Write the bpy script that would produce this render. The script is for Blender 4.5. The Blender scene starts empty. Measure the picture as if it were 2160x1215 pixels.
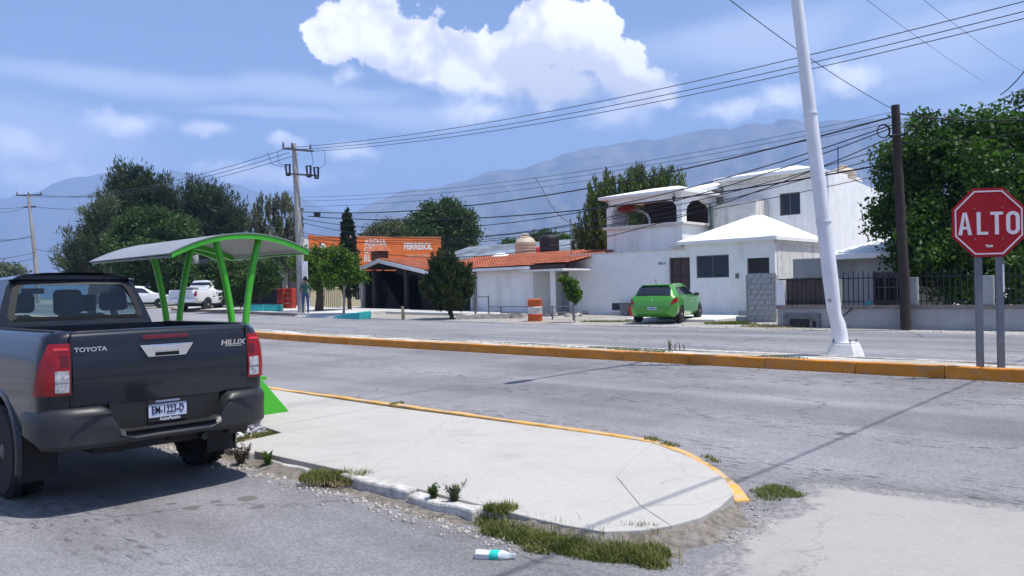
import bpy, bmesh, math, random
import numpy as np
from mathutils import Vector, Matrix
from mathutils.geometry import tessellate_polygon
random.seed(7); RNG = np.random.default_rng(11)
SC = bpy.context.scene; COL = SC.collection
rad = math.radians

# ------------------------------------------------------------------ camera
# world axes: -X runs along the street (up-left in the photo), +Y across it, Z up; camera stands at the origin
F_PX, CX, HC, ROLL, EYE = 1680.0, 1080.0, 613.0, 0.02, 1.62
TH = rad(47); CS, CC = math.sin(TH), math.cos(TH)
RIGHT = Vector((CS, CC, 0)); FWD = Vector((-CC, CS, 0)); UP = Vector((0, 0, 1))
rr = math.atan(ROLL); CR, SR = math.cos(rr), math.sin(rr)
cam_d = bpy.data.cameras.new('camera'); cam = bpy.data.objects.new('camera', cam_d); COL.objects.link(cam)
rc = RIGHT*CR - UP*SR; uc = RIGHT*SR + UP*CR
mw = Matrix((rc, uc, -FWD)).transposed().to_4x4(); mw.translation = (0, 0, EYE)
cam.matrix_world = mw
cam_d.sensor_width = 36; cam_d.lens = 36*F_PX/2160; cam_d.shift_y = (HC-607.5)/2160
cam_d.clip_start = 0.05; cam_d.clip_end = 40000
SC.camera = cam

# ------------------------------------------------------------------ light
SUN_EL = rad(70); SUN_H = Vector((0.90, 0.43, 0)).normalized()
sun_dir = Vector((SUN_H.x*math.cos(SUN_EL), SUN_H.y*math.cos(SUN_EL), math.sin(SUN_EL)))
sd = bpy.data.lights.new('sun', 'SUN'); sd.energy = 5.0; sd.angle = rad(0.53); sd.color = (1.0, 0.965, 0.91)
so = bpy.data.objects.new('sun', sd); COL.objects.link(so)
so.rotation_euler = sun_dir.to_track_quat('Z', 'Y').to_euler(); so.location = (0, 0, 60)

class NT:
    """tiny node-graph helper"""
    def __init__(s, tree): s.t = tree; s.n = tree.nodes; s.l = tree.links
    def node(s, typ, ins=None, **kw):
        nd = s.n.new(typ)
        for k, v in kw.items(): setattr(nd, k, v)
        for k, v in (ins or {}).items(): s.put(nd.inputs[k], v)
        return nd
    def put(s, sock, v):
        if hasattr(v, 'is_output'): s.l.new(v, sock)
        else:
            try: sock.default_value = v
            except Exception: sock.default_value = tuple(v)+(1.0,)
    def math(s, op, a, b=0.0, c=0.0, clamp=False):
        nd = s.node('ShaderNodeMath', operation=op, use_clamp=clamp)
        for i, v in enumerate((a, b, c)): s.put(nd.inputs[i], v)
        return nd.outputs[0]
    def vec(s, op, a, b=(0, 0, 0), c=(0, 0, 0)):
        nd = s.node('ShaderNodeVectorMath', operation=op)
        for i, v in enumerate((a, b, c)):
            if i < len(nd.inputs): s.put(nd.inputs[i], v)
        return nd.outputs['Value'] if op in ('DOT_PRODUCT', 'LENGTH', 'DISTANCE') else nd.outputs[0]
    def noise(s, v, scale, detail=4, rough=0.55, dist=0.0, col=False):
        nd = s.node('ShaderNodeTexNoise', {'Vector': v, 'Scale': scale, 'Detail': detail, 'Roughness': rough, 'Distortion': dist})
        return nd.outputs['Color' if col else 'Fac']
    def voro(s, v, scale, feature='F1', out='Distance', rnd=1.0):
        nd = s.node('ShaderNodeTexVoronoi', {'Vector': v, 'Scale': scale, 'Randomness': rnd}, feature=feature)
        return nd.outputs[out]
    def step(s, v, lo, hi, a=0.0, b=1.0):
        nd = s.node('ShaderNodeMapRange', {'Value': v, 'From Min': lo, 'From Max': hi, 'To Min': a, 'To Max': b}, interpolation_type='SMOOTHSTEP')
        return nd.outputs[0]
    def mix(s, f, a, b, mode='MIX'):
        nd = s.node('ShaderNodeMixRGB', blend_type=mode)
        for i, v in enumerate((f, a, b)):
            if i and not hasattr(v, 'is_output'): v = tuple(v)[:3]+(1.0,)
            s.put(nd.inputs[i], v)
        return nd.outputs[0]
    def mapping(s, v, scale=(1, 1, 1), loc=(0, 0, 0), rot=(0, 0, 0)):
        return s.node('ShaderNodeMapping', {'Vector': v, 'Scale': scale, 'Location': loc, 'Rotation': rot}).outputs[0]

def px_dir(px, py):
    dx, dy = px-CX, HC-py
    a, b = dx*CR+dy*SR, -dx*SR+dy*CR
    return (RIGHT*a + UP*b + FWD*F_PX)/F_PX        # per metre of depth

# ------------------------------------------------------------------ sky: physical sky with clouds
world = bpy.data.worlds.new('World'); SC.world = world; world.use_nodes = True
wt = NT(world.node_tree); wt.n.clear()
sky = wt.node('ShaderNodeTexSky', sky_type='NISHITA', sun_disc=False, sun_elevation=SUN_EL,
              sun_rotation=math.atan2(SUN_H.x, SUN_H.y), altitude=1600.0, air_density=1.0, dust_density=2.6, ozone_density=3.0)
d = wt.node('ShaderNodeTexCoord').outputs['Generated']
az = wt.math('ARCTAN2', wt.vec('DOT_PRODUCT', d, RIGHT), wt.vec('DOT_PRODUCT', d, FWD))
el = wt.math('ARCSINE', wt.node('ShaderNodeSeparateXYZ', {0: d}).outputs[2])
P2 = wt.node('ShaderNodeCombineXYZ', {0: az, 1: el}).outputs[0]
wob = wt.vec('SUBTRACT', wt.noise(d, 18, 7, 0.66, col=True), (0.5, 0.5, 0.5))
PW = wt.vec('MULTIPLY_ADD', wob, (0.046, 0.040, 0.0), P2)
wob2 = wt.vec('SUBTRACT', wt.noise(d, 5, 4, 0.55, col=True), (0.5, 0.5, 0.5))
PC = wt.vec('MULTIPLY_ADD', wob2, (0.16, 0.05, 0.0), P2)
def azel(px, py):
    v = px_dir(px, py); return math.atan2(v.dot(RIGHT), v.dot(FWD)), math.atan2(v.z, math.hypot(v.x, v.y))
def blob(P, cx, cy, rx, ry):
    a0, e0 = azel(cx, cy); k = math.cos(a0)**2
    sx, sy = F_PX/rx/k, F_PX/ry/max(k, .8)**.5
    q = wt.vec('MULTIPLY_ADD', P, (sx, sy, 0), (-a0*sx, -e0*sy, 0))
    return wt.math('SUBTRACT', 1.0, wt.vec('LENGTH', q))
def union(bl, k=0.25):
    o = bl[0]
    for b in bl[1:]: o = wt.math('SMOOTH_MAX', o, b, k)
    return o
big = [blob(PW, *b) for b in ((705, 75, 78, 78), (790, 60, 95, 88), (880, 110, 105, 95), (985, 128, 105, 85), (1060, 150, 110, 85),
       (1150, 75, 112, 95), (1235, 95, 100, 92), (1300, 145, 88, 80), (1350, 195, 90, 55), (1180, 185, 120, 60),
       (820, 95, 80, 70), (1400, 212, 55, 34))]
small = [blob(PW, *b) for b in ((285, 262, 115, 48), (430, 270, 100, 30), (45, 315, 180, 58), (735, 152, 70, 34), (745, 318, 110, 30), (600, 300, 60, 22),
         (1540, 228, 150, 42), (1660, 205, 95, 45), (1790, 160, 95, 45), (1000, 235, 110, 40), (1290, 250, 130, 40), (100, 380, 260, 60), (560, 370, 240, 34))]
puff = wt.noise(d, 16, 8, 0.62)
rl0 = wt.noise(d, 9, 4, 0.5); rl1 = wt.noise(wt.vec('ADD', d, (sun_dir*0.03)[:]), 9, 4, 0.5)
dbig = wt.math('ADD', union(big), wt.math('MULTIPLY', wt.math('SUBTRACT', puff, 0.5), 1.15))
dsm = wt.math('ADD', union(small, .15), wt.math('MULTIPLY', wt.math('SUBTRACT', puff, 0.5), 1.7))
# the same kind of scattered fair-weather clouds all the way round, beyond the frame too
away = wt.step(wt.math('ABSOLUTE', az), 0.75, 1.0)
ring = wt.math('MULTIPLY', wt.step(el, 0.02, 0.12), wt.step(el, 0.75, 0.3))
dall = wt.math('SUBTRACT', wt.math('MULTIPLY', wt.math('MULTIPLY', wt.noise(wt.mapping(d, (1, 1, 2.2)), 4, 6, 0.6), ring), away), 0.44)
soft_lo = wt.step(el, azel(1000, 235)[1], azel(1000, 120)[1], 0.75, 0.085)   # cloud bases dissolve, tops are crisp
abig = wt.node('ShaderNodeMapRange', {'Value': dbig, 'From Min': 0.12, 'From Max': wt.math('ADD', 0.12, soft_lo)}, interpolation_type='SMOOTHSTEP').outputs[0]
asm = wt.math('MULTIPLY', wt.step(dsm, 0.05, 0.95), 0.80)
aall = wt.math('MULTIPLY', wt.step(dall, 0.0, 0.12), 0.9)
cir = wt.noise(wt.mapping(PC, (2.0, 16.0, 1.0), rot=(0, 0, 0.10)), 1.6, 5, 0.62, 0.4)
cirb = union([blob(PC, *b) for b in ((250, 185, 420, 42), (620, 200, 380, 38), (880, 245, 330, 36), (560, 245, 260, 20), (1560, 90, 330, 90), (2000, 90, 420, 130), (2100, 250, 300, 70), (60, 300, 420, 110))], 0.2)
acir = wt.math('MULTIPLY', wt.math('MULTIPLY', wt.step(wt.math('ADD', cirb, wt.math('MULTIPLY', wt.math('SUBTRACT', cir, 0.5), 1.1)), -0.05, 0.85), 0.42), 1.0)
acir2 = wt.math('MULTIPLY', wt.step(wt.noise(wt.mapping(d, (1, 1, 5)), 2.2, 6, 0.6), 0.55, 0.85), 0.16)
acir = wt.math('MAXIMUM', acir, wt.math('MULTIPLY', acir2, wt.step(el, 0.0, 0.25)))
relief = wt.math('MULTIPLY_ADD', wt.math('SUBTRACT', rl0, rl1), 3.6, 0.90)
CLOUD = 9.9
shade = wt.math('MULTIPLY', wt.math('MINIMUM', wt.math('MAXIMUM', relief, 0.70), 1.12), CLOUD)
ccol = wt.vec('MULTIPLY', wt.node('ShaderNodeCombineXYZ', {0: shade, 1: shade, 2: shade}).outputs[0], (1.03, 0.995, 0.97))
col = wt.mix(acir, sky.outputs[0], (8.5, 8.8, 9.6))
col = wt.mix(aall, col, ccol)
col = wt.mix(asm, col, wt.mix(0.3, ccol, (14, 14.2, 15)))
col = wt.mix(abig, col, ccol)
bg = wt.node('ShaderNodeBackground', {'Color': col, 'Strength': 0.125})
world.cycles.sampling_method = 'MANUAL'; world.cycles.sample_map_resolution = 512
wt.l.new(bg.outputs[0], wt.node('ShaderNodeOutputWorld').inputs['Surface'])

SC.view_settings.view_transform = 'Standard'; SC.view_settings.look = 'None'
SC.view_settings.exposure = 0.46; SC.view_settings.gamma = 1.0
SC.view_settings.use_curve_mapping = False
SC.render.engine = 'CYCLES'
SC.cycles.use_denoising = True
SC.cycles.max_bounces = 7; SC.cycles.diffuse_bounces = 3; SC.cycles.use_adaptive_sampling = True; SC.cycles.adaptive_threshold = 0.02; SC.cycles.transparent_max_bounces = 12
SC.cycles.caustics_reflective = False; SC.cycles.caustics_refractive = False

# ------------------------------------------------------------------ terrain height and pixel-to-place helpers
def TZ(x, y):
    u = -x
    z = float(np.interp(y, [6.5, 13.5, 25, 60, 400], [0, .10, .28, .6, 1.5]))
    t = u-20
    if t > 80: return z+1.2
    return z + 0.008*(t+math.sqrt(t*t+25)) - 0.008*(-20+math.sqrt(425))
def gp(px, py, off=0.0):
    d = px_dir(px, py); lo, hi = 0.5, 400.0
    for _ in range(50):
        m = (lo+hi)/2
        if EYE+d.z*m > TZ(d.x*m, d.y*m)+off: lo = m
        else: hi = m
    return Vector((d.x*lo, d.y*lo, EYE+d.z*lo))
def atY(px, py, Y):
    d = px_dir(px, py); k = Y/d.y; return Vector((d.x*k, Y, EYE+d.z*k))
def atX(px, py, X):
    d = px_dir(px, py); k = X/d.x; return Vector((X, d.y*k, EYE+d.z*k))
def atD(px, py, D):
    d = px_dir(px, py); return Vector((d.x*D, d.y*D, EYE+d.z*D))

# ------------------------------------------------------------------ mesh builder
class MB:
    def __init__(s): s.v = []; s.f = []; s.mi = []
    def add(s, vs, fs, mi=0):
        b = len(s.v); s.v.extend([tuple(p) for p in vs]); s.f.extend([tuple(i+b for i in f) for f in fs]); s.mi.extend([mi]*len(fs)); return s
    def box(s, x0, x1, y0, y1, z0, z1, mi=0):
        vs = [(x, y, z) for z in (z0, z1) for y in (y0, y1) for x in (x0, x1)]
        return s.add(vs, [(0, 2, 3, 1), (4, 5, 7, 6), (0, 1, 5, 4), (2, 6, 7, 3), (0, 4, 6, 2), (1, 3, 7, 5)], mi)
    def obox(s, c, size, rz=0.0, tilt=None, mi=0):
        m = Matrix.Rotation(rz, 3, 'Z')
        if tilt is not None: m = m @ tilt
        vs = [Vector(c) + m @ Vector((sx*size[0]/2, sy*size[1]/2, sz*size[2]/2)) for sz in (-1, 1) for sy in (-1, 1) for sx in (-1, 1)]
        return s.add(vs, [(0, 2, 3, 1), (4, 5, 7, 6), (0, 1, 5, 4), (2, 6, 7, 3), (0, 4, 6, 2), (1, 3, 7, 5)], mi)
    def loft(s, secs, caps=True, closed=True, mi=0):
        n = len(secs[0]); vs = [p for sec in secs for p in sec]; fs = []
        for k in range(len(secs)-1):
            for i in range(n if closed else n-1):
                j = (i+1) % n; fs.append((k*n+i, k*n+j, (k+1)*n+j, (k+1)*n+i))
        if caps and closed:
            fs.append(tuple(range(n))[::-1]); fs.append(tuple((len(secs)-1)*n+i for i in range(n)))
        return s.add(vs, fs, mi)
    def tube(s, path, r, n=8, caps=True, mi=0):
        path = [Vector(p) for p in path]; rs = r if isinstance(r, (list, tuple)) else [r]*len(path)
        secs = []; ref = None
        for i, p in enumerate(path):
            t = (path[min(i+1, len(path)-1)]-path[max(i-1, 0)]).normalized()
            if ref is None: ref = Vector((0, 0, 1)) if abs(t.z) < 0.9 else Vector((1, 0, 0))
            a = (ref - t*ref.dot(t)).normalized(); b = t.cross(a); ref = a
            secs.append([p + (a*math.cos(2*math.pi*k/n) + b*math.sin(2*math.pi*k/n))*rs[i] for k in range(n)])
        return s.loft(secs, caps, mi=mi)
    def lathe(s, prof, n=24, c=(0, 0, 0), m=None, mi=0):
        m = m or Matrix.Identity(3); secs = []
        for r, z in prof:
            secs.append([Vector(c) + m @ Vector((r*math.cos(2*math.pi*k/n), r*math.sin(2*math.pi*k/n), z)) for k in range(n)])
        return s.loft(secs, True, mi=mi)
    def slab(s, loops, t, fn, mi=0):
        """outline with holes (2-D loops), extruded by t; fn(a, b, depth) -> point"""
        flat = [p for lp in loops for p in lp]; n = len(flat)
        tris = [tuple(range(n))] if len(loops) == 1 else tessellate_polygon([[Vector((p[0], p[1], 0)) for p in lp] for lp in loops])
        vs = [fn(a, b, 0.0) for a, b in flat] + [fn(a, b, t) for a, b in flat]
        fs = [tuple(x) for x in tris] + [tuple(i+n for i in x[::-1]) for x in tris]
        o = 0
        for lp in loops:
            k = len(lp)
            for i in range(k): j = (i+1) % k; fs.append((o+i, o+j, o+j+n, o+i+n))
            o += k
        return s.add(vs, fs, mi)
    def grid(s, fn, nu, nv, mi=0):
        vs = [fn(i/nu, j/nv) for j in range(nv+1) for i in range(nu+1)]
        fs = [(j*(nu+1)+i, j*(nu+1)+i+1, (j+1)*(nu+1)+i+1, (j+1)*(nu+1)+i) for j in range(nv) for i in range(nu)]
        return s.add(vs, fs, mi)
    def build(s, name, mat, parent=None, smooth=None, bevel=0.0, fix=True, seg=2):
        me = bpy.data.meshes.new(name); me.from_pydata([tuple(p) for p in s.v], [], s.f)
        if fix:
            bm = bmesh.new(); bm.from_mesh(me); bmesh.ops.recalc_face_normals(bm, faces=bm.faces); bm.to_mesh(me); bm.free()
        mats = mat if isinstance(mat, (list, tuple)) else [mat]
        for m in mats: me.materials.append(m)
        if len(mats) > 1: me.polygons.foreach_set('material_index', s.mi)
        if smooth is not None:
            me.polygons.foreach_set('use_smooth', [True]*len(me.polygons)); me.set_sharp_from_angle(angle=rad(smooth))
        ob = bpy.data.objects.new(name, me); COL.objects.link(ob)
        if parent is not None: ob.parent = parent
        if bevel:
            b = ob.modifiers.new('bevel', 'BEVEL'); b.width = bevel; b.segments = seg; b.limit_method = 'ANGLE'; b.angle_limit = rad(40)
        return ob
def fast_mesh(name, V, Fq, mat, parent=None, attr=None, smooth=False):
    """numpy mesh: V (n,3), Fq (m,3|4)"""
    me = bpy.data.meshes.new(name); m, k = Fq.shape
    me.vertices.add(len(V)); me.vertices.foreach_set('co', V.astype(np.float32).ravel())
    me.loops.add(m*k); me.loops.foreach_set('vertex_index', Fq.astype(np.int32).ravel())
    me.polygons.add(m); me.polygons.foreach_set('loop_start', np.arange(0, m*k, k, dtype=np.int32))
    if smooth: me.polygons.foreach_set('use_smooth', np.ones(m, dtype=bool))
    if attr is not None:
        a = me.attributes.new('tint', 'FLOAT', 'POINT'); a.data.foreach_set('value', attr.astype(np.float32))
    me.update(calc_edges=True); me.materials.append(mat)
    ob = bpy.data.objects.new(name, me); COL.objects.link(ob)
    if parent is not None: ob.parent = parent
    return ob
def tag(o, label=None, cat=None, group=None, kind=None):
    if label: o['label'] = label
    if cat: o['category'] = cat
    if group: o['group'] = group
    if kind: o['kind'] = kind
    return o
def empty(name, loc=(0, 0, 0), rz=0.0, label=None, cat=None, group=None):
    o = bpy.data.objects.new(name, None); COL.objects.link(o); o.location = loc; o.rotation_euler = (0, 0, rz)
    return tag(o, label, cat, group)
def share(src, name, loc, parent, rot=(0, 0, 0), scale=(1, 1, 1)):
    o = bpy.data.objects.new(name, src.data if hasattr(src, 'data') else src); COL.objects.link(o)
    o.parent = parent; o.location = loc; o.rotation_euler = rot; o.scale = scale; return o
def text_mesh(body, size, extrude=0.004, bold=0.0, sx=1.0, space=1.0, shear=0.0):
    cu = bpy.data.curves.new('txt', 'FONT'); cu.body = body; cu.size = size; cu.extrude = extrude; cu.offset = bold
    cu.space_character = space; cu.shear = shear; cu.align_x = 'CENTER'; cu.align_y = 'CENTER'; cu.resolution_u = 3
    ob = bpy.data.objects.new('txt', cu); COL.objects.link(ob)
    dg = bpy.context.evaluated_depsgraph_get(); me = bpy.data.meshes.new_from_object(ob.evaluated_get(dg))
    bpy.data.objects.remove(ob); me.transform(Matrix.Diagonal((sx, 1, 1, 1))); return me
def put_text(name, me, mat, m4, parent=None):
    me.transform(m4); me.materials.clear(); me.materials.append(mat); me.name = name
    o = bpy.data.objects.new(name, me); COL.objects.link(o); o.parent = parent; return o
def frame(o, ex, ey, ez): 
    m = Matrix((Vector(ex), Vector(ey), Vector(ez))).transposed().to_4x4(); m.translation = Vector(o); return m

# ------------------------------------------------------------------ materials
MATS = {}
def mk(name, base, rough=0.75, var=0.12, scale=3.0, bump=0.0, bscale=None, metal=0.0, spec=0.4, coat=0.0, dirt=None, dirt_amt=0.0, dscale=1.2, streak=False, detail=5, dlo=0.48):
    if name in MATS: return MATS[name]
    m = bpy.data.materials.new(name); m.use_nodes = True; t = NT(m.node_tree); b = t.n['Principled BSDF']
    co = t.node('ShaderNodeTexCoord').outputs['Object']
    nz = t.noise(co, scale, detail, 0.6)
    lo = tuple(c*(1-var) for c in base); hi = tuple(min(1, c*(1+var)) for c in base)
    col = t.mix(t.step(nz, 0.3, 0.7), lo, hi)
    if dirt is not None:
        v = t.mapping(co, (1.0, 1.0, 0.12)) if streak else co
        dn = t.noise(v, dscale, 7, 0.68, 0.3)
        col = t.mix(t.math('MULTIPLY', t.step(dn, dlo, dlo+0.30), dirt_amt), col, dirt)
    t.put(b.inputs['Base Color'], col)
    b.inputs['Roughness'].default_value = rough; b.inputs['Metallic'].default_value = metal
    b.inputs['Specular IOR Level'].default_value = spec; b.inputs['Coat Weight'].default_value = coat; b.inputs['Coat Roughness'].default_value = 0.04
    if bump:
        bn = t.node('ShaderNodeBump', {'Height': t.noise(co, bscale or scale*6, 4, 0.6), 'Strength': min(1.0, bump), 'Distance': 0.02})
        t.l.new(bn.outputs[0], b.inputs['Normal'])
    MATS[name] = m; return m
def glass(name, tint=(0.5, 0.56, 0.56), alpha=0.45):
    m = bpy.data.materials.new(name); m.use_nodes = True; t = NT(m.node_tree); t.n.clear()
    tr = t.node('ShaderNodeBsdfTransparent', {'Color': tuple(tint)+(1,)}); gl = t.node('ShaderNodeBsdfGlossy', {'Color': (1, 1, 1, 1), 'Roughness': 0.02})
    fc = t.math('MULTIPLY_ADD', t.math('POWER', t.node('ShaderNodeLayerWeight', {'Blend': 0.5}).outputs['Facing'], 4.0), 0.45, 0.035)
    mx = t.node('ShaderNodeMixShader', {0: fc, 1: tr.outputs[0], 2: gl.outputs[0]})
    t.l.new(mx.outputs[0], t.node('ShaderNodeOutputMaterial').inputs[0]); return m
def leafmat(name, c0, c1, trans=0.35, rough=0.55):
    m = bpy.data.materials.new(name); m.use_nodes = True; t = NT(m.node_tree); t.n.clear()
    a = t.node('ShaderNodeAttribute', attribute_name='tint').outputs['Fac']
    col = t.mix(a, c0, c1)
    df = t.node('ShaderNodeBsdfPrincipled', {'Base Color': col, 'Roughness': rough, 'Specular IOR Level': 0.22})
    tl = t.node('ShaderNodeBsdfTranslucent', {'Color': t.mix(1.0, col, (1.0, 1.25, 0.55), 'MULTIPLY')})
    mx = t.node('ShaderNodeMixShader', {0: trans, 1: df.outputs[0], 2: tl.outputs[0]})
    t.l.new(mx.outputs[0], t.node('ShaderNodeOutputMaterial').inputs[0]); return m
# ================================================================== GROUND
def asphalt(name, base, patch=0.25, tone=(1, 1, 1), spots=()):
    m = bpy.data.materials.new(name); m.use_nodes = True; t = NT(m.node_tree); b = t.n['Principled BSDF']
    co = t.node('ShaderNodeTexCoord').outputs['Object']
    agg = t.noise(co, 55, 5, 0.75); agg2 = t.voro(co, 95, 'F1', 'Color'); pt = t.noise(co, 0.35, 6, 0.62); lane = t.noise(t.mapping(co, (0.06, 0.9, 1)), 1.0, 5, 0.6)
    agg3 = t.noise(co, 22, 3, 0.8)
    g = t.math('ADD', t.math('MULTIPLY', t.step(agg, 0.25, 0.75, 0.74, 1.26), t.step(agg3, 0.3, 0.7, 0.86, 1.14)), t.math('MULTIPLY', t.math('SUBTRACT', t.node('ShaderNodeSeparateColor', {0: agg2}).outputs[0], 0.5), 0.30))
    g = t.math('MULTIPLY', g, t.step(pt, 0.3, 0.7, 1-patch, 1+patch*0.6)); g = t.math('MULTIPLY', g, t.step(lane, 0.32, 0.68, 0.80, 1.12))
    # worn-out dark pits along the wheel tracks and pale dust
    pit = t.math('MULTIPLY', t.step(t.noise(t.mapping(co, (0.7, 2.2, 1)), 7.0, 4, 0.7), 0.53, 0.64), t.step(t.noise(t.mapping(co, (0.10, 0.55, 1)), 1.0, 3, 0.6), 0.46, 0.60))
    g = t.math('MULTIPLY', g, t.math('SUBTRACT', 1.0, t.math('MULTIPLY', pit, 0.72)))
    col = t.mix(1.0, tuple(base[i]*tone[i] for i in range(3)), t.node('ShaderNodeCombineXYZ', {0: g, 1: g, 2: g}).outputs[0], 'MULTIPLY')
    dust = t.step(t.noise(co, 0.8, 7, 0.7, 0.5), 0.60, 0.82)
    col = t.mix(t.math('MULTIPLY', dust, 0.45), col, (0.30, 0.28, 0.26))
    ck = t.node('ShaderNodeTexVoronoi', {'Vector': t.vec('MULTIPLY_ADD', t.noise(co, 1.5, 5, 0.65, col=True), (0.9, 0.9, 0.9), co), 'Scale': 0.22}, feature='DISTANCE_TO_EDGE').outputs[0]
    crack = t.math('MULTIPLY', t.step(ck, 0.006, 0.0), t.step(t.noise(co, 0.25, 2), 0.5, 0.6))
    col = t.mix(t.math('MULTIPLY', crack, 0.6), col, (0.06, 0.06, 0.06))
    oil = t.math('MULTIPLY', t.step(t.noise(co, 2.4, 3, 0.6), 0.70, 0.76), 0.35)
    col = t.mix(oil, col, (0.07, 0.06, 0.055))
    if spots:
        wq = t.vec('MULTIPLY_ADD', t.vec('SUBTRACT', t.noise(co, 9, 3, 0.6, col=True), (.5, .5, .5)), (.10, .10, 0), co)
        for sx, sy, ra, rb2 in spots:
            dq = t.vec('LENGTH', t.vec('MULTIPLY_ADD', wq, (1/ra, 1/rb2, 0), (-sx/ra, -sy/rb2, 0))); col = t.mix(t.step(dq, 1.05, 0.75, 0.0, 0.62), col, (0.085, 0.068, 0.058))
    t.put(b.inputs['Base Color'], col); b.inputs['Roughness'].default_value = 0.88; b.inputs['Specular IOR Level'].default_value = 0.3
    bn = t.node('ShaderNodeBump', {'Height': t.math('ADD', agg, t.math('MULTIPLY', agg2, 0.0) if False else agg), 'Strength': 0.45, 'Distance': 0.012})
    t.l.new(bn.outputs[0], b.inputs['Normal']); return m
SPOTS = [(lambda v: (v.x, v.y, ra, rb2))(gp(px, py)) for px, py, ra, rb2 in ((520, 1056, .10, .075), (405, 1076, .08, .06), (455, 1063, .05, .04), (465, 1070, .045, .035), (543, 1074, .06, .06), (360, 1068, .05, .03), (330, 1085, .04, .03))]
M_ASPH = asphalt('asphalt', (0.235, 0.230, 0.240), spots=SPOTS)
M_ASPH2 = asphalt('asphalt_far', (0.245, 0.243, 0.258), 0.12)

def concrete(name, base, stain=0.5, speck=0.5, edge=False):
    m = bpy.data.materials.new(name); m.use_nodes = True; t = NT(m.node_tree); b = t.n['Principled BSDF']
    co = t.node('ShaderNodeTexCoord').outputs['Object']
    f = t.noise(co, 30, 5, 0.7); p = t.noise(co, 0.9, 7, 0.65, 0.4); q = t.noise(t.mapping(co, (0.6, 1.5, 1)), 2.4, 5, 0.7)
    col = t.mix(t.step(f, 0.3, 0.7), tuple(c*0.93 for c in base), tuple(min(1, c*1.05) for c in base))
    col = t.mix(t.math('MULTIPLY', t.step(p, 0.45, 0.75), stain*0.55), col, tuple(c*0.70 for c in base))
    col = t.mix(t.math('MULTIPLY', t.step(q, 0.55, 0.75), stain*0.4), col, (base[0]*.84, base[1]*.80, base[2]*.72))
    sp = t.math('MULTIPLY', t.step(t.voro(co, 14), 0.13, 0.05), t.step(t.noise(co, 0.9, 3), 0.52, 0.62))
    col = t.mix(t.math('MULTIPLY', sp, speck), col, (0.10, 0.10, 0.10))
    ck = t.node('ShaderNodeTexVoronoi', {'Vector': t.vec('MULTIPLY_ADD', t.noise(co, 2.0, 6, 0.7, col=True), (0.5, 0.5, 0.5), co), 'Scale': 0.42}, feature='DISTANCE_TO_EDGE').outputs[0]
    crack = t.math('MULTIPLY', t.step(ck, 0.0035, 0.0), t.step(t.noise(co, 0.6, 2), 0.42, 0.55))
    col = t.mix(t.math('MULTIPLY', crack, 0.55), col, (0.14, 0.13, 0.12))
    drift = t.step(t.noise(t.mapping(co, (0.8, 0.5, 1), rot=(0, 0, .5)), 1.3, 6, 0.7), 0.52, 0.72); col = t.mix(t.math('MULTIPLY', drift, stain*0.5), col, (base[0]*.62, base[1]*.60, base[2]*.56))
    if edge:
        ea = t.node('ShaderNodeAttribute', attribute_name='tint').outputs['Fac']; mk_ = t.step(t.math('ADD', t.math('MULTIPLY', ea, 1.1), t.math('MULTIPLY', t.math('SUBTRACT', t.noise(co, 3.2, 7, 0.7), 0.5), 1.5)), 0.38, 0.62)
        col = t.mix(mk_, t.mix(t.step(f, .35, .65), (0.16, 0.155, 0.15), (0.30, 0.29, 0.285)), col)
    t.put(b.inputs['Base Color'], col); b.inputs['Roughness'].default_value = 0.9; b.inputs['Specular IOR Level'].default_value = 0.25
    bn = t.node('ShaderNodeBump', {'Height': f, 'Strength': 0.22, 'Distance': 0.01}); t.l.new(bn.outputs[0], b.inputs['Normal']); return m
M_CONC = concrete('concrete_pale', (0.435, 0.418, 0.390), 0.8, 0.8)
M_CONC2 = concrete('concrete_apron', (0.345, 0.335, 0.315), 0.9, 0.7, True)
M_KERB = mk('kerb_bare', (0.50, 0.48, 0.45), 0.92, 0.25, 9, 0.7, 40, dirt=(0.16, 0.14, 0.12), dirt_amt=0.75, dscale=7)
M_YEL = mk('kerb_yellow_paint', (0.64, 0.235, 0.020), 0.75, 0.16, 3, 0.6, 30, dirt=(0.30, 0.20, 0.12), dirt_amt=0.8, dscale=6, dlo=0.43)
M_YELP = mk('kerb_yellow_faded', (0.68, 0.36, 0.07), 0.8, 0.18, 5, 0.6, 30, dirt=(0.42, 0.38, 0.33), dirt_amt=1.0, dscale=8, dlo=0.40)
def ground_mat():
    m = bpy.data.materials.new('dirt_gravel'); m.use_nodes = True; t = NT(m.node_tree); b = t.n['Principled BSDF']
    co = t.node('ShaderNodeTexCoord').outputs['Object']
    f = t.voro(co, 16, 'F1', 'Color'); p = t.noise(co, 0.30, 6, 0.6); n2 = t.noise(co, 0.012, 5, 0.6)
    g = t.node('ShaderNodeSeparateColor', {0: f}).outputs[0]
    col = t.mix(g, (0.22, 0.21, 0.20), (0.46, 0.445, 0.42)); col = t.mix(t.step(p, 0.4, 0.7), col, (0.30, 0.27, 0.22))
    col = t.mix(t.math('MULTIPLY', t.step(n2, 0.42, 0.55), t.step(t.vec('LENGTH', co), 90, 160)), col, (0.13, 0.14, 0.07))
    t.put(b.inputs['Base Color'], col); b.inputs['Roughness'].default_value = 0.95
    bn = t.node('ShaderNodeBump', {'Height': g, 'Strength': 0.5, 'Distance': 0.03}); t.l.new(bn.outputs[0], b.inputs['Normal']); return m
M_GROUND = ground_mat()
def axis(vals): return sorted(set(round(v, 3) for v in vals))
far = [100, 140, 200, 300, 500, 900, 1600, 3000, 5000, 8000]
gx = axis([-v for v in far] + list(np.arange(-100, 40.1, 2)) + [50, 70] + far)
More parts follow.
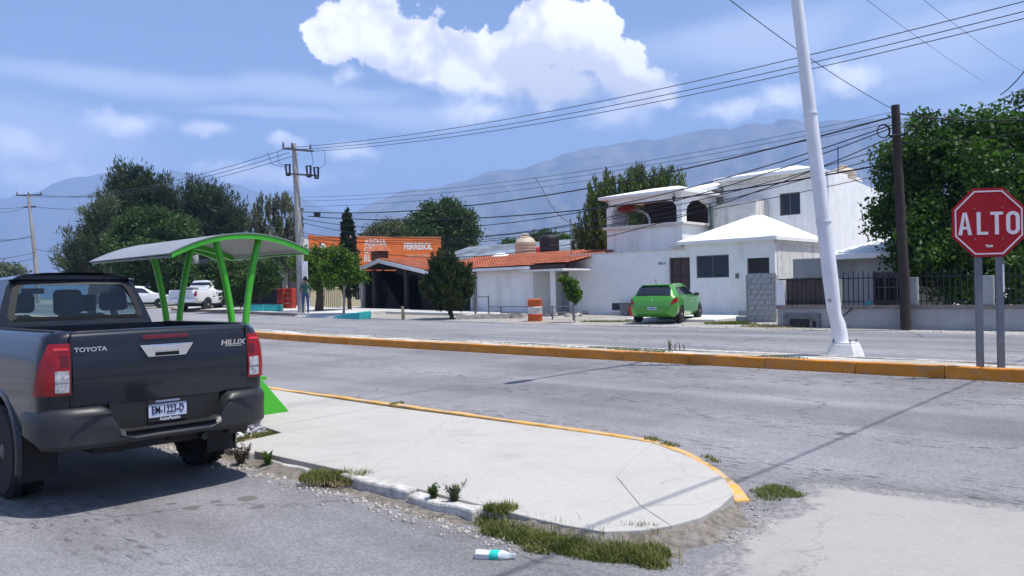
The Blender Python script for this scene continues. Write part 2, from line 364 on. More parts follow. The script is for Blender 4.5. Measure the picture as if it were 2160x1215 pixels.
gy = axis([-v for v in far] + [-70, -50, -30, -15, -5, 0, 3, 6.5, 10, 13.5, 16, 20, 23, 25, 27, 29, 31, 33, 36, 40, 45, 50, 60, 75] + far + [400])
gv = [(x, y, TZ(x, y)-0.004) for y in gy for x in gx]; nx = len(gx)
mb = MB(); mb.add(gv, [(j*nx+i, j*nx+i+1, (j+1)*nx+i+1, (j+1)*nx+i) for j in range(len(gy)-1) for i in range(nx-1)])
tag(mb.build('ground', M_GROUND, fix=False), 'pale gravel and bare dirt ground around the street', kind='structure')

def strip(name, x0, x1, ys, off, mat, edge=None, label=None, step=2.0):
    mb = MB(); xs = list(np.arange(x0, x1+0.01, step)); vs = []
    for yi, y in enumerate(ys):
        for x in xs:
            yy = y
            if edge and yi == len(ys)-1: yy += edge*(math.sin(x*0.7)+math.sin(x*1.9+1)*0.6+random.uniform(-.6, .6))
            vs.append((x, yy, TZ(x, yy)+off))
    n = len(xs); mb.add(vs, [(j*n+i, j*n+i+1, (j+1)*n+i+1, (j+1)*n+i) for j in range(len(ys)-1) for i in range(n-1)])
    return tag(mb.build(name, mat, fix=False), label, kind='structure')
strip('road', -220, 60, [-40, -20, -8, 0, 3, 6.5, 10, 13.6], 0.016, M_ASPH, None, 'worn grey asphalt street and lot in front of the yellow median kerb')
strip('road', -220, 60, [14.6, 17, 20, 22.6, 23.3], 0.016, M_ASPH2, 0.12, 'worn grey asphalt carriageway between the median and the houses', 0.5)

# ---- raised concrete island with broken slabs
def jag(pts, amp=0.012, step=0.18):
    out = []
    for i, p in enumerate(pts):
        q = pts[(i+1) % len(pts)]; L = math.dist(p, q); n = max(1, min(60, int(L/step)))
        for k in range(n):
            f = k/n; j = amp if 0 < k else 0
            out.append((p[0]+(q[0]-p[0])*f+random.uniform(-j, j), p[1]+(q[1]-p[1])*f+random.uniform(-j, j)))
    return out
IZ = 0.12
def ip(px, py): v = gp(px, py, IZ); return (v.x, v.y)
walk = tag(empty('sidewalk'), 'raised pale concrete island between the lot and the street', kind='structure')
F1 = ip(822, 858); hole = [ip(594, 912), ip(545, 896), ip(505, 889)]; hlow = [ip(560, 920), ip(480, 938)]
crack1 = [ip(745, 883), ip(690, 904), ip(640, 912)]
s1 = [(-10.9, 6.62), F1] + crack1 + hole + [(-9.9, 4.85), (-10.2, 4.12), (-10.9, 4.12)]
tipfar = [ip(1000, 881), ip(1150, 901), ip(1300, 921)]
crack2 = [ip(1335, 965), ip(1300, 1005), ip(1350, 1065)]
s2 = [F1] + tipfar + [ip(1378, 934)] + crack2 + [ip(1415, 1107), ip(1350, 1117), ip(1275, 1120), ip(1190, 1106), ip(1110, 1088), ip(1020, 1065), ip(900, 1035), ip(800, 1008), ip(650, 975), ip(480, 938)] + hlow[:1] + [hole[0]] + crack1[::-1]
s3 = [ip(1378, 934), ip(1440, 957), ip(1490, 982), ip(1530, 1010), ip(1548, 1040)] + [ip(1470, 1064)] + crack2[::-1]
s4 = [ip(1350, 1065), ip(1470, 1064), ip(1548, 1040), ip(1520, 1066), ip(1478, 1090), ip(1415, 1107)]
def shrink(poly, k=0.006):
    n = len(poly); a2 = sum(poly[i][0]*poly[(i+1) % n][1]-poly[(i+1) % n][0]*poly[i][1] for i in range(n)); sg = 1 if a2 > 0 else -1; out = []
    for i in range(n):
        p, a, b = Vector(poly[i]), Vector(poly[i-1]), Vector(poly[(i+1) % n]); d = (b-a)
        if d.length < 1e-6: out.append(tuple(p)); continue
        d.normalize(); nn = Vector((-d.y, d.x))*sg; out.append(tuple(p+nn*k))
    return out
rest = [([(x, 6.62), (x+3.05, 6.62), (x+3.05, 4.12), (x, 4.12)], random.uniform(-.006, .004)) for x in np.arange(-59.7, -11.1, 3.05)]
rest[-1][0][1] = (-10.9, 6.62); rest[-1][0][2] = (-10.9, 4.12)
for i, (pl, dz) in enumerate(rest + list(((s1, 0.0), (s2, -0.002), (s3, 0.0), (s4, -0.002)))):
    mb = MB(); mb.slab([jag(shrink(pl, 0.0003), 0.0025)], -0.16, lambda a, b, t: (a, b, TZ(a, b)+IZ+dz+t))
    mb.build('slab', M_CONC, walk, bevel=0.008)
# core under the slabs (dirt showing in the joints and in the hole)
mb = MB(); core = [(-10.9, 6.6), (-8, 6.6)] + [ip(1150, 903), ip(1300, 923), ip(1420, 952), ip(1500, 992), ip(1535, 1030), ip(1500, 1072), ip(1420, 1102), ip(1290, 1115), ip(1120, 1086)] + [(-4.1, 4.0), (-10.9, 4.0)]
M_DIRT = mk('gutter_dirt', (0.23, 0.18, 0.13), 0.95, 0.35, 18, 0.8, 60)
mb.slab([core], -0.1, lambda a, b, t: (a, b, TZ(a, b)+IZ-0.045+t)); tag(mb.build('soil_bed', M_DIRT, walk), 'brown soil showing in the joints and the hole')
# yellow kerb along the street side and round the tip
def sweep(name, path, w, h, mat, parent, base=-0.06, bevel=0.015, jit=0.004):
    mb = MB(); secs = []
    P = [Vector(p) for p in path]
    for i, p in enumerate(P):
        t = (P[min(i+1, len(P)-1)]-P[max(i-1, 0)]); t.z = 0; t.normalize(); nrm = Vector((-t.y, t.x, 0))
        j = lambda: random.uniform(-jit, jit)
        z0 = TZ(p.x, p.y)+base; z1 = TZ(p.x, p.y)+(h[min(i, len(h)-1)] if isinstance(h, list) else h)
        secs.append([p+nrm*(w/2)+Vector((0, 0, z0-p.z)), p+nrm*(w/2+j()-0.012)+Vector((0, 0, z1+j()-p.z)), p-nrm*(w/2+j()-0.012)+Vector((0, 0, z1+j()-p.z)), p-nrm*(w/2)+Vector((0, 0, z0-p.z))])
    mb.loft(secs); return mb.build(name, mat, parent, bevel=bevel)
def resample(pts, step):
    out = []
    for a, b in zip(pts[:-1], pts[1:]):
        a, b = Vector(a), Vector(b); n = max(1, int((b-a).length/step)); out += [a+(b-a)*(k/n) for k in range(n)]
    out.append(Vector(pts[-1])); return out
tipk = [ip(1150, 899), ip(1300, 919), ip(1380, 932), ip(1450, 955), ip(1505, 984), ip(1545, 1010), ip(1566, 1030)]
kp = [(-60, 6.70, 0), (-8.2, 6.70, 0)] + [(a, b, 0) for a, b in tipk[0:]]
kp = resample(kp, 0.35)
br = [0, int(len(kp)*.55), int(len(kp)*.80), int(len(kp)*.90), len(kp)-1]
for a, b in zip(br[:-1], br[1:]): sweep('kerb', kp[a:b+1], 0.125, [IZ+0.014-(.10*max(0, 1-(len(kp)-1-k)/3.5)) for k in range(a, b+1)], M_YELP, walk, jit=0.008)
# crumbled earth banked against the kerbs and the worn tip
def berm(name, pts, w, h0, h1, label):
    P = []
    for a, b in zip(pts[:-1], pts[1:]):
        n = max(1, int(math.dist(a, b)/.10)); P += [(a[0]+(b[0]-a[0])*k/n, a[1]+(b[1]-a[1])*k/n) for k in range(n)]
    P.append(pts[-1]); mb = MB(); secs = []; n = len(P)
    for i, p in enumerate(P):
        a, b = P[max(0, i-2)], P[min(n-1, i+2)]; tx, ty = b[0]-a[0], b[1]-a[1]; q = math.hypot(tx, ty) or 1; nx_, ny_ = ty/q, -tx/q; e = min(1, i/4, (n-1-i)/4); ww = w*random.uniform(.75, 1.25)*(.3+.7*e)
        row = []
        for k in range(7):
            f = k/6; row.append((p[0]+nx_*(ww*f-.05)+random.uniform(-.012, .012), p[1]+ny_*(ww*f-.05)+random.uniform(-.012, .012), TZ(p[0], p[1])+(h1+(h0-h1)*(1-f)**1.6)*(.3+.7*e)+random.uniform(-.008, .008)*(1-f)+(0.012 if k == 6 else 0)*0))
        row.append((p[0]+nx_*ww, p[1]+ny_*ww, TZ(p[0], p[1])-.03)); secs.append(row)
    mb.loft(secs, closed=False, caps=False); return tag(mb.build(name, M_BERM, walk, 60, fix=False), label)
M_BERM = mk('crumbled_earth', (0.19, 0.165, 0.14), 0.97, 0.4, 14, 0.9, 50, dirt=(0.28, 0.27, 0.26), dirt_amt=0.9, dscale=5)
berm('earth_bank', [ip(1545, 1048), ip(1520, 1068), ip(1478, 1092), ip(1415, 1109), ip(1350, 1119), ip(1275, 1122), ip(1190, 1108), ip(1110, 1090), ip(1010, 1068)], .34, IZ-.015, .018, 'crumbled earth banked against the island tip') if False else None
# broken bare kerb on the lot side
for x0, x1, dy, dz in ((-60, -30, 0, 0), (-29.9, -12, 0, 0), (-11.9, -8.55, 0, 0), (-8.5, -7.1, .01, -.01), (-6.9, -6.15, .05, -.05), (-5.6, -4.72, 0, .0), (-4.70, -3.98, -.02, -.015), (-3.9, -3.35, .06, -.05)):
    pts = resample([(x0, 3.92+dy, 0), (x1, 3.92+dy, 0)], 0.16); sweep('kerb', pts, 0.17, IZ+dz, M_KERB, walk, jit=0.012, bevel=0.02)

B1 = [ip(1010, 1072), ip(1110, 1092), ip(1190, 1110), ip(1275, 1124), ip(1350, 1121), ip(1415, 1111), ip(1478, 1094), ip(1522, 1069), ip(1550, 1043), ip(1568, 1034)]
berm('earth_bank', B1, .25, IZ-.012, .016, 'crumbled earth banked against the island tip')
berm('earth_bank', [(-9.2, 3.84), (-8.0, 3.84), (-7.0, 3.84), (-6.2, 3.84), (-5.7, 3.86), (-5.0, 3.83), (-4.0, 3.82), (-3.7, 3.84)], .17, .055, .016, 'brown earth and straw along the broken kerb')
# ---- pale concrete apron at the corner
ap = [gp(*p) for p in ((1690, 1022), (1760, 1026), (1850, 1035), (1950, 1046), (2060, 1060), (2180, 1075), (2600, 1120), (3400, 1500), (2300, 2400), (1500, 1500), (1440, 1300), (1480, 1215), (1500, 1185), (1545, 1165), (1500, 1140), (1525, 1122), (1575, 1108), (1600, 1090), (1660, 1072), (1680, 1045))]
apo = jag(jag([(p.x, p.y) for p in ap], 0.05, 0.35), 0.012, 0.08); api = shrink(apo, 0.42); n_ = len(apo)
api = [(sum(api[(i+k) % n_][0] for k in range(-6, 7))/13, sum(api[(i+k) % n_][1] for k in range(-6, 7))/13) for i in range(n_)]
mb = MB(); mb.add([(a, b, TZ(a, b)+0.0175) for a, b in apo]+[(a, b, TZ(a, b)+0.024) for a, b in api], [(i, (i+1) % n_, n_+(i+1) % n_, n_+i) for i in range(n_)]+[tuple(range(n_, 2*n_))])
apr = mb.build('apron', M_CONC2, fix=True); at_ = apr.data.attributes.new('tint', 'FLOAT', 'POINT'); at_.data.foreach_set('value', [0.0]*n_+[1.0]*n_)
tag(apr, 'pale worn concrete apron at the street corner', kind='structure')

# ---- median
med = tag(empty('median'), 'raised median strip with yellow painted kerb', kind='structure')
MZ = 0.21
random.seed(3)
xs = [-160, -110, -80, -60, -46, -37, -31, -26.2, -22.6, -19.3, -16.2, -13.2, -11.4, -9.6, -8.05, -6.5, -4.9, -3.55, -2.2, -0.9, 1.2, 4, 9, 20, 40]
for a, b in zip(xs[:-1], xs[1:]):
    pts = resample([(a+.002, 13.70, 0), (b-.002, 13.70, 0)], 0.3); pts = [p+Vector((0, random.uniform(-.006, .006), 0)) for p in pts]
    sweep('kerb', pts, 0.17, MZ+random.uniform(-.004, .004), M_YEL, med, jit=0.008, bevel=0.02)
sweep('back_kerb', resample([(-160, 14.62, 0), (40, 14.62, 0)], 1.0), 0.15, MZ-0.01, M_KERB, med, jit=0.01)
def med_mat():
    m = bpy.data.materials.new('median_fill'); m.use_nodes = True; t = NT(m.node_tree); b = t.n['Principled BSDF']; co = t.node('ShaderNodeTexCoord').outputs['Object']
    n = t.noise(t.mapping(co, (0.6, 2.5, 1)), 1.6, 6, 0.7); f = t.noise(co, 25, 4, 0.7)
    col = t.mix(t.step(n, 0.42, 0.56), (0.55, 0.53, 0.49), (0.27, 0.22, 0.15)); col = t.mix(t.step(f, .3, .7, 0, .35), col, (0.62, 0.6, 0.56))
    t.put(b.inputs['Base Color'], col); b.inputs['Roughness'].default_value = .95; return m
mb = MB(); X = list(np.arange(-160, 40.1, 1.0)); vs = [(x, y, TZ(x, y)+MZ-0.03+random.uniform(-.015, .015)) for y in (13.78, 14.0, 14.25, 14.55) for x in X]; n = len(X)
mb.add(vs, [(j*n+i, j*n+i+1, (j+1)*n+i+1, (j+1)*n+i) for j in range(3) for i in range(n-1)]); mb.build('fill', med_mat(), med, fix=False)

# ---- far-side pavement (left), ramp and driveway slabs
def pave(name, pts, h, mat, label, off=0.0):
    mb = MB(); mb.slab([jag(pts, 0.01, 0.5)], -0.3, lambda a, b, t: (a, b, TZ(a, b)+h+t)); return tag(mb.build(name, mat, bevel=0.02), label, kind='structure')
M_CONC3 = concrete('concrete_far', (0.52, 0.51, 0.49), 0.5, 0.2)
M_KERBD = mk('kerb_brown', (0.27, 0.20, 0.17), 0.9, 0.2, 5, 0.4)
pv = [(-52, 23.0), (-36.4, 22.6), (-34.3, 23.0), (-34.0, 25.0), (-34.0, 28.4), (-52, 28.4)]
pave('pavement', pv, 0.16, M_CONC3, 'far pale pavement in front of the shop')
mb = MB(); mb.loft([[(x, y-.06, TZ(x, y)-.1), (x, y-.06, TZ(x, y)+.15), (x, y+.02, TZ(x, y)+.17), (x, y+.02, TZ(x, y)-.1)] for x, y in ((-52, 22.98), (-44, 22.78), (-36.4, 22.58))]); tag(mb.build('kerb', M_KERBD), 'brown kerb edge of the far pavement', kind='structure')
mb = MB(); mb.slab([jag([(-36.3, 22.4), (-33.4, 22.5), (-31.9, 22.75), (-33.2, 24.6), (-36.3, 24.8)], .01, .4)], -.15, lambda a, b, t: (a, b, TZ(a, b)+0.03+t+max(0, min(.15, (b-22.5)*.12))*(1 if a < -32.5 else .3))); tag(mb.build('ramp', mk('ramp_concrete', (0.66, 0.64, 0.61), .9, .1, 3)), 'pale concrete ramp beside the far pavement', kind='structure')
pave('driveway', [(-18.4, 26.3), (-14.6, 26.6), (-14.4, 30.7), (-18.6, 30.7)], 0.10, concrete('drive', (0.62, 0.61, 0.59), .3, .1), 'bright concrete driveway slab beside the green car')
pave('terrace_floor', [(-33.4, 26.5), (-25.7, 26.9), (-25.6, 29.0), (-39.4, 29.0), (-39.4, 27.0)], 0.13, M_CONC3, 'concrete terrace in front of the tiled house')
# ================================================================== MOUNTAINS
def mnoise(a, seed, o=5):
    v = 0; amp = 1; f = 1
    for k in range(o):
        v += amp*math.sin(a*f*6.1+seed*1.7+k*2.3+1.3*math.sin(a*f*2.7+seed+k)); amp *= .5; f *= 2.03
    return v
def mountain(name, prof, D, depth, mat, label, seed, rough=1.0):
    """ridge line given by picture directions, built as a real massif D metres away"""
    px = [p[0] for p in prof]; py = [p[1] for p in prof]; n = 260; m = 44
    V = np.zeros(((n+1)*(m+1), 3)); k = 0
    for j in range(m+1):
        f = j/m
        for i in range(n+1):
            X = px[0]+(px[-1]-px[0])*i/n; Y = float(np.interp(X, px, py)); d = px_dir(X, Y); g = Vector((d.x, d.y, 0)); g.normalize()
            el = d.z/math.hypot(d.x, d.y)
            ridge_h = el*D + EYE + D*0.0022*rough*mnoise(X/330, seed, 6)
            if f <= 0.7:
                q = f/0.7; dist = D-depth*(1-q); prof_h = q**1.35
            else:
                q = (f-0.7)/0.3; dist = D+depth*0.8*q; prof_h = 1-q**1.2
            gul = 1-0.24*(1-abs(math.sin(X/41+seed+1.6*math.sin(X/97+f*3)+f*2.2)))*math.sin(math.pi*min(1, f/0.72))*rough
            gul *= 1+0.07*math.sin(X/13+f*21+seed+math.sin(X/5.3+f*9))*math.sin(math.pi*min(1, f/0.72))
            V[k] = (g.x*dist, g.y*dist, max(-5, ridge_h*prof_h*gul) if 0 < f < 1 else -8); k += 1
    I = np.arange((n+1)*m).reshape(m, n+1)[:, :-1].ravel()
    Fq = np.stack([I, I+1, I+n+2, I+n+1], 1)
    return tag(fast_mesh(name, V, Fq, mat, smooth=True), label, kind='structure')
def mount_mat(name, a, b):
    m = bpy.data.materials.new(name); m.use_nodes = True; t = NT(m.node_tree); bs = t.n['Principled BSDF']; co = t.node('ShaderNodeTexCoord').outputs['Object']
    n = t.noise(co, 0.006, 8, 0.7); n2 = t.noise(co, 0.03, 5, 0.7)
    col = t.mix(t.step(n, 0.35, 0.65), a, b); col = t.mix(t.step(n2, 0.62, 0.75, 0, .6), col, (0.30, 0.26, 0.20))
    t.put(bs.inputs['Base Color'], col); bs.inputs['Roughness'].default_value = 1.0; bs.inputs['Specular IOR Level'].default_value = 0.0; return m
MM1 = mount_mat('scrub_slope', (0.025, 0.04, 0.02), (0.17, 0.15, 0.105))
mountain('mountain', [(380, 600), (520, 560), (640, 505), (700, 470), (760, 438), (820, 412), (880, 400), (960, 385), (1010, 365), (1060, 345), (1100, 350), (1160, 332), (1210, 318), (1260, 300), (1340, 292), (1440, 277), (1540, 268), (1600, 255), (1640, 247), (1720, 246), (1800, 243), (1900, 250), (2050, 256), (2160, 262), (2400, 290), (2900, 330), (3500, 420), (4200, 585)], 5200, 2600, MM1, 'broad hazy blue mountain slope behind the white house', 3.0)
mountain('mountain', [(-2600, 590), (-1500, 520), (-900, 470), (-500, 450), (-200, 430), (0, 418), (70, 400), (140, 366), (200, 356), (270, 352), (320, 372), (365, 356), (430, 368), (480, 384), (545, 396), (600, 400), (680, 440), (800, 470), (1000, 510), (1250, 560), (1500, 600)], 7000, 2400, mount_mat('scrub_far', (0.04, 0.05, 0.03), (0.09, 0.085, 0.06)), 'pale far mountain half hidden by cloud on the left', 8.0, 1.4)

# ================================================================== HAZE (air)
def haze():
    m = bpy.data.materials.new('air'); m.use_nodes = True; t = NT(m.node_tree); t.n.clear()
    pv = t.node('ShaderNodeVolumePrincipled', {'Color': (0.36, 0.51, 0.85, 1), 'Density': 0.00025, 'Anisotropy': 0.0})
    t.l.new(pv.outputs[0], t.node('ShaderNodeOutputMaterial').inputs['Volume'])
    mb = MB(); mb.box(-9200, 9200, -9200, 9200, -12, 1180); o = mb.build('haze', m); tag(o, 'thin blue haze filling the air', kind='stuff'); return o
haze(); SC.cycles.volume_bounces = 2
# ================================================================== BUILDINGS
M_WHITE = mk('white_plaster', (0.83, 0.83, 0.83), 0.85, 0.05, 1.5, 0.15, 30, dirt=(0.44, 0.42, 0.39), dirt_amt=0.55, dscale=1.3, streak=True)
M_WROOF = mk('white_roof_coating', (0.84, 0.84, 0.83), 0.8, 0.03, 2, 0.1, 20, dirt=(0.66, 0.64, 0.60), dirt_amt=0.35, dscale=1.5)
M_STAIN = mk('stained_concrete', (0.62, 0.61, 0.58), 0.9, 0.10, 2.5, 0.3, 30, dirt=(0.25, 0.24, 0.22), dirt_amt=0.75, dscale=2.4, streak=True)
M_TRIM = mk('weathered_trim', (0.66, 0.63, 0.58), 0.9, 0.15, 4, 0.3, 30, dirt=(0.30, 0.26, 0.22), dirt_amt=0.55, dscale=3)
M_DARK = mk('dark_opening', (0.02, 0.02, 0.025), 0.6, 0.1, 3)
M_IRON = mk('black_iron', (0.025, 0.025, 0.03), 0.5, 0.2, 8, metal=0.3)
M_FRAME = mk('dark_aluminium', (0.14, 0.135, 0.13), 0.45, 0.1, 5, metal=0.4)
M_BROWN = mk('brown_door', (0.065, 0.04, 0.035), 0.55, 0.2, 5)
M_PANE = mk('window_pane', (0.012, 0.014, 0.02), 0.06, 0.1, 2, spec=0.6)
M_BLOCK = mk('grey_block', (0.36, 0.37, 0.38), 0.92, 0.16, 6, 0.6, 40)
M_BLOCKD = mk('mortar', (0.25, 0.25, 0.25), 0.95, 0.1, 10)
M_TILE = mk('clay_tile', (0.46, 0.135, 0.065), 0.8, 0.30, 2.2, 0.3, 20, dirt=(0.30, 0.16, 0.10), dirt_amt=0.5, dscale=3)
M_ORANGE = mk('orange_paint', (0.80, 0.19, 0.040), 0.8, 0.08, 1.2, 0.2, 30, dirt=(0.62, 0.20, 0.08), dirt_amt=0.5, dscale=1.4)
M_SIGNW = mk('white_sign_paint', (0.82, 0.76, 0.70), 0.8, 0.08, 4)
M_CREAM = mk('cream_plaster', (0.58, 0.52, 0.34), 0.85, 0.06, 2)
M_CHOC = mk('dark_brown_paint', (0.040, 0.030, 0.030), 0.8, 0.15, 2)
M_TEAL = mk('turquoise_paint', (0.03, 0.38, 0.38), 0.6, 0.12, 3, dirt=(0.02, 0.2, 0.2), dirt_amt=.4)
M_GREYP = mk('grey_plaster', (0.42, 0.42, 0.42), 0.88, 0.1, 2, dirt=(0.25, .24, .23), dirt_amt=.5, streak=True)

def wall_y(mb, y, t, outer, holes=()):
    """upright wall in the plane Y=y (front) reaching back by t"""
    mb.slab([outer]+list(holes), t, lambda a, b, d: (a, y+d, b)); return mb
def rect(x0, x1, z0, z1): return [(x0, z0), (x1, z0), (x1, z1), (x0, z1)]
def arch(x0, x1, z0, zs, n=10, lobes=0):
    """arched opening: springing at zs, round or lobed head"""
    c, r = (x0+x1)/2, (x1-x0)/2; pts = [(x0, z0), (x1, z0)]
    for k in range(n+1):
        a = math.pi*k/n; q = 1.0
        if lobes: q = 0.93+0.07*abs(math.sin(a*lobes))
        pts.append((c+r*math.cos(a)*q, zs+min(r, 0.8)*math.sin(a)*q))
    return pts
def window(parent, x0, x1, z0, z1, y, depth=0.10, mull=1, hbars=0, label=None):
    mb = MB(); w = 0.045
    mb.slab([rect(x0, x1, z0, z1), rect(x0+w, x1-w, z0+w, z1-w)], 0.05, lambda a, b, d: (a, y+depth+d, b))
    for k in range(mull): x = x0+(x1-x0)*(k+1)/(mull+1); mb.box(x-.02, x+.02, y+depth-.004, y+depth+.046, z0+w, z1-w)
    for k in range(hbars): z = z0+(z1-z0)*(k+1)/(hbars+1); mb.box(x0+w, x1-w, y+depth-.007, y+depth+.043, z-.015, z+.015)
    wn = mb.build('window', M_FRAME, parent); 
    n = mull+1
    for k in range(n):
        a = x0+w+(x1-x0-2*w)*k/n; b = x0+w+(x1-x0-2*w)*(k+1)/n
        p = MB(); p.box(a, b, y+depth+.02, y+depth+.028, z0+w, z1-w); p.build('pane', M_PANE, wn)
    return wn
def hip_roof(mb, x0, x1, y0, y1, z, h, rx, ry0=None, t=0.12):
    """hip roof with a ridge or a point: ridge from (x0+rx) to (x1-rx) at mid depth; eaves slab t thick"""
    ym = (y0+y1)/2; A = [(x0, y0, z), (x1, y0, z), (x1, y1, z), (x0, y1, z)]; B = [(p[0], p[1], z-t) for p in A]; R = [(x0+rx[0], ym, z+h), (x1-rx[1], ym, z+h)]
    mb.add(A+B+R, [(0, 1, 9, 8), (1, 2, 9), (2, 3, 8, 9), (3, 0, 8), (0, 4, 5, 1), (1, 5, 6, 2), (2, 6, 7, 3), (3, 7, 4, 0), (4, 7, 6, 5)]); return mb

# ---------------------------------------------------------------- white house
G0 = 0.25
wh = empty('white_house', (-19, 31, 0), label='white two-storey house with hipped white roofs and an arched roof terrace', cat='house')
wh.location = (0, 0, 0)
FY = 30.7
mb = MB(); wall_y(mb, FY, 0.2, [(-24.78, G0), (-14.12, G0), (-14.12, 3.50), (-18.25, 3.50), (-18.25, 3.27), (-24.78, 3.27)],
    [rect(-19.05, -18.0, 0.36, 2.95), rect(-17.68, -16.14, 2.0, 2.96), rect(-15.33, -14.36, 0.36, 2.76)])
mb.box(-24.78, -24.58, FY+.2, 36, G0, 3.27); mb.build('front_wall', M_WHITE, wh)
mb = MB(); mb.box(-24.80, -18.30, FY-.03, FY+.23, 3.27, 3.33); mb.build('wall_cap', M_TRIM, wh)
dr = MB(); dr.box(-19.03, -18.02, FY+.10, FY+.15, 0.36, 2.93); dr = dr.build('door', M_BROWN, wh)
k = MB(); 
for xx in (-18.95, -18.53, -18.1): k.box(xx-.03, xx+.03, FY+.085, FY+.10, .4, 2.9)
for zz in (.5, 1.3, 2.1, 2.85): k.box(-18.92, -18.13, FY+.088, FY+.10, zz-.03, zz+.03)
k.build('door_frame', M_CHOC, dr)
window(wh, -17.68, -16.14, 2.0, 2.96, FY, .06, 1)
d2 = MB(); d2.box(-15.33, -14.36, FY+.12, FY+.16, 0.36, 2.76); tag(d2.build('door', M_DARK, wh), 'black metal door half hidden by stacked blocks')
mb = MB(); mb.box(-15.83, -15.70, FY-.06, FY, 1.95, 2.13); mb.build('meter_box', M_FRAME, wh)
put_text('house_number', text_mesh('195-1', 0.19, 0.004, 0.004), M_IRON, frame((-19.42, FY-.004, 2.70), (1, 0, 0), (0, 0, 1), (0, -1, 0)), wh)
# vent hatch low in the wall
mb = MB(); mb.slab([rect(-22.30, -21.55, 0.50, 1.03), rect(-22.17, -21.68, 0.60, 0.94)], .05, lambda a, b, d: (a, FY-.05+d, b)); hv = mb.build('meter_niche', M_WHITE, wh)
mb = MB(); mb.box(-22.17, -21.68, FY-.02, FY-.005, .6, .94); 
mb.build('niche_door', M_DARK, hv)
mb = MB(); [mb.box(-22.17+.1*i, -22.15+.1*i, FY-.03, FY-.021, .6, .94) for i in range(1, 5)]; mb.build('niche_bars', M_FRAME, hv)
# annex: hipped roof + side wall (stained) standing over the carport
mb = MB(); hip_roof(mb, -18.50, -13.95, FY-.25, 35.6, 3.60, 1.12, (2.3, 1.75), t=.14); mb.build('roof', M_WROOF, wh)
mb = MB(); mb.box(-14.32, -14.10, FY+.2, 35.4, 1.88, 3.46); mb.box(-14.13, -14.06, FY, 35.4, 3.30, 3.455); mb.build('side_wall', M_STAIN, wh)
mb = MB(); mb.box(-18.9, -18.3, FY-.2, FY+.1, 3.36, 3.44); mb.build('downspout_box', M_STAIN, wh)
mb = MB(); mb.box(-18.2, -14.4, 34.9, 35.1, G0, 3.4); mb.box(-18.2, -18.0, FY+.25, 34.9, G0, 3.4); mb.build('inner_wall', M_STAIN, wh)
# terrace block
TY = 32.5; tx0, tx1 = -23.72, -19.42
yb = atX(1512, 470, tx1).y
mb = MB(); mb.box(tx0, tx1, TY, yb+1.2, 1.0, 4.55); mb.build('terrace_base', M_WHITE, wh)
mb = MB()
for x0, x1 in ((tx0+.42, tx0+.45), (-21.87, -21.85)): mb.box(x0, x1, TY-.006, TY+.02, 3.2, 4.5)
mb.box(tx0+.42, tx1-.35, TY-.007, TY+.02, 4.47, 4.50); mb.box(tx1-.35, tx1-.32, TY-.006, TY+.02, 3.2, 4.5); mb.build('render_joint', M_TRIM, wh)
mb = MB(); mb.box(tx0-.16, tx1+.16, TY-.16, yb+.16, 4.55, 4.68); mb.build('ledge', M_TRIM, wh, bevel=.02)
# arched front and side screens
zt = 6.05
front = [(tx0, 4.68), (tx0+.28, 4.68), (tx0+.28, 5.35)]
n = 16
op = [(tx0+.28, 4.68), (tx1-.28, 4.68), (tx1-.28, 5.33)]
for k in range(6):
    a = k/5*math.pi/2; op.append((tx1-.28-.62*(1-math.cos(a)), 5.33+.42*math.sin(a)*(1+.06*((k % 2)*2-1))))
for k in range(5, -1, -1):
    a = k/5*math.pi/2; op.append((tx0+.28+.62*(1-math.cos(a)), 5.33+.42*math.sin(a)*(1+.06*((k % 2)*2-1))))
mb = MB(); wall_y(mb, TY, .26, rect(tx0, tx1, 4.68, zt), [op]) if False else None
outer = [(tx0, 4.68), (tx0+.28, 4.68), (tx0+.28, 5.33)] + [(tx0+.28+.62*(1-math.cos(k/5*math.pi/2)), 5.33+.42*math.sin(k/5*math.pi/2)*(1+.07*((k % 2)*2-1))) for k in range(1, 6)] + \
        [(tx1-.28-.62*(1-math.cos(k/5*math.pi/2)), 5.33+.42*math.sin(k/5*math.pi/2)*(1+.07*((k % 2)*2-1))) for k in range(5, 0, -1)] + [(tx1-.28, 5.33), (tx1-.28, 4.68), (tx1, 4.68), (tx1, zt), (tx0, zt)]
mb.slab([outer], .26, lambda a, b, d: (a, TY+d, b)); mb.build('arched_screen', M_WHITE, wh)
L = yb-TY
outer = [(.27, 4.68), (.42, 4.68), (.42, 5.18)] + [(.42+(L-.72)*.5*(1-math.cos(k/9*math.pi)), 5.18+.62*math.sin(k/9*math.pi)*(1+.05*((k % 2)*2-1))) for k in range(1, 9)] + [(L-.30, 5.18), (L-.30, 4.68), (L, 4.68), (L, zt), (.27, zt)]
mb = MB(); mb.slab([outer], .24, lambda a, b, d: (tx1-d, TY+a, b)); mb.build('arched_screen', M_WHITE, wh)
mb = MB(); mb.box(tx0, tx0+.2, TY+.27, TY+1.6, 4.68, zt); mb.build('side_panel', M_WHITE, wh)
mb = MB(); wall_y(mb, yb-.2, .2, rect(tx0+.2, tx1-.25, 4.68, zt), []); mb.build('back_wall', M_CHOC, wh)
mb = MB(); hip_roof(mb, tx0-.30, tx1+.32, TY-.3, yb+.35, 6.18, .42, (1.9, 1.5), t=.13); mb.build('terrace_roof', M_WROOF, wh)
mb = MB(); mb.tube([(tx0+1.75, TY+1.2+0*k, 4.68+0*k) for k in (0, 1)][:1] + [(tx0+1.75-.9+.9*math.cos(a), TY+1.2, 4.68+.25+.62*math.sin(a)) for a in np.linspace(0, math.pi/2*1.2, 8)], .06, 8); mb.build('inner_arch', M_WHITE, wh)
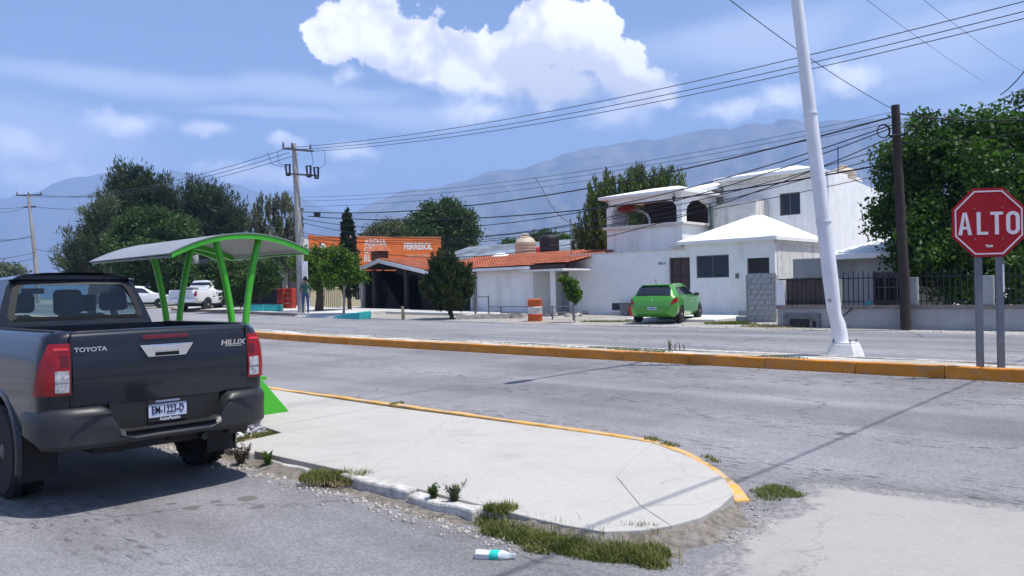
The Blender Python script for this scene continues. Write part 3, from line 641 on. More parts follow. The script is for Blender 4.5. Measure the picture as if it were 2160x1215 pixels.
for x in (tx0+.12, tx1-.34):   # wall lanterns on the screen
    mb = MB(); mb.lathe([(.0, -.02), (.03, 0), (.075, .12), (.085, .2), (.02, .28), (.0, .29)], 10, (x, TY-.12, 5.62)); mb.tube([(x, TY, 5.98), (x, TY-.1, 6.0), (x, TY-.12, 5.92)], .015, 6); mb.build('lantern', M_IRON, wh, 40)
# upper block (tower) and its roofs
UY = 36.0; ux0, ux1 = -19.15, -13.95
ud = 42.0
mb = MB(); wall_y(mb, UY, .25, [(ux0, 3.3), (ux1, 3.3), (ux1, 6.75), (ux0, 6.75)], [rect(-16.27, -15.28, 4.88, 5.92)])
mb.box(ux0, ux0+.25, UY+.25, ud, 3.3, 6.75); mb.build('upper_wall', M_WHITE, wh)
window(wh, -16.27, -15.28, 4.88, 5.92, UY, .06, 1)
mb = MB(); mb.slab([[(UY+.252, .3), (ud+3.2, .3), (ud+3.2, 6.15), (UY+.252, 6.75)]], -.25, lambda a, b, d: (ux1+.003+d, a, b)); mb.build('upper_side_wall', M_WHITE, wh)
mb = MB(); hip_roof(mb, ux0-.35, ux1-.45, UY-.35, 41.5, 6.92, .62, (2.6, 2.1), t=.16); mb.build('upper_roof', M_WROOF, wh)
mb = MB(); mb.box(ux0-.1, ux1-.65, UY-.16, UY-.003, 6.55, 6.755); mb.box(ux1-.40, ux1-.30, UY-.03, UY-.003, 3.5, 6.7); mb.build('cornice', M_TRIM, wh)
mb = MB(); hip_roof(mb, -22.9, -19.25, 35.6, 40.5, 6.55, .55, (2.6, .3), t=.16); mb.build('rear_roof', M_WROOF, wh)
mb = MB(); mb.box(-22.6, -19.2, 36.2, 40, 3.3, 6.39); mb.build('rear_wall', M_TRIM, wh)
# stair parapet between terrace and upper block
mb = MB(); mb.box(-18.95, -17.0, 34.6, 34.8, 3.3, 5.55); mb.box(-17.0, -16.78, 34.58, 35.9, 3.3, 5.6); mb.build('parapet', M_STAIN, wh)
mb = MB(); mb.tube([(-19.05, 34.5, 3.5), (-19.05, 34.5, 5.6)], .05, 8); mb.build('drain_pipe', mk('green_pipe', (.03, .12, .09), .5), wh)
mb = MB(); mb.box(-19.4, -18.95, 34.9, 34.96, 4.2, 5.5); mb.build('blind', M_GREYP, wh)
# ---------------------------------------------------------------- tanks and rods on the roofs
def water_tank(name, loc, r, h, mat, label, ribs=5, dome=.3):
    prof = [(r*.97, 0)]
    for k in range(ribs): z0 = h*(k)/ribs; z1 = h*(k+1)/ribs; prof += [(r, z0+.02), (r, z1-.05), (r*.96, z1-.03), (r*.96, z1-.005)]
    e = empty(name, loc, label=label, cat='water tank')
    mb = MB(); mb.lathe(prof+[(r*.98, h), (r*.75, h+dome*.6), (r*.36, h+dome), (0.001, h+dome)], 22); mb.build('tank', mat, e, 35)
    mb = MB(); mb.lathe([(r*.33, h+dome-.01), (r*.36, h+dome+.02), (r*.36, h+dome+.1), (r*.2, h+dome+.14), (.001, h+dome+.14)], 18); mb.build('lid', mat, e, 35); return e
M_TANKB = mk('beige_plastic', (0.50, 0.42, 0.32), 0.6, 0.08, 3); M_TANKK = mk('black_plastic', (0.018, 0.018, 0.022), 0.5, 0.1, 3)
p = atY(1778, 372, 40.0); water_tank('water_tank', (p.x, 40.0, 6.2), .62, .95, M_TANKB, 'beige ribbed water tank on the roof of the white house', 4, .2)
e = empty('roof_rod', (-14.1, 37.5, 6.1), label='blue steel rod standing on the white house roof edge', cat='rod'); mb = MB(); mb.tube([(0, 0, 0), (.03, 0, 1.9)], .03, 6); mb.build('rod', mk('blue_rod', (.03, .06, .25), .5), e)
e = empty('roof_rod', (-13.2, 39.2, 6.1), label='thin rod in front of the beige roof tank', cat='rod'); mb = MB(); mb.tube([(0, 0, 0), (.0, 0, 1.55)], .02, 6); mb.build('rod', M_FRAME, e)

# ---------------------------------------------------------------- concrete block stack (each block a part)
bw = empty('block_wall', (0, 0, 0), label='short wall of grey concrete blocks in front of the black door', cat='block wall')
bx0, by0 = -13.35, 26.9
mb = MB(); mb.box(-.19, .19, -.07, .07, -.09, .09); proto = mb.build('block', M_BLOCK, bw, bevel=.012)
first = True; random.seed(5)
base = TZ(bx0, by0)
pl = atY(1577, 590, 27.3); pr = atY(1636, 585, 27.3); x0, x1 = pl.x, pr.x
NW = 5; bl = (x1-x0-.06)/4.0
for r in range(9):
    z = base+.02+.195*r+.09; off = -.5*bl if r % 2 else 0
    for c in range(5 if r % 2 else 4):
        xx = x0+bl*(c+.5)+off+.03
        if r % 2 and c == 0: xx += bl*.25; sc = .5
        elif r % 2 and c == 4: xx -= bl*.25; sc = .5
        else: sc = 1.0
        loc = (xx+random.uniform(-.008, .008), 27.3+random.uniform(-.012, .012), z); s = (sc*bl/.40, 1, 1)
        rz = random.uniform(-.02, .02)
        if first: proto.location = loc; proto.scale = s; first = False
        else: share(proto, 'block', loc, bw, (0, 0, rz), s)
mb = MB(); mb.box(x0+.01, x1-.01, 27.3-.055, 27.3+.055, base, base+1.755); mb.build('mortar', M_BLOCKD, bw)
mb = MB(); mb.box(x0-.06, x0+.0, 27.25, 29.9, base, base+1.7); mb.build('return_wall', M_BLOCK, bw)
e = empty('block_step', (x0-.32, 27.4, base), label='low step of two grey blocks left of the block wall', cat='blocks')
for i, (dx, dz) in enumerate(((0, 0), (.1, .2))): share(proto, 'block', (dx, 0, dz+.1), e)

# ---------------------------------------------------------------- low boundary wall with iron railings (right)
M_LOW = mk('low_wall_plaster', (0.36, 0.36, 0.365), 0.88, 0.08, 1.5, 0.2, 20, dirt=(0.22, 0.21, 0.20), dirt_amt=0.6, dscale=1.2, streak=True)
M_COPE = mk('coping', (0.22, 0.19, 0.17), 0.9, 0.2, 3)
LY = 24.62; lw = empty('boundary_wall', (0, 0, 0), label='low grey boundary wall topped with iron railings in front of the big tree', cat='wall')
xa, xb = atY(1640, 645, LY).x, 6.0
zc = 0.97
mb = MB(); mb.box(xa, xb, LY, LY+.18, 0.15, zc-.10); mb.build('wall', M_LOW, lw)
mb = MB(); mb.box(xa-.03, xb, LY-.05, LY+.23, zc-.10, zc); mb.build('coping', M_COPE, lw, bevel=.01)
pxs = [xa+.10, atY(1762, 600, LY).x, atY(1925, 600, LY).x-.02, atY(2083, 600, LY).x, -3.2, 0.4, 4.0]
pil = []
for i, x in enumerate(pxs):
    mb = MB(); mb.box(x-.13, x+.13, LY+.0, LY+.2, zc, zc+.80); mb.build('pillar', M_LOW if i else M_WHITE, lw, bevel=.01)
mb = MB(); mb.box(-.011, .011, -.011, .011, 0, 1.02); barp = None
for a, b in zip(pxs[:-1], pxs[1:]):
    first_bay = a == pxs[0]
    mb2 = MB(); mb2.box(a+.14, b-.14, LY+.08, LY+.11, zc+.10, zc+.13); mb2.box(a+.14, b-.14, LY+.08, LY+.11, zc+.80, zc+.83); mb2.build('rail', M_IRON, lw)
    n = int((b-a-.3)/.135)
    for k in range(n):
        x = a+.14+(b-a-.28)*(k+.5)/n; hsc = .86 if first_bay else (1.0 if k % 2 == 0 else .95)
        if barp is None: barp = mb.build('bar', M_IRON, lw); barp.location = (x, LY+.095, zc); barp.scale = (1, 1, hsc)
        else: share(barp, 'bar', (x, LY+.095, zc), lw, (0, 0, 0), (1, 1, hsc))
# carport gate sheet behind the first bay and a broken hatch in the wall foot
mb = MB(); mb.box(pxs[0]+.14, pxs[1]-.14, LY+.16, LY+.18, zc+.02, zc+.86); mb.build('gate_sheet', mk('rusty_gate', (.10, .075, .065), .7, .35, 3), lw)
hx = atY(1690, 670, LY).x
mb = MB(); mb.slab([rect(hx-.55, hx+.62, .22, .72), rect(hx-.35, hx+.30, .26, .55), rect(hx+.38, hx+.5, .3, .48)], .06, lambda a, b, d: (a, LY-.07+d, b)); hb = mb.build('broken_hatch', mk('hatch_grey', (.16, .16, .17), .9, .3, 6, .6), lw)
mb = MB(); mb.box(hx-.35, hx+.5, LY-.02, LY-.004, .24, .6); mb.build('hatch_shade_sheet', M_DARK, hb)  # flat near-black sheet painted as the shade inside the hatch opening
mb = MB(); mb.tube([(hx+1.0, LY-.35, .3), (hx+1.62, LY-.03, .9)], .02, 6); 
e = empty('leaning_stick', (0, 0, 0), label='dark stick leaning against the low wall left of the light pole', cat='stick'); mb.build('stick', M_IRON, e)
# porch house behind the low wall
ph = empty('porch_house', (0, 0, 0), label='low house with white hipped porch roof behind the iron railings', cat='house')
PY = 27.6; a = atY(1757, 560, PY).x
mb = MB(); hip_roof(mb, a-.25, a+3.75, PY-.4, PY+4.4, 2.62, .70, (1.8, 1.6), t=.16); mb.build('roof', M_WROOF, ph)
mb = MB(); wall_y(mb, PY+.2, .2, rect(a, a+3.6, .3, 2.45), [rect(a+1.25, a+2.35, .45, 2.0)]); mb.box(a-2.2, a, PY+1.8, PY+2, .3, 2.6); mb.build('wall', M_LOW, ph)
window(ph, a+1.25, a+2.35, .45, 2.0, PY+.2, .08, 2, 2)
mb = MB(); mb.box(a+2.4, a+3.4, PY+.12, PY+.18, .4, 2.0); mb.build('curtain', M_CREAM, ph)
for xx in (a, a+3.55): mb = MB(); mb.box(xx-.1, xx+.08, PY-.25, PY-.07, .3, 2.46); mb.build('post', M_WHITE, ph)
e = empty('flower_pot', (a+2.15, LY+.1, zc), label='small turquoise pot on the low wall behind the railings', cat='pot'); mb = MB(); mb.lathe([(.07, 0), (.10, .12), (.11, .13), (.095, .13), (.085, .03), (.001, .03)], 12); mb.build('pot', mk('pot_teal', (.04, .30, .38), .5), e, 40)
e = empty('flower_pot', (a+2.65, LY+.1, zc), label='small dark pot on the low wall behind the railings', cat='pot'); mb = MB(); mb.lathe([(.08, 0), (.11, .15), (.12, .16), (.10, .16), (.09, .03), (.001, .03)], 12); mb.build('pot', M_TANKK, e, 40)

# ---------------------------------------------------------------- tiled house
th = empty('tiled_house', (0, 0, 0), label='low white house with orange clay tile roof and dark arched porch', cat='house')
HY = 29.0
def tiles(name, x0, x1, ya, za, yb_, zb_, xa2=None, xb2=None, parent=th, pitch=.19, row=.36):
    """corrugated rows of clay tiles on a slope from eave (ya,za) to ridge (yb,zb)"""
    L = math.hypot(yb_-ya, zb_-za); rows = max(2, int(L/row)); n = max(2, int((x1-x0)/pitch)); mb = MB(); up = Vector((0, -(zb_-za)/L, (yb_-ya)/L))
    seg = 4; ncol = n*seg
    for r in range(rows):
        f0, f1 = r/rows, (r+1)/rows+.12/rows
        vs = []
        for f, lift in ((f0, .035), (f1, .0)):
            lx = x0+((xa2 if xa2 is not None else x0)-x0)*f; rx = x1+((xb2 if xb2 is not None else x1)-x1)*f
            for i in range(ncol+1):
                x = lx+(rx-lx)*i/ncol; hh = .035*abs(math.sin(math.pi*i/seg))+lift
                p = Vector((x, ya+(yb_-ya)*f, za+(zb_-za)*f))+up*hh; vs.append(p)
        m = ncol+1; mb.add(vs, [(i, i+1, m+i+1, m+i) for i in range(ncol)])
    o = mb.build(name, M_TILE, parent, 50, fix=False); o['kind'] = 'stuff'; return o
zr = atY(1050, 541, 33.0).z
tiles('roof_tiles', -33.5, -25.5, HY-.35, 2.80, 33.0, zr+.05)
tiles('roof_tiles', -25.5, -23.3, HY-.35, 2.86, 33.0, zr+.0)
mb = MB(); mb.add([(-33.6, HY-.3, 2.72), (-25.5, HY-.3, 2.72), (-25.5, 33, zr), (-33.6, 33, zr), (-33.6, 37, 2.8), (-25.5, 37, 2.8)], [(0, 1, 2, 3), (3, 2, 5, 4)])
mb.add([(-25.5, HY-.3, 2.76), (-23.35, HY-.3, 2.76), (-23.35, 33, zr-.03), (-25.5, 33, zr-.03), (-25.5, 37, 2.8), (-23.35, 37, 2.8)], [(0, 1, 2, 3), (3, 2, 5, 4)]); mb.build('roof_deck', M_TILE, th, fix=False)
mb = MB(); mb.box(-33.3, -25.5, HY-.38, HY-.30, 2.64, 2.78); mb.build('fascia', M_WHITE, th)
mb = MB(); mb.box(-25.48, -23.35, HY-.38, HY-.30, 2.66, 2.82); mb.build('fascia', M_CHOC, th)
mb = MB(); wall_y(mb, HY, .2, rect(-29.55, -25.62, .2, 2.64), []); mb.box(-25.82, -25.62, HY+.2, 31.4, .2, 2.64); mb.build('wall', M_WHITE, th)
mb = MB(); wall_y(mb, 31.2, .2, rect(-25.6, -23.3, .2, 2.7), [rect(-25.15, -24.55, 1.55, 2.4)]); mb.build('recess_wall', M_GREYP, th)
wn = window(th, -25.15, -24.55, 1.55, 2.4, 31.2, .05, 1, 0)
mb = MB(); [mb.box(-25.15+.1*i, -25.135+.1*i, 31.16, 31.175, 1.55, 2.4) for i in range(1, 6)]; mb.build('window_bars', M_IRON, wn)
mb = MB(); mb.box(-26.0, -23.32, HY-.55, HY+1.9, 2.52, 2.60); mb.build('canopy', M_WHITE, th)
cx = atY(1168, 600, HY-.1).x
mb = MB(); mb.box(cx-.09, cx+.09, HY-.25, HY-.07, .2, 2.52); mb.build('post', M_WHITE, th)
# gabled porch
ga, gap, gb = -39.3, -37.35, -33.35
mb = MB()
for (xa_, za_), (xb_, zb_) in (((ga-.1, 3.12), (gap, 3.62)), ((gap, 3.62), (gb+.1, 2.86))):
    mb.slab([[(xa_, za_-.02), (xb_, zb_-.02), (xb_, zb_-.22), (xa_, za_-.22)]], .12, lambda a, b, d: (a, HY-.42+d, b))
mb.build('gable_board', mk('gable_white', (.72, .73, .75), .8), th)
def gable_tiles(xa_, za_, xb_, zb_):
    L = math.hypot(xb_-xa_, zb_-za_); rows = max(2, int(L/.36)); mb = MB(); seg = 4; n = int(4.4/.19)*seg; sg = 1 if xb_ > xa_ else -1
    up = Vector((-(zb_-za_)/L*sg, 0, abs(xb_-xa_)/L))
    for r in range(rows):
        vs = []
        for f, lift in ((r/rows, .035), ((r+1)/rows+.12/rows, 0)):
            for i in range(n+1): vs.append(Vector((xa_+(xb_-xa_)*f, HY-.35+4.4*i/n, za_+(zb_-za_)*f))+up*(.03*abs(math.sin(math.pi*i/seg))+lift))
        m = n+1; mb.add(vs, [(i, i+1, m+i+1, m+i) for i in range(n)])
    o = mb.build('porch_tiles', M_TILE, th, 50, fix=False); o['kind'] = 'stuff'
gable_tiles(ga-.15, 3.13, gap, 3.64); gable_tiles(gb+.15, 2.87, gap, 3.64)
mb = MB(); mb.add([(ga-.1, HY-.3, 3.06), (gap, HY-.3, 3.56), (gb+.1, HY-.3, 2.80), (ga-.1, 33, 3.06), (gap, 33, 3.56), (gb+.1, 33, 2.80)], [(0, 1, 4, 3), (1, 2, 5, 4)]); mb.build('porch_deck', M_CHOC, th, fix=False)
ac = arch(-36.75, -35.35, .2, 1.95, 12)
xw = atY(760, 600, 30.2).x
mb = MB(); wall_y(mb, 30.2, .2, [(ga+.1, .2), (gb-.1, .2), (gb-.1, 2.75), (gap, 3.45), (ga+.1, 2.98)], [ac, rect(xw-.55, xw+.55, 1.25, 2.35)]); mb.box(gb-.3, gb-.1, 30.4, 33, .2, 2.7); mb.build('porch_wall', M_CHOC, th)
mb = MB(); mb.box(-39.2, -29.8, 32.9, 33, .2, 3.5); mb.box(-39.3, -39.15, 29.1, 32.9, .2, 3.0); mb.box(-33.2, -29.6, 29.9, 30.0, .2, 2.7); mb.build('porch_back', M_DARK, th)  # near-black walls added to close the porch and carry its deep shade
wn = window(th, xw-.55, xw+.55, 1.25, 2.35, 30.2, .12, 1, 0)
mb = MB(); [mb.box(xw-.5+.25*i, xw-.475+.25*i, 30.12, 30.14, 1.2, 2.3) for i in range(5)]; mb.box(xw-.5, xw+.53, 30.12, 30.14, 2.28, 2.31); mb.build('window_bars', M_WHITE, wn)
for x in (ga+.15, -38.0, -35.05, -31.3):
    mb = MB(); mb.box(x-.09, x+.09, HY-.25, HY-.07, .25, 3.0 if x < -34 else 2.62); mb.build('post', M_CHOC if x > -39 else M_GREYP, th)
mb = MB(); mb.box(-29.72, -29.58, HY-.3, HY-.02, .25, 2.6); mb.build('post', M_GREYP, th)
# little roofed chimney
cpx = atY(797, 540, 32.0)
mb = MB(); mb.box(cpx.x-.45, cpx.x+.45, 31.8, 32.5, 3.2, 4.35); chm = mb.build('chimney', mk('chimney_brown', (.12, .05, .035), .85, .3, 4), th)
mb = MB(); mb.add([(cpx.x-.7, 31.6, 4.35), (cpx.x+.7, 31.6, 4.35), (cpx.x+.7, 32.7, 4.35), (cpx.x-.7, 32.7, 4.35), (cpx.x-.5, 32.15, 4.75), (cpx.x+.5, 32.15, 4.75)], [(0, 1, 5, 4), (1, 2, 5), (2, 3, 4, 5), (3, 0, 4), (0, 3, 2, 1)]); mb.build('chimney_roof', M_TILE, chm)
mb = MB(); mb.lathe([(.55, 0), (.45, .12), (.2, .2), (.001, .22)], 16, (atY(1058, 540, 32.6).x, 32.6, zr-.05)); mb.build('skylight', M_WHITE, th, 40)
p = atY(1109, 538, 34); water_tank('water_tank', (p.x, 34, 3.3), .62, 1.05, M_TANKB, 'beige ribbed water tank with cone top behind the tiled roof', 6, .38)
p = atY(1159, 538, 34); water_tank('water_tank', (p.x, 34, 3.4), .56, 1.15, M_TANKK, 'black water tank behind the right end of the tiled roof', 3, .18)
e = empty('red_tank', (atY(1137, 530, 34.6).x, 34.6, 3.3), label='small red tank between the beige and the black tanks', cat='tank'); mb = MB(); mb.lathe([(.22, 0), (.24, .1), (.24, .65), (.12, .8), (.001, .82)], 14); mb.build('tank', mk('red_paint', (.6, .03, .03), .5), e, 40)
# corrugated metal roof behind
cr = empty('metal_roof_shed', (0, 0, 0), label='grey corrugated metal roof shed behind the tiled house', cat='shed')
mb = MB(); xs_ = np.arange(-44, -29.5, .07); zz0, zz1 = atY(1000, 546, 38).z, atY(1000, 519, 42).z
vs = [(x, 38, zz0+.03*math.sin(i*math.pi/2)) for i, x in enumerate(xs_)]+[(x, 42.5, zz1+.03*math.sin(i*math.pi/2)) for i, x in enumerate(xs_)]; n = len(xs_)
mb.add(vs, [(i, i+1, n+i+1, n+i) for i in range(n-1)]); mb.build('roof_sheet', mk('galvanised', (.17, .20, .24), .55, .5, .8, metal=.2), cr, 60, fix=False)
mb = MB(); mb.box(-44, -29.6, 38.2, 42.4, 1, zz0-.1); mb.build('wall', M_GREYP, cr)

# ---------------------------------------------------------------- orange advertising wall (a gable end turned to the traffic)
ow = empty('orange_building', (0, 0, 0), label='orange building wall painted with white advertising letters', cat='building')
OA, OB = atD(651, 500, 54.0), atD(930, 502, 57.6); OA.z = OB.z = 0; OD = (OB-OA); OL = OD.length; OD.normalize(); ON = Vector((OD.y, -OD.x, 0)); ZTOP = 5.53
if ON.dot(FWD) > 0: ON = -ON
def opl(a, b, d=0.0): return tuple(OA+OD*a+UP*b-ON*d)
def onw(px, py):
    r = px_dir(px, py); k = (OA-Vector((0, 0, EYE))).dot(ON)/r.dot(ON); p = Vector((0, 0, EYE))+r*k; return (p-OA).dot(OD), p.z
mb = MB(); mb.slab([[(0, 2.35), (OL, 2.35), (OL, ZTOP), (.35, ZTOP), (.35, ZTOP+.16), (0, ZTOP+.16)]], .3, opl); mb.build('wall', M_ORANGE, ow)
mb = MB(); mb.slab([[(0, .3), (OL, .3), (OL, 2.346), (0, 2.346)]], .3, opl); tag(mb.build('lower_wall', M_CREAM, ow), 'cream lower part of the orange building wall')
mb = MB(); mb.slab([[(.36, ZTOP+.003), (OL+.03, ZTOP+.003), (OL+.03, ZTOP+.07), (.36, ZTOP+.07)]], .34, lambda a, b, d: opl(a, b, d-.02)); mb.build('wall_cap', mk('cap_orange', (.70, .27, .13), .85), ow)
mb = MB(); mb.slab([[(-.42, .3), (-.01, .3), (-.01, ZTOP+.0), (-.42, ZTOP+.0)]], .3, opl); mb.build('white_end_panel', M_WHITE, ow)
mb = MB(); mb.slab([[(.3, .3), (9, .3), (9, ZTOP-.2), (.3, ZTOP-.2)]], .25, lambda a, b, d: tuple(OB-OD*(d+.02)+UP*b-ON*a)); mb.build('rear_wall', M_ORANGE, ow)
def sign(body, pxa, pxb, pya, pyb, bold=.01, mat=M_SIGNW):
    pm = (pya+pyb)/2; a0, a1 = onw(pxa, pm)[0], onw(pxb, pm)[0]; z1, z0 = onw((pxa+pxb)/2, pya)[1], onw((pxa+pxb)/2, pyb)[1]
    me = text_mesh(body, 1.0, .004, bold); co = np.array([v.co[:] for v in me.vertices]); w = co[:, 0].max()-co[:, 0].min(); h = co[:, 1].max()-co[:, 1].min(); cy_ = (co[:, 1].max()+co[:, 1].min())/2; cx_ = (co[:, 0].max()+co[:, 0].min())/2
    me.transform(Matrix.Translation((-cx_, -cy_, 0))); me.transform(Matrix.Diagonal(((a1-a0)/w, (z1-z0)/h, 1, 1)))
    put_text('sign_lettering', me, mat, frame(Vector(opl((a0+a1)/2, (z0+z1)/2, -.006)), OD, (0, 0, 1), ON), ow)
sign('ARENA', 768, 815, 504, 520, .022); sign('GRAVA', 768, 815, 521, 535, .022); sign('BLOCK', 768, 815, 537, 552, .022)
sign('FERRESOL', 852, 912, 512, 527, .05); sign('Tablas GTA OBRA', 857, 905, 536, 543, .012, mk('faded_sign_paint', (.78, .55, .38), .8, .1, 3)); sign('A', 660, 702, 513, 548, .03)
e = empty('iron_railing', (0, 0, 0), label='dark iron railing in front of the cream building', cat='railing'); mb = MB(); a2, b2 = atY(668, 640, 28).x, atY(716, 640, 28).x
z0 = TZ(a2, 28)
mb.box(a2, b2, 28, 28.03, z0+1.25, z0+1.29); mb.box(a2, b2, 28, 28.03, z0+.1, z0+.14); mb.build('rail', M_IRON, e)
mb = MB(); mb.box(-.012, .012, -.012, .012, 0, 1.3); o = mb.build('bar', M_IRON, e); o.location = (a2, 28.045, z0)
for k in range(1, 13): share(o, 'bar', (a2+(b2-a2)*k/12, 28.045, z0), e)
# ---------------------------------------------------------------- shop behind the shelter
sh = empty('shop', (0, 0, 0), label='dark open shop front with grey canopy behind the bus shelter', cat='shop')
SY = 31.5; a, b = atY(372, 600, SY).x, atY(612, 600, SY).x; zg = TZ(-50, SY)
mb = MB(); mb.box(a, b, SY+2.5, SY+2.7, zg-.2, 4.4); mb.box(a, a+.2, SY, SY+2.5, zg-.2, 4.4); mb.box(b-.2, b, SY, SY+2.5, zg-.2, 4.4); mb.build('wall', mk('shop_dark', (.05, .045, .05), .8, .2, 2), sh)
mb = MB(); mb.box(a-.4, b+.2, SY-.6, SY+2.9, 4.4, 4.75); mb.build('roof_slab', M_GREYP, sh)
mb = MB(); xm = atY(430, 600, SY).x; mb.add([], [])
secs = []
for k in range(13):
    an = math.pi*(k/12); secs.append([(xm-3.3*math.cos(an)*.5-1.2, SY-.7-.9*math.sin(an), z) for z in (4.35, 5.15)]+[(xm-3.1*math.cos(an)*.5-1.2, SY-.6-.8*math.sin(an), z) for z in (5.15, 4.35)])
mb.loft(secs); mb.build('canopy', mk('canopy_grey', (.55, .56, .6), .6), sh, 40)
mb = MB(); mb.box(a+.3, a+3.0, SY+.1, SY+.3, zg, 4.2); mb.build('shutter', mk('shop_red', (.14, .015, .015), .6), sh)
mb = MB(); mb.tube([(xm, SY-1.0, zg), (xm, SY-1.0, 4.4)], .10, 8); mb.build('post', M_WHITE, sh)
mb = MB(); mb.box(atY(584, 550, SY-.8).x, atY(606, 550, SY-.8).x, SY-.85, SY-.8, 2.9, 4.3); mb.build('sign_panel', mk('sign_blue', (.25, .45, .75), .5, .25, 3), sh)
p = atY(545, 500, 33.5); water_tank('water_tank', (p.x, 33.5, 4.75), .75, 1.5, M_TANKK, 'black water tank on the shop roof behind the shelter', 3, .35)
# ================================================================== VEHICLES
M_PAINT = mk('dark_grey_paint', (0.0075, 0.0100, 0.0175), 0.36, 0.08, 2, metal=0.0, spec=0.15, coat=0.75, dirt=(0.022, 0.021, 0.021), dirt_amt=0.4, dscale=2.6)
M_BUMP = mk('bumper_grey', (0.020, 0.021, 0.025), 0.45, 0.2, 4, dirt=(0.06, 0.055, 0.05), dirt_amt=0.4, dscale=5, metal=0.05, spec=0.5)
M_CHROME = mk('chrome', (0.85, 0.87, 0.90), 0.12, 0.02, 3, metal=1.0)
M_RUBBER = mk('rubber', (0.018, 0.018, 0.019), 0.85, 0.2, 8, 0.3)
M_BLACKP = mk('black_trim', (0.012, 0.012, 0.013), 0.6, 0.1, 5)
M_RED = mk('red_lens', (0.25, 0.003, 0.007), 0.2, 0.15, 9, spec=0.4, coat=0.3)
M_REDD = mk('dark_red_lens', (0.10, 0.004, 0.009), 0.2, 0.15, 9, spec=0.4, coat=0.3)
M_CLEAR = mk('clear_lens', (0.36, 0.36, 0.38), 0.15, 0.45, 45, spec=0.6, coat=1.0)
M_RIM = mk('alloy', (0.55, 0.56, 0.58), 0.3, 0.05, 5, metal=0.8)
M_RIMK = mk('dark_alloy', (0.10, 0.10, 0.11), 0.4, 0.1, 5, metal=0.7)
M_SEAT = mk('seat_fabric', (0.022, 0.024, 0.026), 0.9, 0.15, 12)
G_CAR = glass('car_glass', (0.76, 0.83, 0.84)); M_TINT = mk('tinted_glass', (0.012, 0.014, 0.018), 0.05, 0.1, 2, spec=0.7, coat=0.6)
M_PLATE = mk('plate_white', (0.50, 0.55, 0.68), 0.55, 0.08, 20); M_PLTXT = mk('plate_ink', (0.015, 0.02, 0.06), 0.6)
def mesh_of(ob):
    dg = bpy.context.evaluated_depsgraph_get(); return bpy.data.meshes.new_from_object(ob.evaluated_get(dg))
def boolean(ob, cutters):
    for c in cutters:
        m = ob.modifiers.new('cut', 'BOOLEAN'); m.operation = 'DIFFERENCE'; m.solver = 'EXACT'; m.object = c
    me = mesh_of(ob); ob.modifiers.clear(); old = ob.data; ob.data = me; bpy.data.meshes.remove(old)
    for c in cutters: bpy.data.objects.remove(c)
    me.polygons.foreach_set('use_smooth', [True]*len(me.polygons)); me.set_sharp_from_angle(angle=rad(32)); return ob
MXZ = Matrix(((1, 0, 0), (0, 0, -1), (0, 1, 0)))      # lathe axis (z) -> y
def wheel(parent, x, y, r, w, rim_mat=M_RIM, spokes=6, tread=True):
    s = 1 if y > 0 else -1; prof = [(r*.62, -w/2+.02), (r*.66, -w/2), (r*.90, -w/2), (r*.985, -w/2+.03), (r, -w/2+.06), (r, -.012), (r-.012, -.012), (r-.012, .012), (r, .012), (r, w/2-.06), (r*.985, w/2-.03), (r*.90, w/2), (r*.66, w/2), (r*.62, w/2-.02)]
    mb = MB(); mb.lathe(prof, 36, (0, 0, 0), MXZ)
    if tread:
        for k in range(30):
            a = 2*math.pi*k/30
            for q in (-1, 1):
                c = Vector((math.cos(a+.05*q)*(r+.001), q*w*.30, math.sin(a+.05*q)*(r+.001))); t = Matrix.Rotation(-a+math.pi/2, 3, 'Y'); mb.obox(c, (.04, w*.26, .012), 0, t)
    o = mb.build('wheel', M_RUBBER, parent, 35); o.location = (x, y, r)
    mb = MB(); yo = s*(w/2-.03)
    mb.lathe([(r*.62, -w/2+.03), (r*.62, w/2-.03), (r*.56, w/2-.02), (r*.54, w/2-.07), (r*.54, -w/2+.03)], 30, (0, 0, 0), MXZ)
    for k in range(spokes):
        a = 2*math.pi*k/spokes; mb.obox((math.cos(a)*r*.30, yo-.02*s, math.sin(a)*r*.30), (r*.52, .035, r*.15), 0, Matrix.Rotation(-a, 3, 'Y'))
    mb.lathe([(r*.16, yo-.05), (r*.16, yo+.012) if s > 0 else (r*.16, yo+.05), (r*.10, yo+.02*s), (.001, yo+.02*s)], 14, (0, 0, 0), Matrix(((1, 0, 0), (0, 0, 1), (0, 1, 0))))
    mb.build('rim', rim_mat, o, 35)
    mb = MB(); mb.lathe([(r*.53, 0), (.001, 0)], 20, (0, yo-.07*s, 0), MXZ); mb.build('brake_disc', M_BLACKP, o)
    return o
def cutter_cyl(x, y0, y1, z, r, parent=None):
    mb = MB(); mb.lathe([(r, y0), (r, y1)], 40, (x, 0, z), Matrix(((1, 0, 0), (0, 0, 1), (0, 1, 0)))); return mb.build('cutter', M_BLACKP)

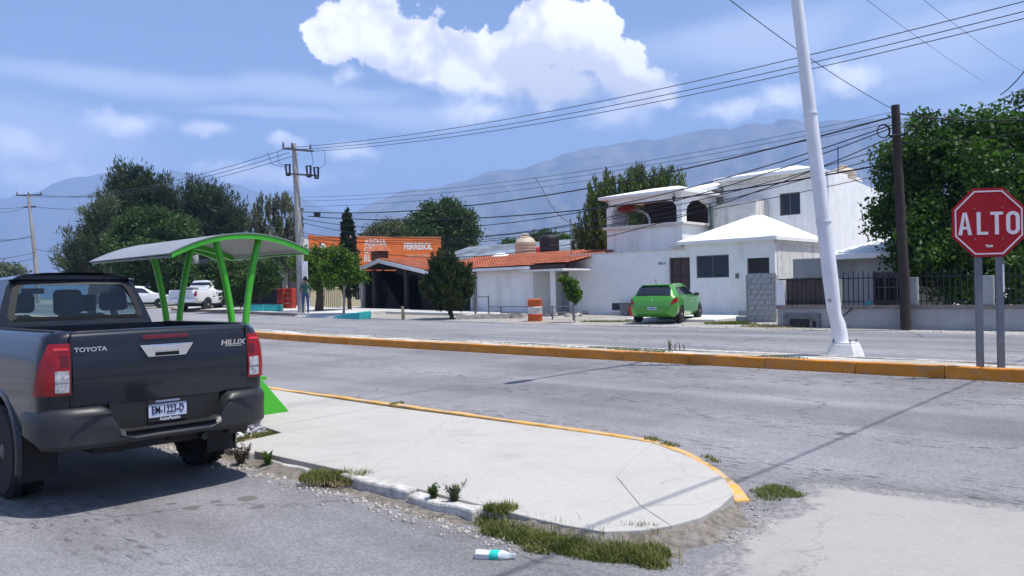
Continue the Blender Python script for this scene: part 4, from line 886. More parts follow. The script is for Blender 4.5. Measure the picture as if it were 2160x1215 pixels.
# ---------------------------------------------------------------- dark grey pickup (foreground)
hx_t, hy_c = -6.42, 2.78
pk = empty('pickup_truck', (hx_t, hy_c, TZ(hx_t, hy_c)+.016), math.pi, 'dark grey double-cab pickup parked beside the concrete island', 'pickup truck')
ZS = [.56, .64, .80, 1.0, 1.14, 1.24, 1.31, 1.345, 1.362]; WS = [.865, .885, .900, .900, .892, .875, .850, .820, .780]
def hw(z): return float(np.interp(z, ZS, WS))
def rl(z): return float(np.interp(z, [.5, .8, 1.0, 1.25, 1.33, 1.362], [.035, .012, 0.0, 0.010, .024, .055]))
CRN = .15
def plan(w, l0, l1, R=CRN, n=8):
    pts = []
    for k in range(n+1): a = -math.pi/2-math.pi/2*k/n; pts.append((l0+R+R*math.cos(a), -(w-R)+R*math.sin(a)))
    pts = [(l0+R+R*math.cos(-math.pi/2-math.pi/2*k/n), -w+R+R*math.sin(-math.pi/2-math.pi/2*k/n)) for k in range(n+1)]
    pts += [(l0, -w+R+(2*w-2*R)*k/6) for k in range(1, 6)]
    pts += [(l0+R+R*math.cos(math.pi-math.pi/2*k/n), w-R+R*math.sin(math.pi-math.pi/2*k/n)) for k in range(n+1)]
    pts += [(l0+R+(l1-l0-R)*k/10, w) for k in range(1, 11)] + [(l1, w-2*w*k/6) for k in range(1, 6)] + [(l1-(l1-l0-R)*k/10, -w) for k in range(0, 10)]
    return pts
mb = MB(); mb.loft([[(l, y, z) for l, y in plan(hw(z), rl(z), 1.68)] for z in ZS]); bed = mb.build('bed', M_PAINT, pk, 32)
c1 = MB(); c1.box(.075, 1.62, -.70, .70, .88, 1.6); c1 = c1.build('cutter', M_BLACKP)
RW, RX, FX = .375, 1.06, 4.14
for c in (c1,): c.parent = None
bedcut = [c1, cutter_cyl(RX, -1.2, -.62, RW+.02, .455), cutter_cyl(RX, .62, 1.2, RW+.02, .455)]
par = bed.parent; bed.parent = None; boolean(bed, bedcut); bed.parent = par
mb = MB(); mb.box(.08, 1.615, -.698, .698, .885, .905); mb.build('bed_floor', M_BLACKP, bed)
for s in (-1, 1): mb = MB(); mb.box(.14, 1.66, s*.745-.04, s*.745+.04, 1.358, 1.368); mb.build('bed_rail', M_BLACKP, bed, bevel=.006)
for s in (-1, 1):   # flares
    mb = MB(); secs = []
    for k in range(17):
        a = rad(-18)+rad(216)*k/16; c, sn = math.cos(a), math.sin(a)
        secs.append([(RX+c*rr_, s*yy, RW+.02+sn*rr_) for rr_, yy in ((.45, .86), (.45, .912), (.47, .916), (.50, .902), (.515, .88))])
    mb.loft(secs); mb.build('wheel_flare', M_PAINT, bed, 40)
# tailgate
def tg_l(z): return rl(z)-.016-.010*math.exp(-((z-1.31)/.045)**2)+.10*max(0, z-1.13)
mb = MB(); zs = list(np.linspace(.80, 1.352, 26)); ys = list(np.linspace(-.692, .692, 13))
zcrown = lambda y: .006*(1-(y/.7)**2)
secs = []
vs = [(tg_l(z)-.012*(1-(y/.7)**2), y, z+(zcrown(y) if z > 1.3 else 0)) for z in zs for y in ys]; n = len(ys)
fs = [(j*n+i, j*n+i+1, (j+1)*n+i+1, (j+1)*n+i) for j in range(len(zs)-1) for i in range(n-1)]
b0 = len(vs); vs += [(.03, y, .80) for y in ys]+[(.075, y, 1.358+zcrown(y)) for y in ys]
m_ = (len(zs)-1)*n
fs += [(b0+i, b0+i+1, i+1, i) for i in range(n-1)] + [(m_+i, m_+i+1, b0+n+i+1, b0+n+i) for i in range(n-1)]
mb.add(vs, fs); tgt = mb.build('tailgate', M_PAINT, pk, 40)
for s in (-1, 1): mb = MB(); mb.box(-.004, .012, s*.700-.006, s*.700+.006, .80, 1.35); mb.build('panel_gap', M_BLACKP, tgt)
# chrome handle
mb = MB()
outl = [(-.215, 1.232), (.215, 1.232), (.15, 1.135), (-.15, 1.135)]
hole = [(-.095, 1.168), (.095, 1.168), (.095, 1.142), (-.095, 1.142)]
lz = tg_l(1.18)-.014
mb.slab([outl, hole], .022, lambda a, b, d: (lz-.020+d, -a, b)); hd = mb.build('handle', M_CHROME, tgt, bevel=.004)
mb = MB(); mb.slab([[(-.115, 1.226), (.105, 1.226), (.105, 1.176), (-.115, 1.176)]], .014, lambda a, b, d: (lz-.034+d, -a, b)); mb.build('handle_grip', M_CHROME, hd, bevel=.006)
mb = MB(); mb.slab([hole], .004, lambda a, b, d: (lz+.0005+d-.003, -a, b)); mb.build('handle_recess', M_BLACKP, hd)
mb = MB(); mb.slab([[(-.185, 1.29), (-.172, 1.276), (.172, 1.276), (.185, 1.29), (.185, 1.297), (.172, 1.309), (-.172, 1.309), (-.185, 1.297)]], .012, lambda a, b, d: (tg_l(b)-.014-.006+d, -a, b)); mb.build('brake_light', M_REDD, tgt)
def rear_text(body, size, yc, z, sx, bold, parent, mat, lo, shear=0): 
    return put_text('lettering', text_mesh(body, size, .004, bold, sx, 1.0, shear), mat, frame((lo, yc, z), (0, -1, 0), (0, 0, 1), (-1, 0, 0)), parent)
rear_text('TOYOTA', .046, .565, 1.222, 1.22, .0012, tgt, M_CHROME, tg_l(1.22)-.008)
rear_text('HILUX', .060, -.572, 1.208, 1.25, .0022, tgt, M_CHROME, tg_l(1.2)-.008, .15)
mb = MB(); mb.box(tg_l(1.18)-.012, tg_l(1.18)-.004, -.655, -.50, 1.177, 1.182); mb.build('lettering', M_CHROME, tgt)
# tail lights on the rounded corners
def corner(z, s, o=0.0, y0=.708):
    w = hw(z); l0 = rl(z); a = w-CRN-y0
    if s < a: l, y, nx_, ny_ = l0, y0+s, -1, 0
    elif s < a+CRN*math.pi/2:
        t = (s-a)/CRN; l, y, nx_, ny_ = l0+CRN-CRN*math.cos(t), w-CRN+CRN*math.sin(t), -math.cos(t), math.sin(t)
    else: l, y, nx_, ny_ = l0+CRN+(s-a-CRN*math.pi/2), w, 0, 1
    return l+nx_*o, y+ny_*o
for sd_ in (1, -1):
    def patch(z0, z1, s0f, s1f, o, name, mat, parent, nz=10, ns=10):
        mb = MB()
        def P(i, j, oo):
            z = z0+(z1-z0)*j; a = s0f(j)+(s1f(j)-s0f(j))*i; l, y = corner(z, a, oo); return (l, sd_*y, z)
        edge = [(i/ns, 0) for i in range(ns+1)]+[(1, j/nz) for j in range(1, nz+1)]+[(1-i/ns, 1) for i in range(1, ns+1)]+[(0, 1-j/nz) for j in range(1, nz)]
        mb.grid(lambda i, j: P(i, j, o), ns, nz); n0 = len(mb.v)
        mb.loft([[P(i, j, o) for i, j in edge], [P(i, j, -.006) for i, j in edge]], caps=False); return mb.build(name, mat, parent, 45)
    tl = patch(.895, 1.275, lambda j: 0.0, lambda j: .285-.125*j-.03*j*j, .016, 'tail_light', M_RED, pk)
    patch(.915, 1.075, lambda j: .012, lambda j: .098, .022, 'reverse_lens', M_CLEAR, tl)
    for zz in (.998, 1.0): pass
    patch(.996, 1.004, lambda j: .012, lambda j: .098, .026, 'lens_divider', M_CHROME, tl, 1)
    patch(1.11, 1.19, lambda j: .012, lambda j: .062, .020, 'light_segment', M_REDD, tl, 3)
    patch(1.225, 1.245, lambda j: .012, lambda j: .10, .021, 'light_segment', mk('bright_red', (.75, .03, .03), .2, coat=1.0), tl, 2)
# rear bumper with low step in the middle
path = [(.50, .895), (.36, .92), (.22, .925), (.10, .905), (.0, .86), (-.06, .79), (-.095, .70), (-.115, .60), (-.125, .52), (-.128, .46), (-.13, .40), (-.132, .30), (-.135, .15), (-.135, 0)]
path = path+[(l, -y) for l, y in path[:-1][::-1]]
def bz(y, l):
    t = min(1, max(0, (abs(y)-.37)/.12)); t = t*t*(3-2*t); return .585+(.795-.585)*t
secs = []
for i, (l, y) in enumerate(path):
    a, b = path[max(i-1, 0)], path[min(i+1, len(path)-1)]; tx_, ty_ = b[0]-a[0], b[1]-a[1]; q = math.hypot(tx_, ty_); nx_, ny_ = ty_/q, -tx_/q
    if nx_*(l-.6)+ny_*y < 0: nx_, ny_ = -nx_, -ny_
    zt_ = bz(y, l)-(.02 if l > .2 else 0); zb_ = .50 if abs(y) < .35 else .49+(.05 if l > .1 else 0.0); d_ = .11
    cs = [(0.0, zb_+.035), (.0, zb_+(zt_-zb_)*.5), (.006, zt_-.055), (-.018, zt_-.012), (-.045, zt_), (-d_, zt_), (-d_, zb_), (-.03, zb_)]
    secs.append([(l+nx_*o, y+ny_*o, z) for o, z in cs])
mb = MB(); mb.loft(secs); bmp = mb.build('rear_bumper', M_BUMP, pk, 38)
mb = MB(); mb.box(-.145, -.02, -.36, .36, .587, .595); mb.build('step_pad', M_BLACKP, bmp)
for s in (-1, 1): mb = MB(); mb.box(-.1385, -.125, s*.56-.16, s*.56+.16, .735, .742); mb.build('bumper_groove', M_BLACKP, bmp)
mb = MB(); mb.box(-.01, .05, -.44, .44, .56, .805); mb.build('plate_recess', M_BLACKP, pk)
pl_ = MB(); pl_.slab([[(-.152, .628), (.152, .628), (.152, .782), (-.152, .782)]], .008, lambda a, b, d: (-.026+d, -a, b)); pl_ = pl_.build('licence_plate', M_PLATE, pk)
rear_text('EM-1223-D', .085, 0, .708, .66, .0002, pl_, M_PLTXT, -.0285)
mb = MB(); mb.slab([[(-.16, .618), (.16, .618), (.16, .652), (-.16, .652)]], .006, lambda a, b, d: (-.033+d, -a, b)); fr_ = mb.build('plate_frame', M_BLACKP, pl_)
mb = MB(); mb.slab([[(-.16, .758), (.16, .758), (.16, .79), (-.16, .79)], [(-.10, .768), (.10, .768), (.10, .785), (-.10, .785)]], .006, lambda a, b, d: (-.033+d, -a, b)); mb.build('plate_frame', M_BLACKP, pl_)
put_text('frame_lettering', text_mesh('AutoPasión', .036, .002, .0006, 1.0), mk('frame_ink', (.6, .62, .68), .5), frame((-.0345, -.012, .635), (0, -1, 0), (0, 0, 1), (-1, 0, 0)), pl_)
# cab: lower body and bonnet
def ringsec(l, w, zb, zt, cr=.06): return [(l, y, z) for y, z in ((-w+.08, zb), (w-.08, zb), (w, zb+.08), (w+.008, (zb+zt)/2), (w-.01, zt-cr), (w-.06, zt-.012), (w*.5, zt+.012), (0, zt+.016), (-w*.5, zt+.012), (-w+.06, zt-.012), (-w+.01, zt-cr), (-w-.008, (zb+zt)/2), (-w, zb+.08))]
mb = MB(); mb.loft([ringsec(*a) for a in ((1.71, .87, .48, 1.10), (1.75, .885, .47, 1.12), (2.2, .895, .47, 1.11), (3.2, .895, .47, 1.10), (3.7, .89, .47, 1.10), (3.95, .885, .48, 1.12), (4.4, .87, .50, 1.09), (4.8, .83, .52, 1.04), (5.0, .76, .54, .98), (5.08, .66, .58, .86))])
cab = mb.build('cab', M_PAINT, pk, 35); par = cab.parent; cab.parent = None
boolean(cab, [cutter_cyl(FX, -1.2, -.60, RW+.02, .455), cutter_cyl(FX, .60, 1.2, RW+.02, .455)] + [(lambda m_: (m_.box(1.80, 3.60, -.74, .74, .62, 1.5), m_.build('cutter', M_BLACKP))[1])(MB())]); cab.parent = par
cy = lambda z: .80-.345*(z-1.05)
clr = lambda z: 1.73+.42*(z-1.15)
# rear frame with window
rw = [(-.565, 1.425), (.565, 1.425), (.585, 1.46), (.535, 1.66), (.50, 1.735), (.45, 1.765), (-.45, 1.765), (-.50, 1.735), (-.535, 1.66), (-.585, 1.46)]
ro = [(-.775, 1.10), (.775, 1.10), (.705, 1.33), (.64, 1.55), (.575, 1.74), (.53, 1.80), (.45, 1.845), (.25, 1.862), (0, 1.866), (-.25, 1.862), (-.45, 1.845), (-.53, 1.80), (-.575, 1.74), (-.64, 1.55), (-.705, 1.33)]
mb = MB(); mb.slab([ro, rw], .045, lambda a, b, d: (clr(b)+d+.10*(a/.7)**2, a, b)); mb.build('rear_frame', M_PAINT, cab, 30)
sc_ = lambda pts, k: [((a)*k, 1.59+(b-1.59)*k) for a, b in pts]
mb = MB(); mb.slab([[(a*1.035, 1.59+(b-1.59)*1.09) for a, b in rw], [(a*.93, 1.60+(b-1.60)*.90) for a, b in rw]], .010, lambda a, b, d: (clr(b)+d-.004+.10*(a/.7)**2, a, b)); mb.build('window_seal', M_BLACKP, cab)
mb = MB(); mb.slab([[(a*.97, 1.59+(b-1.59)*.97) for a, b in rw]], .005, lambda a, b, d: (clr(b)+d+.007+.10*(a/.7)**2, a, b)); mb.build('rear_window', G_CAR, cab)
for s in (-1, 1):
    so_ = [(1.83, 1.06), (3.95, 1.06), (3.90, 1.12), (3.22, 1.70), (3.08, 1.79), (2.9, 1.80), (2.10, 1.80), (2.03, 1.70), (1.93, 1.40)]
    w1 = [(2.06, 1.20), (2.72, 1.18), (2.72, 1.66), (2.20, 1.67), (2.14, 1.60)]; w2 = [(2.82, 1.18), (3.66, 1.17), (3.18, 1.60), (3.10, 1.65), (2.82, 1.66)]
    mb = MB(); mb.slab([so_, w1, w2], .04, lambda a, b, d: (a, s*(cy(b)-d), b)); sf = mb.build('side_frame', M_PAINT, cab, 30)
    for w_ in (w1, w2): mb = MB(); mb.slab([w_], .005, lambda a, b, d: (a, s*(cy(b)-.018-d), b)); mb.build('side_window', G_CAR, sf)
    mb = MB(); mb.obox((3.62, s*.98, 1.17), (.12, .20, .17)); mb.tube([(3.62, s*.80, 1.12), (3.62, s*.92, 1.14)], .02, 6); mb.build('mirror', M_PAINT, cab, bevel=.03)
    for lx in (2.35, 3.25): mb = MB(); mb.obox((lx, s*.905, .99), (.16, .03, .03)); mb.build('door_handle', M_CHROME, cab, bevel=.008)
    for lx in (2.77, 3.72, 1.84): mb = MB(); mb.box(lx-.004, lx+.004, s*.897-.006, s*.897+.006, .56, 1.06); mb.build('panel_gap', M_BLACKP, cab)
    mb = MB(); mb.obox((5.0, s*.62, .88), (.16, .26, .14), s*.45); mb.build('headlight', M_CLEAR, cab, bevel=.03)
mb = MB(); mb.grid(lambda i, j: (2.00+1.12*i, (-.545+1.09*j), 1.80+.066*(1-(2*j-1)**2)**.6*(1-.25*(2*i-1)**2)), 10, 12); mb.build('roof', M_PAINT, cab, 60)
mb = MB(); mb.slab([[(-.70, 0), (.70, 0), (.535, 1), (-.535, 1)]], .01, lambda a, b, d: (3.92-.83*b+d, a, 1.12+.67*b)); mb.build('windshield', G_CAR, cab)
mb = MB(); mb.slab([[(-.5, .60), (.5, .60), (.56, .96), (-.56, .96)]], .04, lambda a, b, d: (5.075-d*0+.012-(b-.6)*.1, a, b)); mb.build('grille', M_BLACKP, cab)
mb = MB(); mb.loft([[(5.0-.5*(abs(y)/.88)**3+o, y, z) for o, z in ((0, .42), (.12, .46), (.14, .60), (.10, .66), (0, .66))] for y in np.linspace(-.88, .88, 15)]); mb.build('front_bumper', M_BUMP, pk, 40)
mb = MB(); mb.tube([(3.3, -.3, 1.86), (3.55, -.3, 2.02)], .006, 6); mb.build('antenna', M_BLACKP, cab)
# interior
mb = MB(); mb.obox((2.28, 0, 1.06), (.16, 1.30, .70), 0, Matrix.Rotation(rad(-12), 3, 'Y')); mb.build('rear_seat', M_SEAT, cab, bevel=.05)
for y, w_, h_, zc_ in ((.43, .27, .19, 1.575), (0, .26, .25, 1.575), (-.43, .27, .19, 1.575)):
    mb = MB(); mb.obox((2.22, y, zc_), (.10, w_, h_)); o = mb.build('headrest', M_SEAT, cab, 40, bevel=.045, seg=3)
for y in (.36, -.36):
    mb = MB(); mb.obox((2.95, y, 1.12), (.16, .48, .66), 0, Matrix.Rotation(rad(-14), 3, 'Y')); mb.obox((2.86, y, 1.56), (.09, .25, .18)); mb.build('front_seat', M_SEAT, cab, bevel=.04)
mb = MB(); mb.box(3.45, 3.75, -.72, .72, .70, 1.09); mb.build('dashboard', M_BLACKP, cab, bevel=.04)
mb = MB(); mb.obox((3.30, 0, 1.70), (.02, .22, .06)); mb.build('inner_mirror', M_BLACKP, cab)
# chassis, mud flaps, wheels
mb = MB(); mb.box(.15, 4.9, -.50, .50, .40, .56); mb.box(.2, 1.6, -.60, .60, .56, .88); mb.build('chassis', M_BLACKP, pk)
mb = MB(); mb.tube([(RX, -.62, RW), (RX, .62, RW)], .055, 10); mb.lathe([(.001, -.15), (.12, -.12), (.15, 0), (.12, .12), (.001, .15)], 14, (RX, 0, RW)); mb.build('rear_axle', M_BLACKP, pk)
mb = MB(); mb.tube([(.1, -.36, .42), (.9, -.40, .45), (1.8, -.3, .46)], .03, 8); mb.build('exhaust', M_BUMP, pk)
mb = MB(); mb.tube([(-.02, 0, .50), (-.06, .02, .455)], .014, 6); mb.build('tow_hook', M_BUMP, pk)
for s in (-1, 1): mb = MB(); mb.box(.59, .60, s*.76-.14, s*.76+.14, .18, .60); mb.build('mud_flap', M_BLACKP, pk)
mb = MB(); mb.obox((.26, -.72, .455), (.12, .2, .13)); mb.build('bumper_bracket', M_BUMP, pk, bevel=.02)
for x, y in ((RX, .775), (RX, -.775), (FX, .775), (FX, -.775)): wheel(pk, x, y, RW, .255, M_RIMK)

# ---------------------------------------------------------------- cars lofted from tables
class Car:
    def __init__(s, tab, L):
        s.l = [r[0] for r in tab]; s.t = np.array([r[1:] for r in tab]); s.L = L
    def par(s, l): 
        k = np.array([-.05, 0, .05]); return np.mean([[np.interp(l+d, s.l, s.t[:, c]) for c in range(s.t.shape[1])] for d in k], 0)
    def S(s, l, t, o=0.0):
        zb, wb, zbelt, zr_, wr = s.par(l)
        P = [(0, zb), (.84*wb, zb), (wb*.97, zb+.13), (wb, zb+(zbelt-zb)*.55), (wb*.965, zbelt), (wr+.015, zr_-(zr_-zbelt)*.16-.01), (wr-.07, zr_-.012), (0, zr_)]
        i = min(6, int(abs(t))); f = abs(t)-i; y = P[i][0]+(P[i+1][0]-P[i][0])*f; z = P[i][1]+(P[i+1][1]-P[i][1])*f
        c = (0, (zb+zr_)/2); d = math.hypot(y-c[0], z-c[1]) or 1
        return (l, math.copysign(1, t)*(y+y/d*o), z+(z-c[1])/d*o)
    def hull(s, parent, mat, name='body'):
        T = [0, .5, 1, 1.5, 2, 2.5, 3, 3.5, 4, 4.33, 4.66, 5, 5.5, 6, 6.5]; ring = T+[7]+[-t for t in T[:0:-1]]
        ls = np.linspace(0, s.L, 64); mb = MB(); mb.loft([[s.S(l, t) for t in ring] for l in ls]); return mb.build(name, mat, None, 38)
    def patch(s, l0, l1, t0, t1, o, name, mat, parent, sides=(1, -1), nl=10, nt=6, both=False):
        out = []
        for sd_ in sides:
            mb = MB()
            def f(i, j):
                L0 = l0(j) if callable(l0) else l0; L1 = l1(j) if callable(l1) else l1
                if both: tt = t0+(2*(7-t0))*j; tt = tt if tt <= 7 else -(14-tt); return s.S(L0+(L1-L0)*i, tt, o)
                return s.S(L0+(L1-L0)*i, sd_*(t0+(t1-t0)*j), o)
            mb.grid(f, nl, nt*(2 if both else 1)); out.append(mb.build(name, mat, parent, 50))
            if both: break
        return out
def finish(car, root, hull, wheels, r, w, rim, wy, spokes=5, wr=None):
    cuts = []
    for x in wheels:
        for s_ in (-1, 1): cuts.append(cutter_cyl(x, s_*(wy-.18) if s_ > 0 else -1.4, 1.4 if s_ > 0 else -(wy-.18), r, wr or r*1.13))
    boolean(hull, cuts); hull.parent = root
    mb = MB(); mb.box(wheels[0]-.45, wheels[1]+.4, -wy+.17, wy-.17, r*.75, r*2.1); mb.build('underbody', M_BLACKP, root)
    for x in wheels:
        for s_ in (-1, 1): wheel(root, x, s_*wy, r, w, rim, spokes, False)
M_GREEN = mk('green_car_paint', (0.075, 0.33, 0.035), 0.28, 0.05, 2, metal=0.25, coat=1.0)
hd_ = rad(105); hdv = Vector((math.cos(hd_), math.sin(hd_), 0)); rgt = Vector((hdv.y, -hdv.x, 0))
wr_ = gp(1428, 682); ax = Vector((wr_.x, wr_.y, 0))-rgt*.70; rt = ax-hdv*.72
gc = empty('hatchback', (rt.x, rt.y, TZ(ax.x, ax.y)+.02), hd_, 'bright green hatchback parked at the white wall', 'car')
gc.rotation_euler = (0, rad(-1.2), hd_); gc.scale = (1.04, 1.06, 1.0)
hb_ = Car([(0.0, .40, .56, .62, .66, .40), (.05, .30, .74, .86, .90, .60), (.12, .24, .80, .93, 1.00, .62), (.30, .22, .835, .96, 1.20, .60), (.47, .21, .845, .97, 1.385, .575), (.62, .21, .85, .97, 1.42, .57), (1.1, .20, .852, .965, 1.44, .575), (1.7, .20, .852, .95, 1.44, .575), (2.1, .20, .852, .935, 1.41, .575), (2.5, .20, .85, .92, 1.20, .61), (2.92, .20, .845, .90, .955, .66), (3.3, .20, .82, .85, .90, .64), (3.7, .21, .76, .75, .80, .58), (3.95, .25, .64, .62, .68, .48), (4.04, .36, .45, .54, .58, .35)], 4.04)
hl = hb_.hull(gc, M_GREEN)
finish(hb_, gc, hl, (.72, 3.19), .30, .20, M_RIM, .735)
hb_.patch(.13, .43, 5.25, 7, .006, 'rear_window', M_TINT, hl, both=True, nl=6, nt=5)
hb_.patch(2.22, 2.88, 5.3, 7, .006, 'windshield', M_TINT, hl, both=True, nl=6, nt=5)
hb_.patch(lambda j: .62+.14*j, 1.36, 4.10, 4.86, .006, 'side_window', M_TINT, hl); hb_.patch(1.42, lambda j: 2.62-.36*j, 4.10, 4.86, .006, 'side_window', M_TINT, hl)
hb_.patch(.03, .30, 3.45, 3.98, .012, 'tail_light', M_RED, hl, nl=6, nt=4)
mb = MB(); 
for s in (-1, 1): pass
hb_.patch(1.385, 1.395, 2.2, 4.7, .004, 'panel_gap', M_BLACKP, hl, nl=1); hb_.patch(2.40, 2.41, 2.2, 4.0, .004, 'panel_gap', M_BLACKP, hl, nl=1)
mb = MB(); mb.slab([[(-.56, .66), (.56, .66), (.62, .70), (.60, .76), (-.60, .76), (-.62, .70)]], .02, lambda a, b, d: (.0+.16*(a/.7)**2+d-.012+(b-.7)*.25, a, b)); mb.build('bumper_lip', M_GREEN, hl, bevel=.012)
mb = MB(); mb.slab([[(-.62, .30), (.62, .30), (.66, .42), (-.66, .42)]], .04, lambda a, b, d: (.10+.12*(a/.7)**2+d-.07-(b-.3)*.5, a, b)); mb.build('rear_valance', M_BLACKP, hl)
mb = MB(); mb.slab([[(-.16, .50), (.16, .50), (.16, .60), (-.16, .60)]], .01, lambda a, b, d: (-.012+d, a, b)); pq = mb.build('licence_plate', M_PLATE, hl)
mb = MB(); mb.slab([[(-.12, .53), (.12, .53), (.12, .57), (-.12, .57)]], .002, lambda a, b, d: (-.0145+d, a, b)); mb.build('plate_band', mk('plate_band', (.22, .25, .38), .6, .5, 60), pq)
mb = MB(); mb.lathe([(.035, 0), (.03, .008), (.001, .01)], 14, (.045, 0, .83), Matrix(((0, 0, -1), (0, 1, 0), (1, 0, 0)))); mb.build('badge', M_CHROME, hl)
mb = MB(); mb.tube([(.60, .0, 1.42), (.42, 0, 1.62)], .007, 6); mb.build('antenna', M_BLACKP, hl)
mb = MB(); mb.box(.40, .52, -.5, .5, 1.375, 1.40); mb.build('spoiler', M_GREEN, hl, bevel=.01)
for s in (-1, 1): mb = MB(); mb.obox((2.42, s*.92, .98), (.12, .17, .12)); mb.tube([(2.42, s*.8, .93), (2.42, s*.88, .96)], .02, 6); mb.build('mirror', M_GREEN if s > 0 else M_TINT, hl, bevel=.03)
for s in (-1, 1): mb = MB(); mb.obox((1.58, s*.845, .84), (.15, .03, .03)); mb.build('door_handle', M_GREEN, hl, bevel=.008)

# ---------------------------------------------------------------- white pickup
M_WPAINT = mk('white_car_paint', (0.72, 0.73, 0.75), 0.3, 0.03, 2, coat=0.8)
rh = rad(118); rv = Vector((math.cos(rh), math.sin(rh), 0)); rg = Vector((rv.y, -rv.x, 0)); wr_ = gp(437, 657); ax = Vector((wr_.x, wr_.y, 0))-rg*.88; rt = ax-rv*1.28
wp = empty('pickup_truck', (rt.x, rt.y, TZ(ax.x, ax.y)+.02), rh, 'white crew-cab pickup parked by the shop behind the green shelter', 'pickup truck')
Lr = 5.75
wb_ = Car([(0.0, .62, .90, 1.02, 1.08, .84), (.06, .58, .98, 1.28, 1.34, .92), (.3, .52, 1.0, 1.32, 1.36, .94), (1.78, .50, 1.0, 1.32, 1.36, .94), (1.82, .48, 1.0, 1.32, 1.40, .80), (1.95, .48, 1.0, 1.31, 1.90, .70), (2.2, .48, 1.0, 1.31, 1.96, .68), (3.2, .48, 1.0, 1.30, 1.96, .68), (3.55, .48, 1.0, 1.29, 1.88, .70), (4.2, .48, 1.0, 1.27, 1.36, .82), (4.9, .50, .99, 1.23, 1.29, .84), (5.5, .52, .95, 1.15, 1.20, .80), (5.75, .58, .85, 1.02, 1.06, .70)], Lr)
wh_ = wb_.hull(wp, M_WPAINT)
finish(wb_, wp, wh_, (1.25, 4.85), .41, .28, M_RIM, .86, 6, .48)
wb_.patch(1.845, 1.94, 5.3, 7, .008, 'rear_window', M_TINT, wh_, both=True, nl=5, nt=5); wb_.patch(3.62, 4.15, 5.3, 7, .006, 'windshield', M_TINT, wh_, both=True, nl=5, nt=5)
wb_.patch(lambda j: 2.06+.06*j, 2.78, 4.10, 4.88, .008, 'side_window', M_TINT, wh_); wb_.patch(2.86, lambda j: 3.88-.40*j, 4.10, 4.88, .008, 'side_window', M_TINT, wh_)
wb_.patch(.0, .16, 3.1, 3.95, .012, 'tail_light', M_RED, wh_, nl=5, nt=4)
for lx in (1.80, 2.82, 3.9): wb_.patch(lx, lx+.014, 2.2, 4.0, .004, 'panel_gap', M_BLACKP, wh_, nl=1)
mb = MB(); mb.box(-.012, .05, -.78, .78, .84, 1.33); tg2 = mb.build('tailgate', M_WPAINT, wp, bevel=.02)
mb = MB(); mb.lathe([(.09, 0), (.07, .012), (.001, .014)], 10, (-.014, 0, 1.12), Matrix(((0, 0, -1), (0, 1, 0), (1, 0, 0)))); mb.build('badge', M_CHROME, tg2)
mb = MB(); mb.loft([[(-.14+.22*(abs(y)/1.0)**4+o, y, z) for o, z in ((0, .58), (0, .78), (.05, .80), (.14, .80), (.14, .58))] for y in np.linspace(-1.0, 1.0, 15)]); rb = mb.build('rear_bumper', M_CHROME, wp, 40)
mb = MB(); mb.box(-.155, -.13, -.18, .18, .62, .74); mb.build('licence_plate', mk('plate_blue', (.35, .42, .55), .5), rb)
mb = MB(); mb.box(.12, 1.72, -.72, .72, 1.352, 1.366); mb.build('bed_cover', M_BLACKP, wp)
mb = MB(); mb.box(.5, 1.1, -.45, .35, 1.36, 1.52); mb.build('bed_cargo', M_GREYP, wp, bevel=.04)
for s in (-1, 1): mb = MB(); mb.obox((3.85, s*1.13, 1.42), (.14, .20, .28)); mb.tube([(3.85, s*.95, 1.34), (3.85, s*1.05, 1.38)], .03, 6); mb.build('mirror', M_BLACKP, wh_, bevel=.04)
for s in (-1, 1):
    for lx in (2.15, 3.05): mb = MB(); mb.obox((lx, s*1.0, 1.14), (.2, .04, .05)); mb.build('door_handle', M_CHROME, wh_, bevel=.01)
mb = MB(); mb.tube([(2.6, .3, 1.97), (2.6, .3, 2.1)], .02, 6); mb.build('antenna', M_BLACKP, wh_)
# ---------------------------------------------------------------- white car half hidden by the dark pickup
vh = math.atan2(CC, CS)+rad(14); vv = Vector((math.cos(vh), math.sin(vh), 0)); w0 = atD(337, 640, 57); 
sv = empty('parked_car', (0, 0, 0), vh, 'white car half hidden behind the dark pickup cab', 'car')
rt = Vector((w0.x, w0.y, 0))-vv*3.42+Vector((-vv.y, vv.x, 0))*.72; sv.location = (rt.x, rt.y, TZ(rt.x, rt.y)+.02)
sc = Car([(r[0]*1.08, r[1], r[2], r[3]*1.12, r[4]*1.12, r[5]) for r in [(l, *hb_.t[i]) for i, l in enumerate(hb_.l)]], 4.36)
sl_ = sc.hull(sv, M_WPAINT); finish(sc, sv, sl_, (.78, 3.42), .33, .21, M_RIM, .735)
sc.patch(.14, .46, 5.25, 7, .006, 'rear_window', M_TINT, sl_, both=True, nl=6, nt=5); sc.patch(2.4, 3.1, 5.3, 7, .006, 'windshield', M_TINT, sl_, both=True, nl=6, nt=5)
sc.patch(lambda j: .67+.15*j, 1.47, 4.10, 4.86, .006, 'side_window', M_TINT, sl_); sc.patch(1.53, lambda j: 2.83-.38*j, 4.10, 4.86, .006, 'side_window', M_TINT, sl_)
sc.patch(.03, .3, 3.45, 3.98, .012, 'tail_light', M_RED, sl_, nl=6, nt=4); sc.patch(.5, 3.9, 1.5, 2.3, .012, 'sill_trim', M_BLACKP, sl_, nl=30)
sc.patch(3.9, 4.2, 3.2, 3.9, .012, 'headlight', M_CLEAR, sl_, nl=6, nt=4)
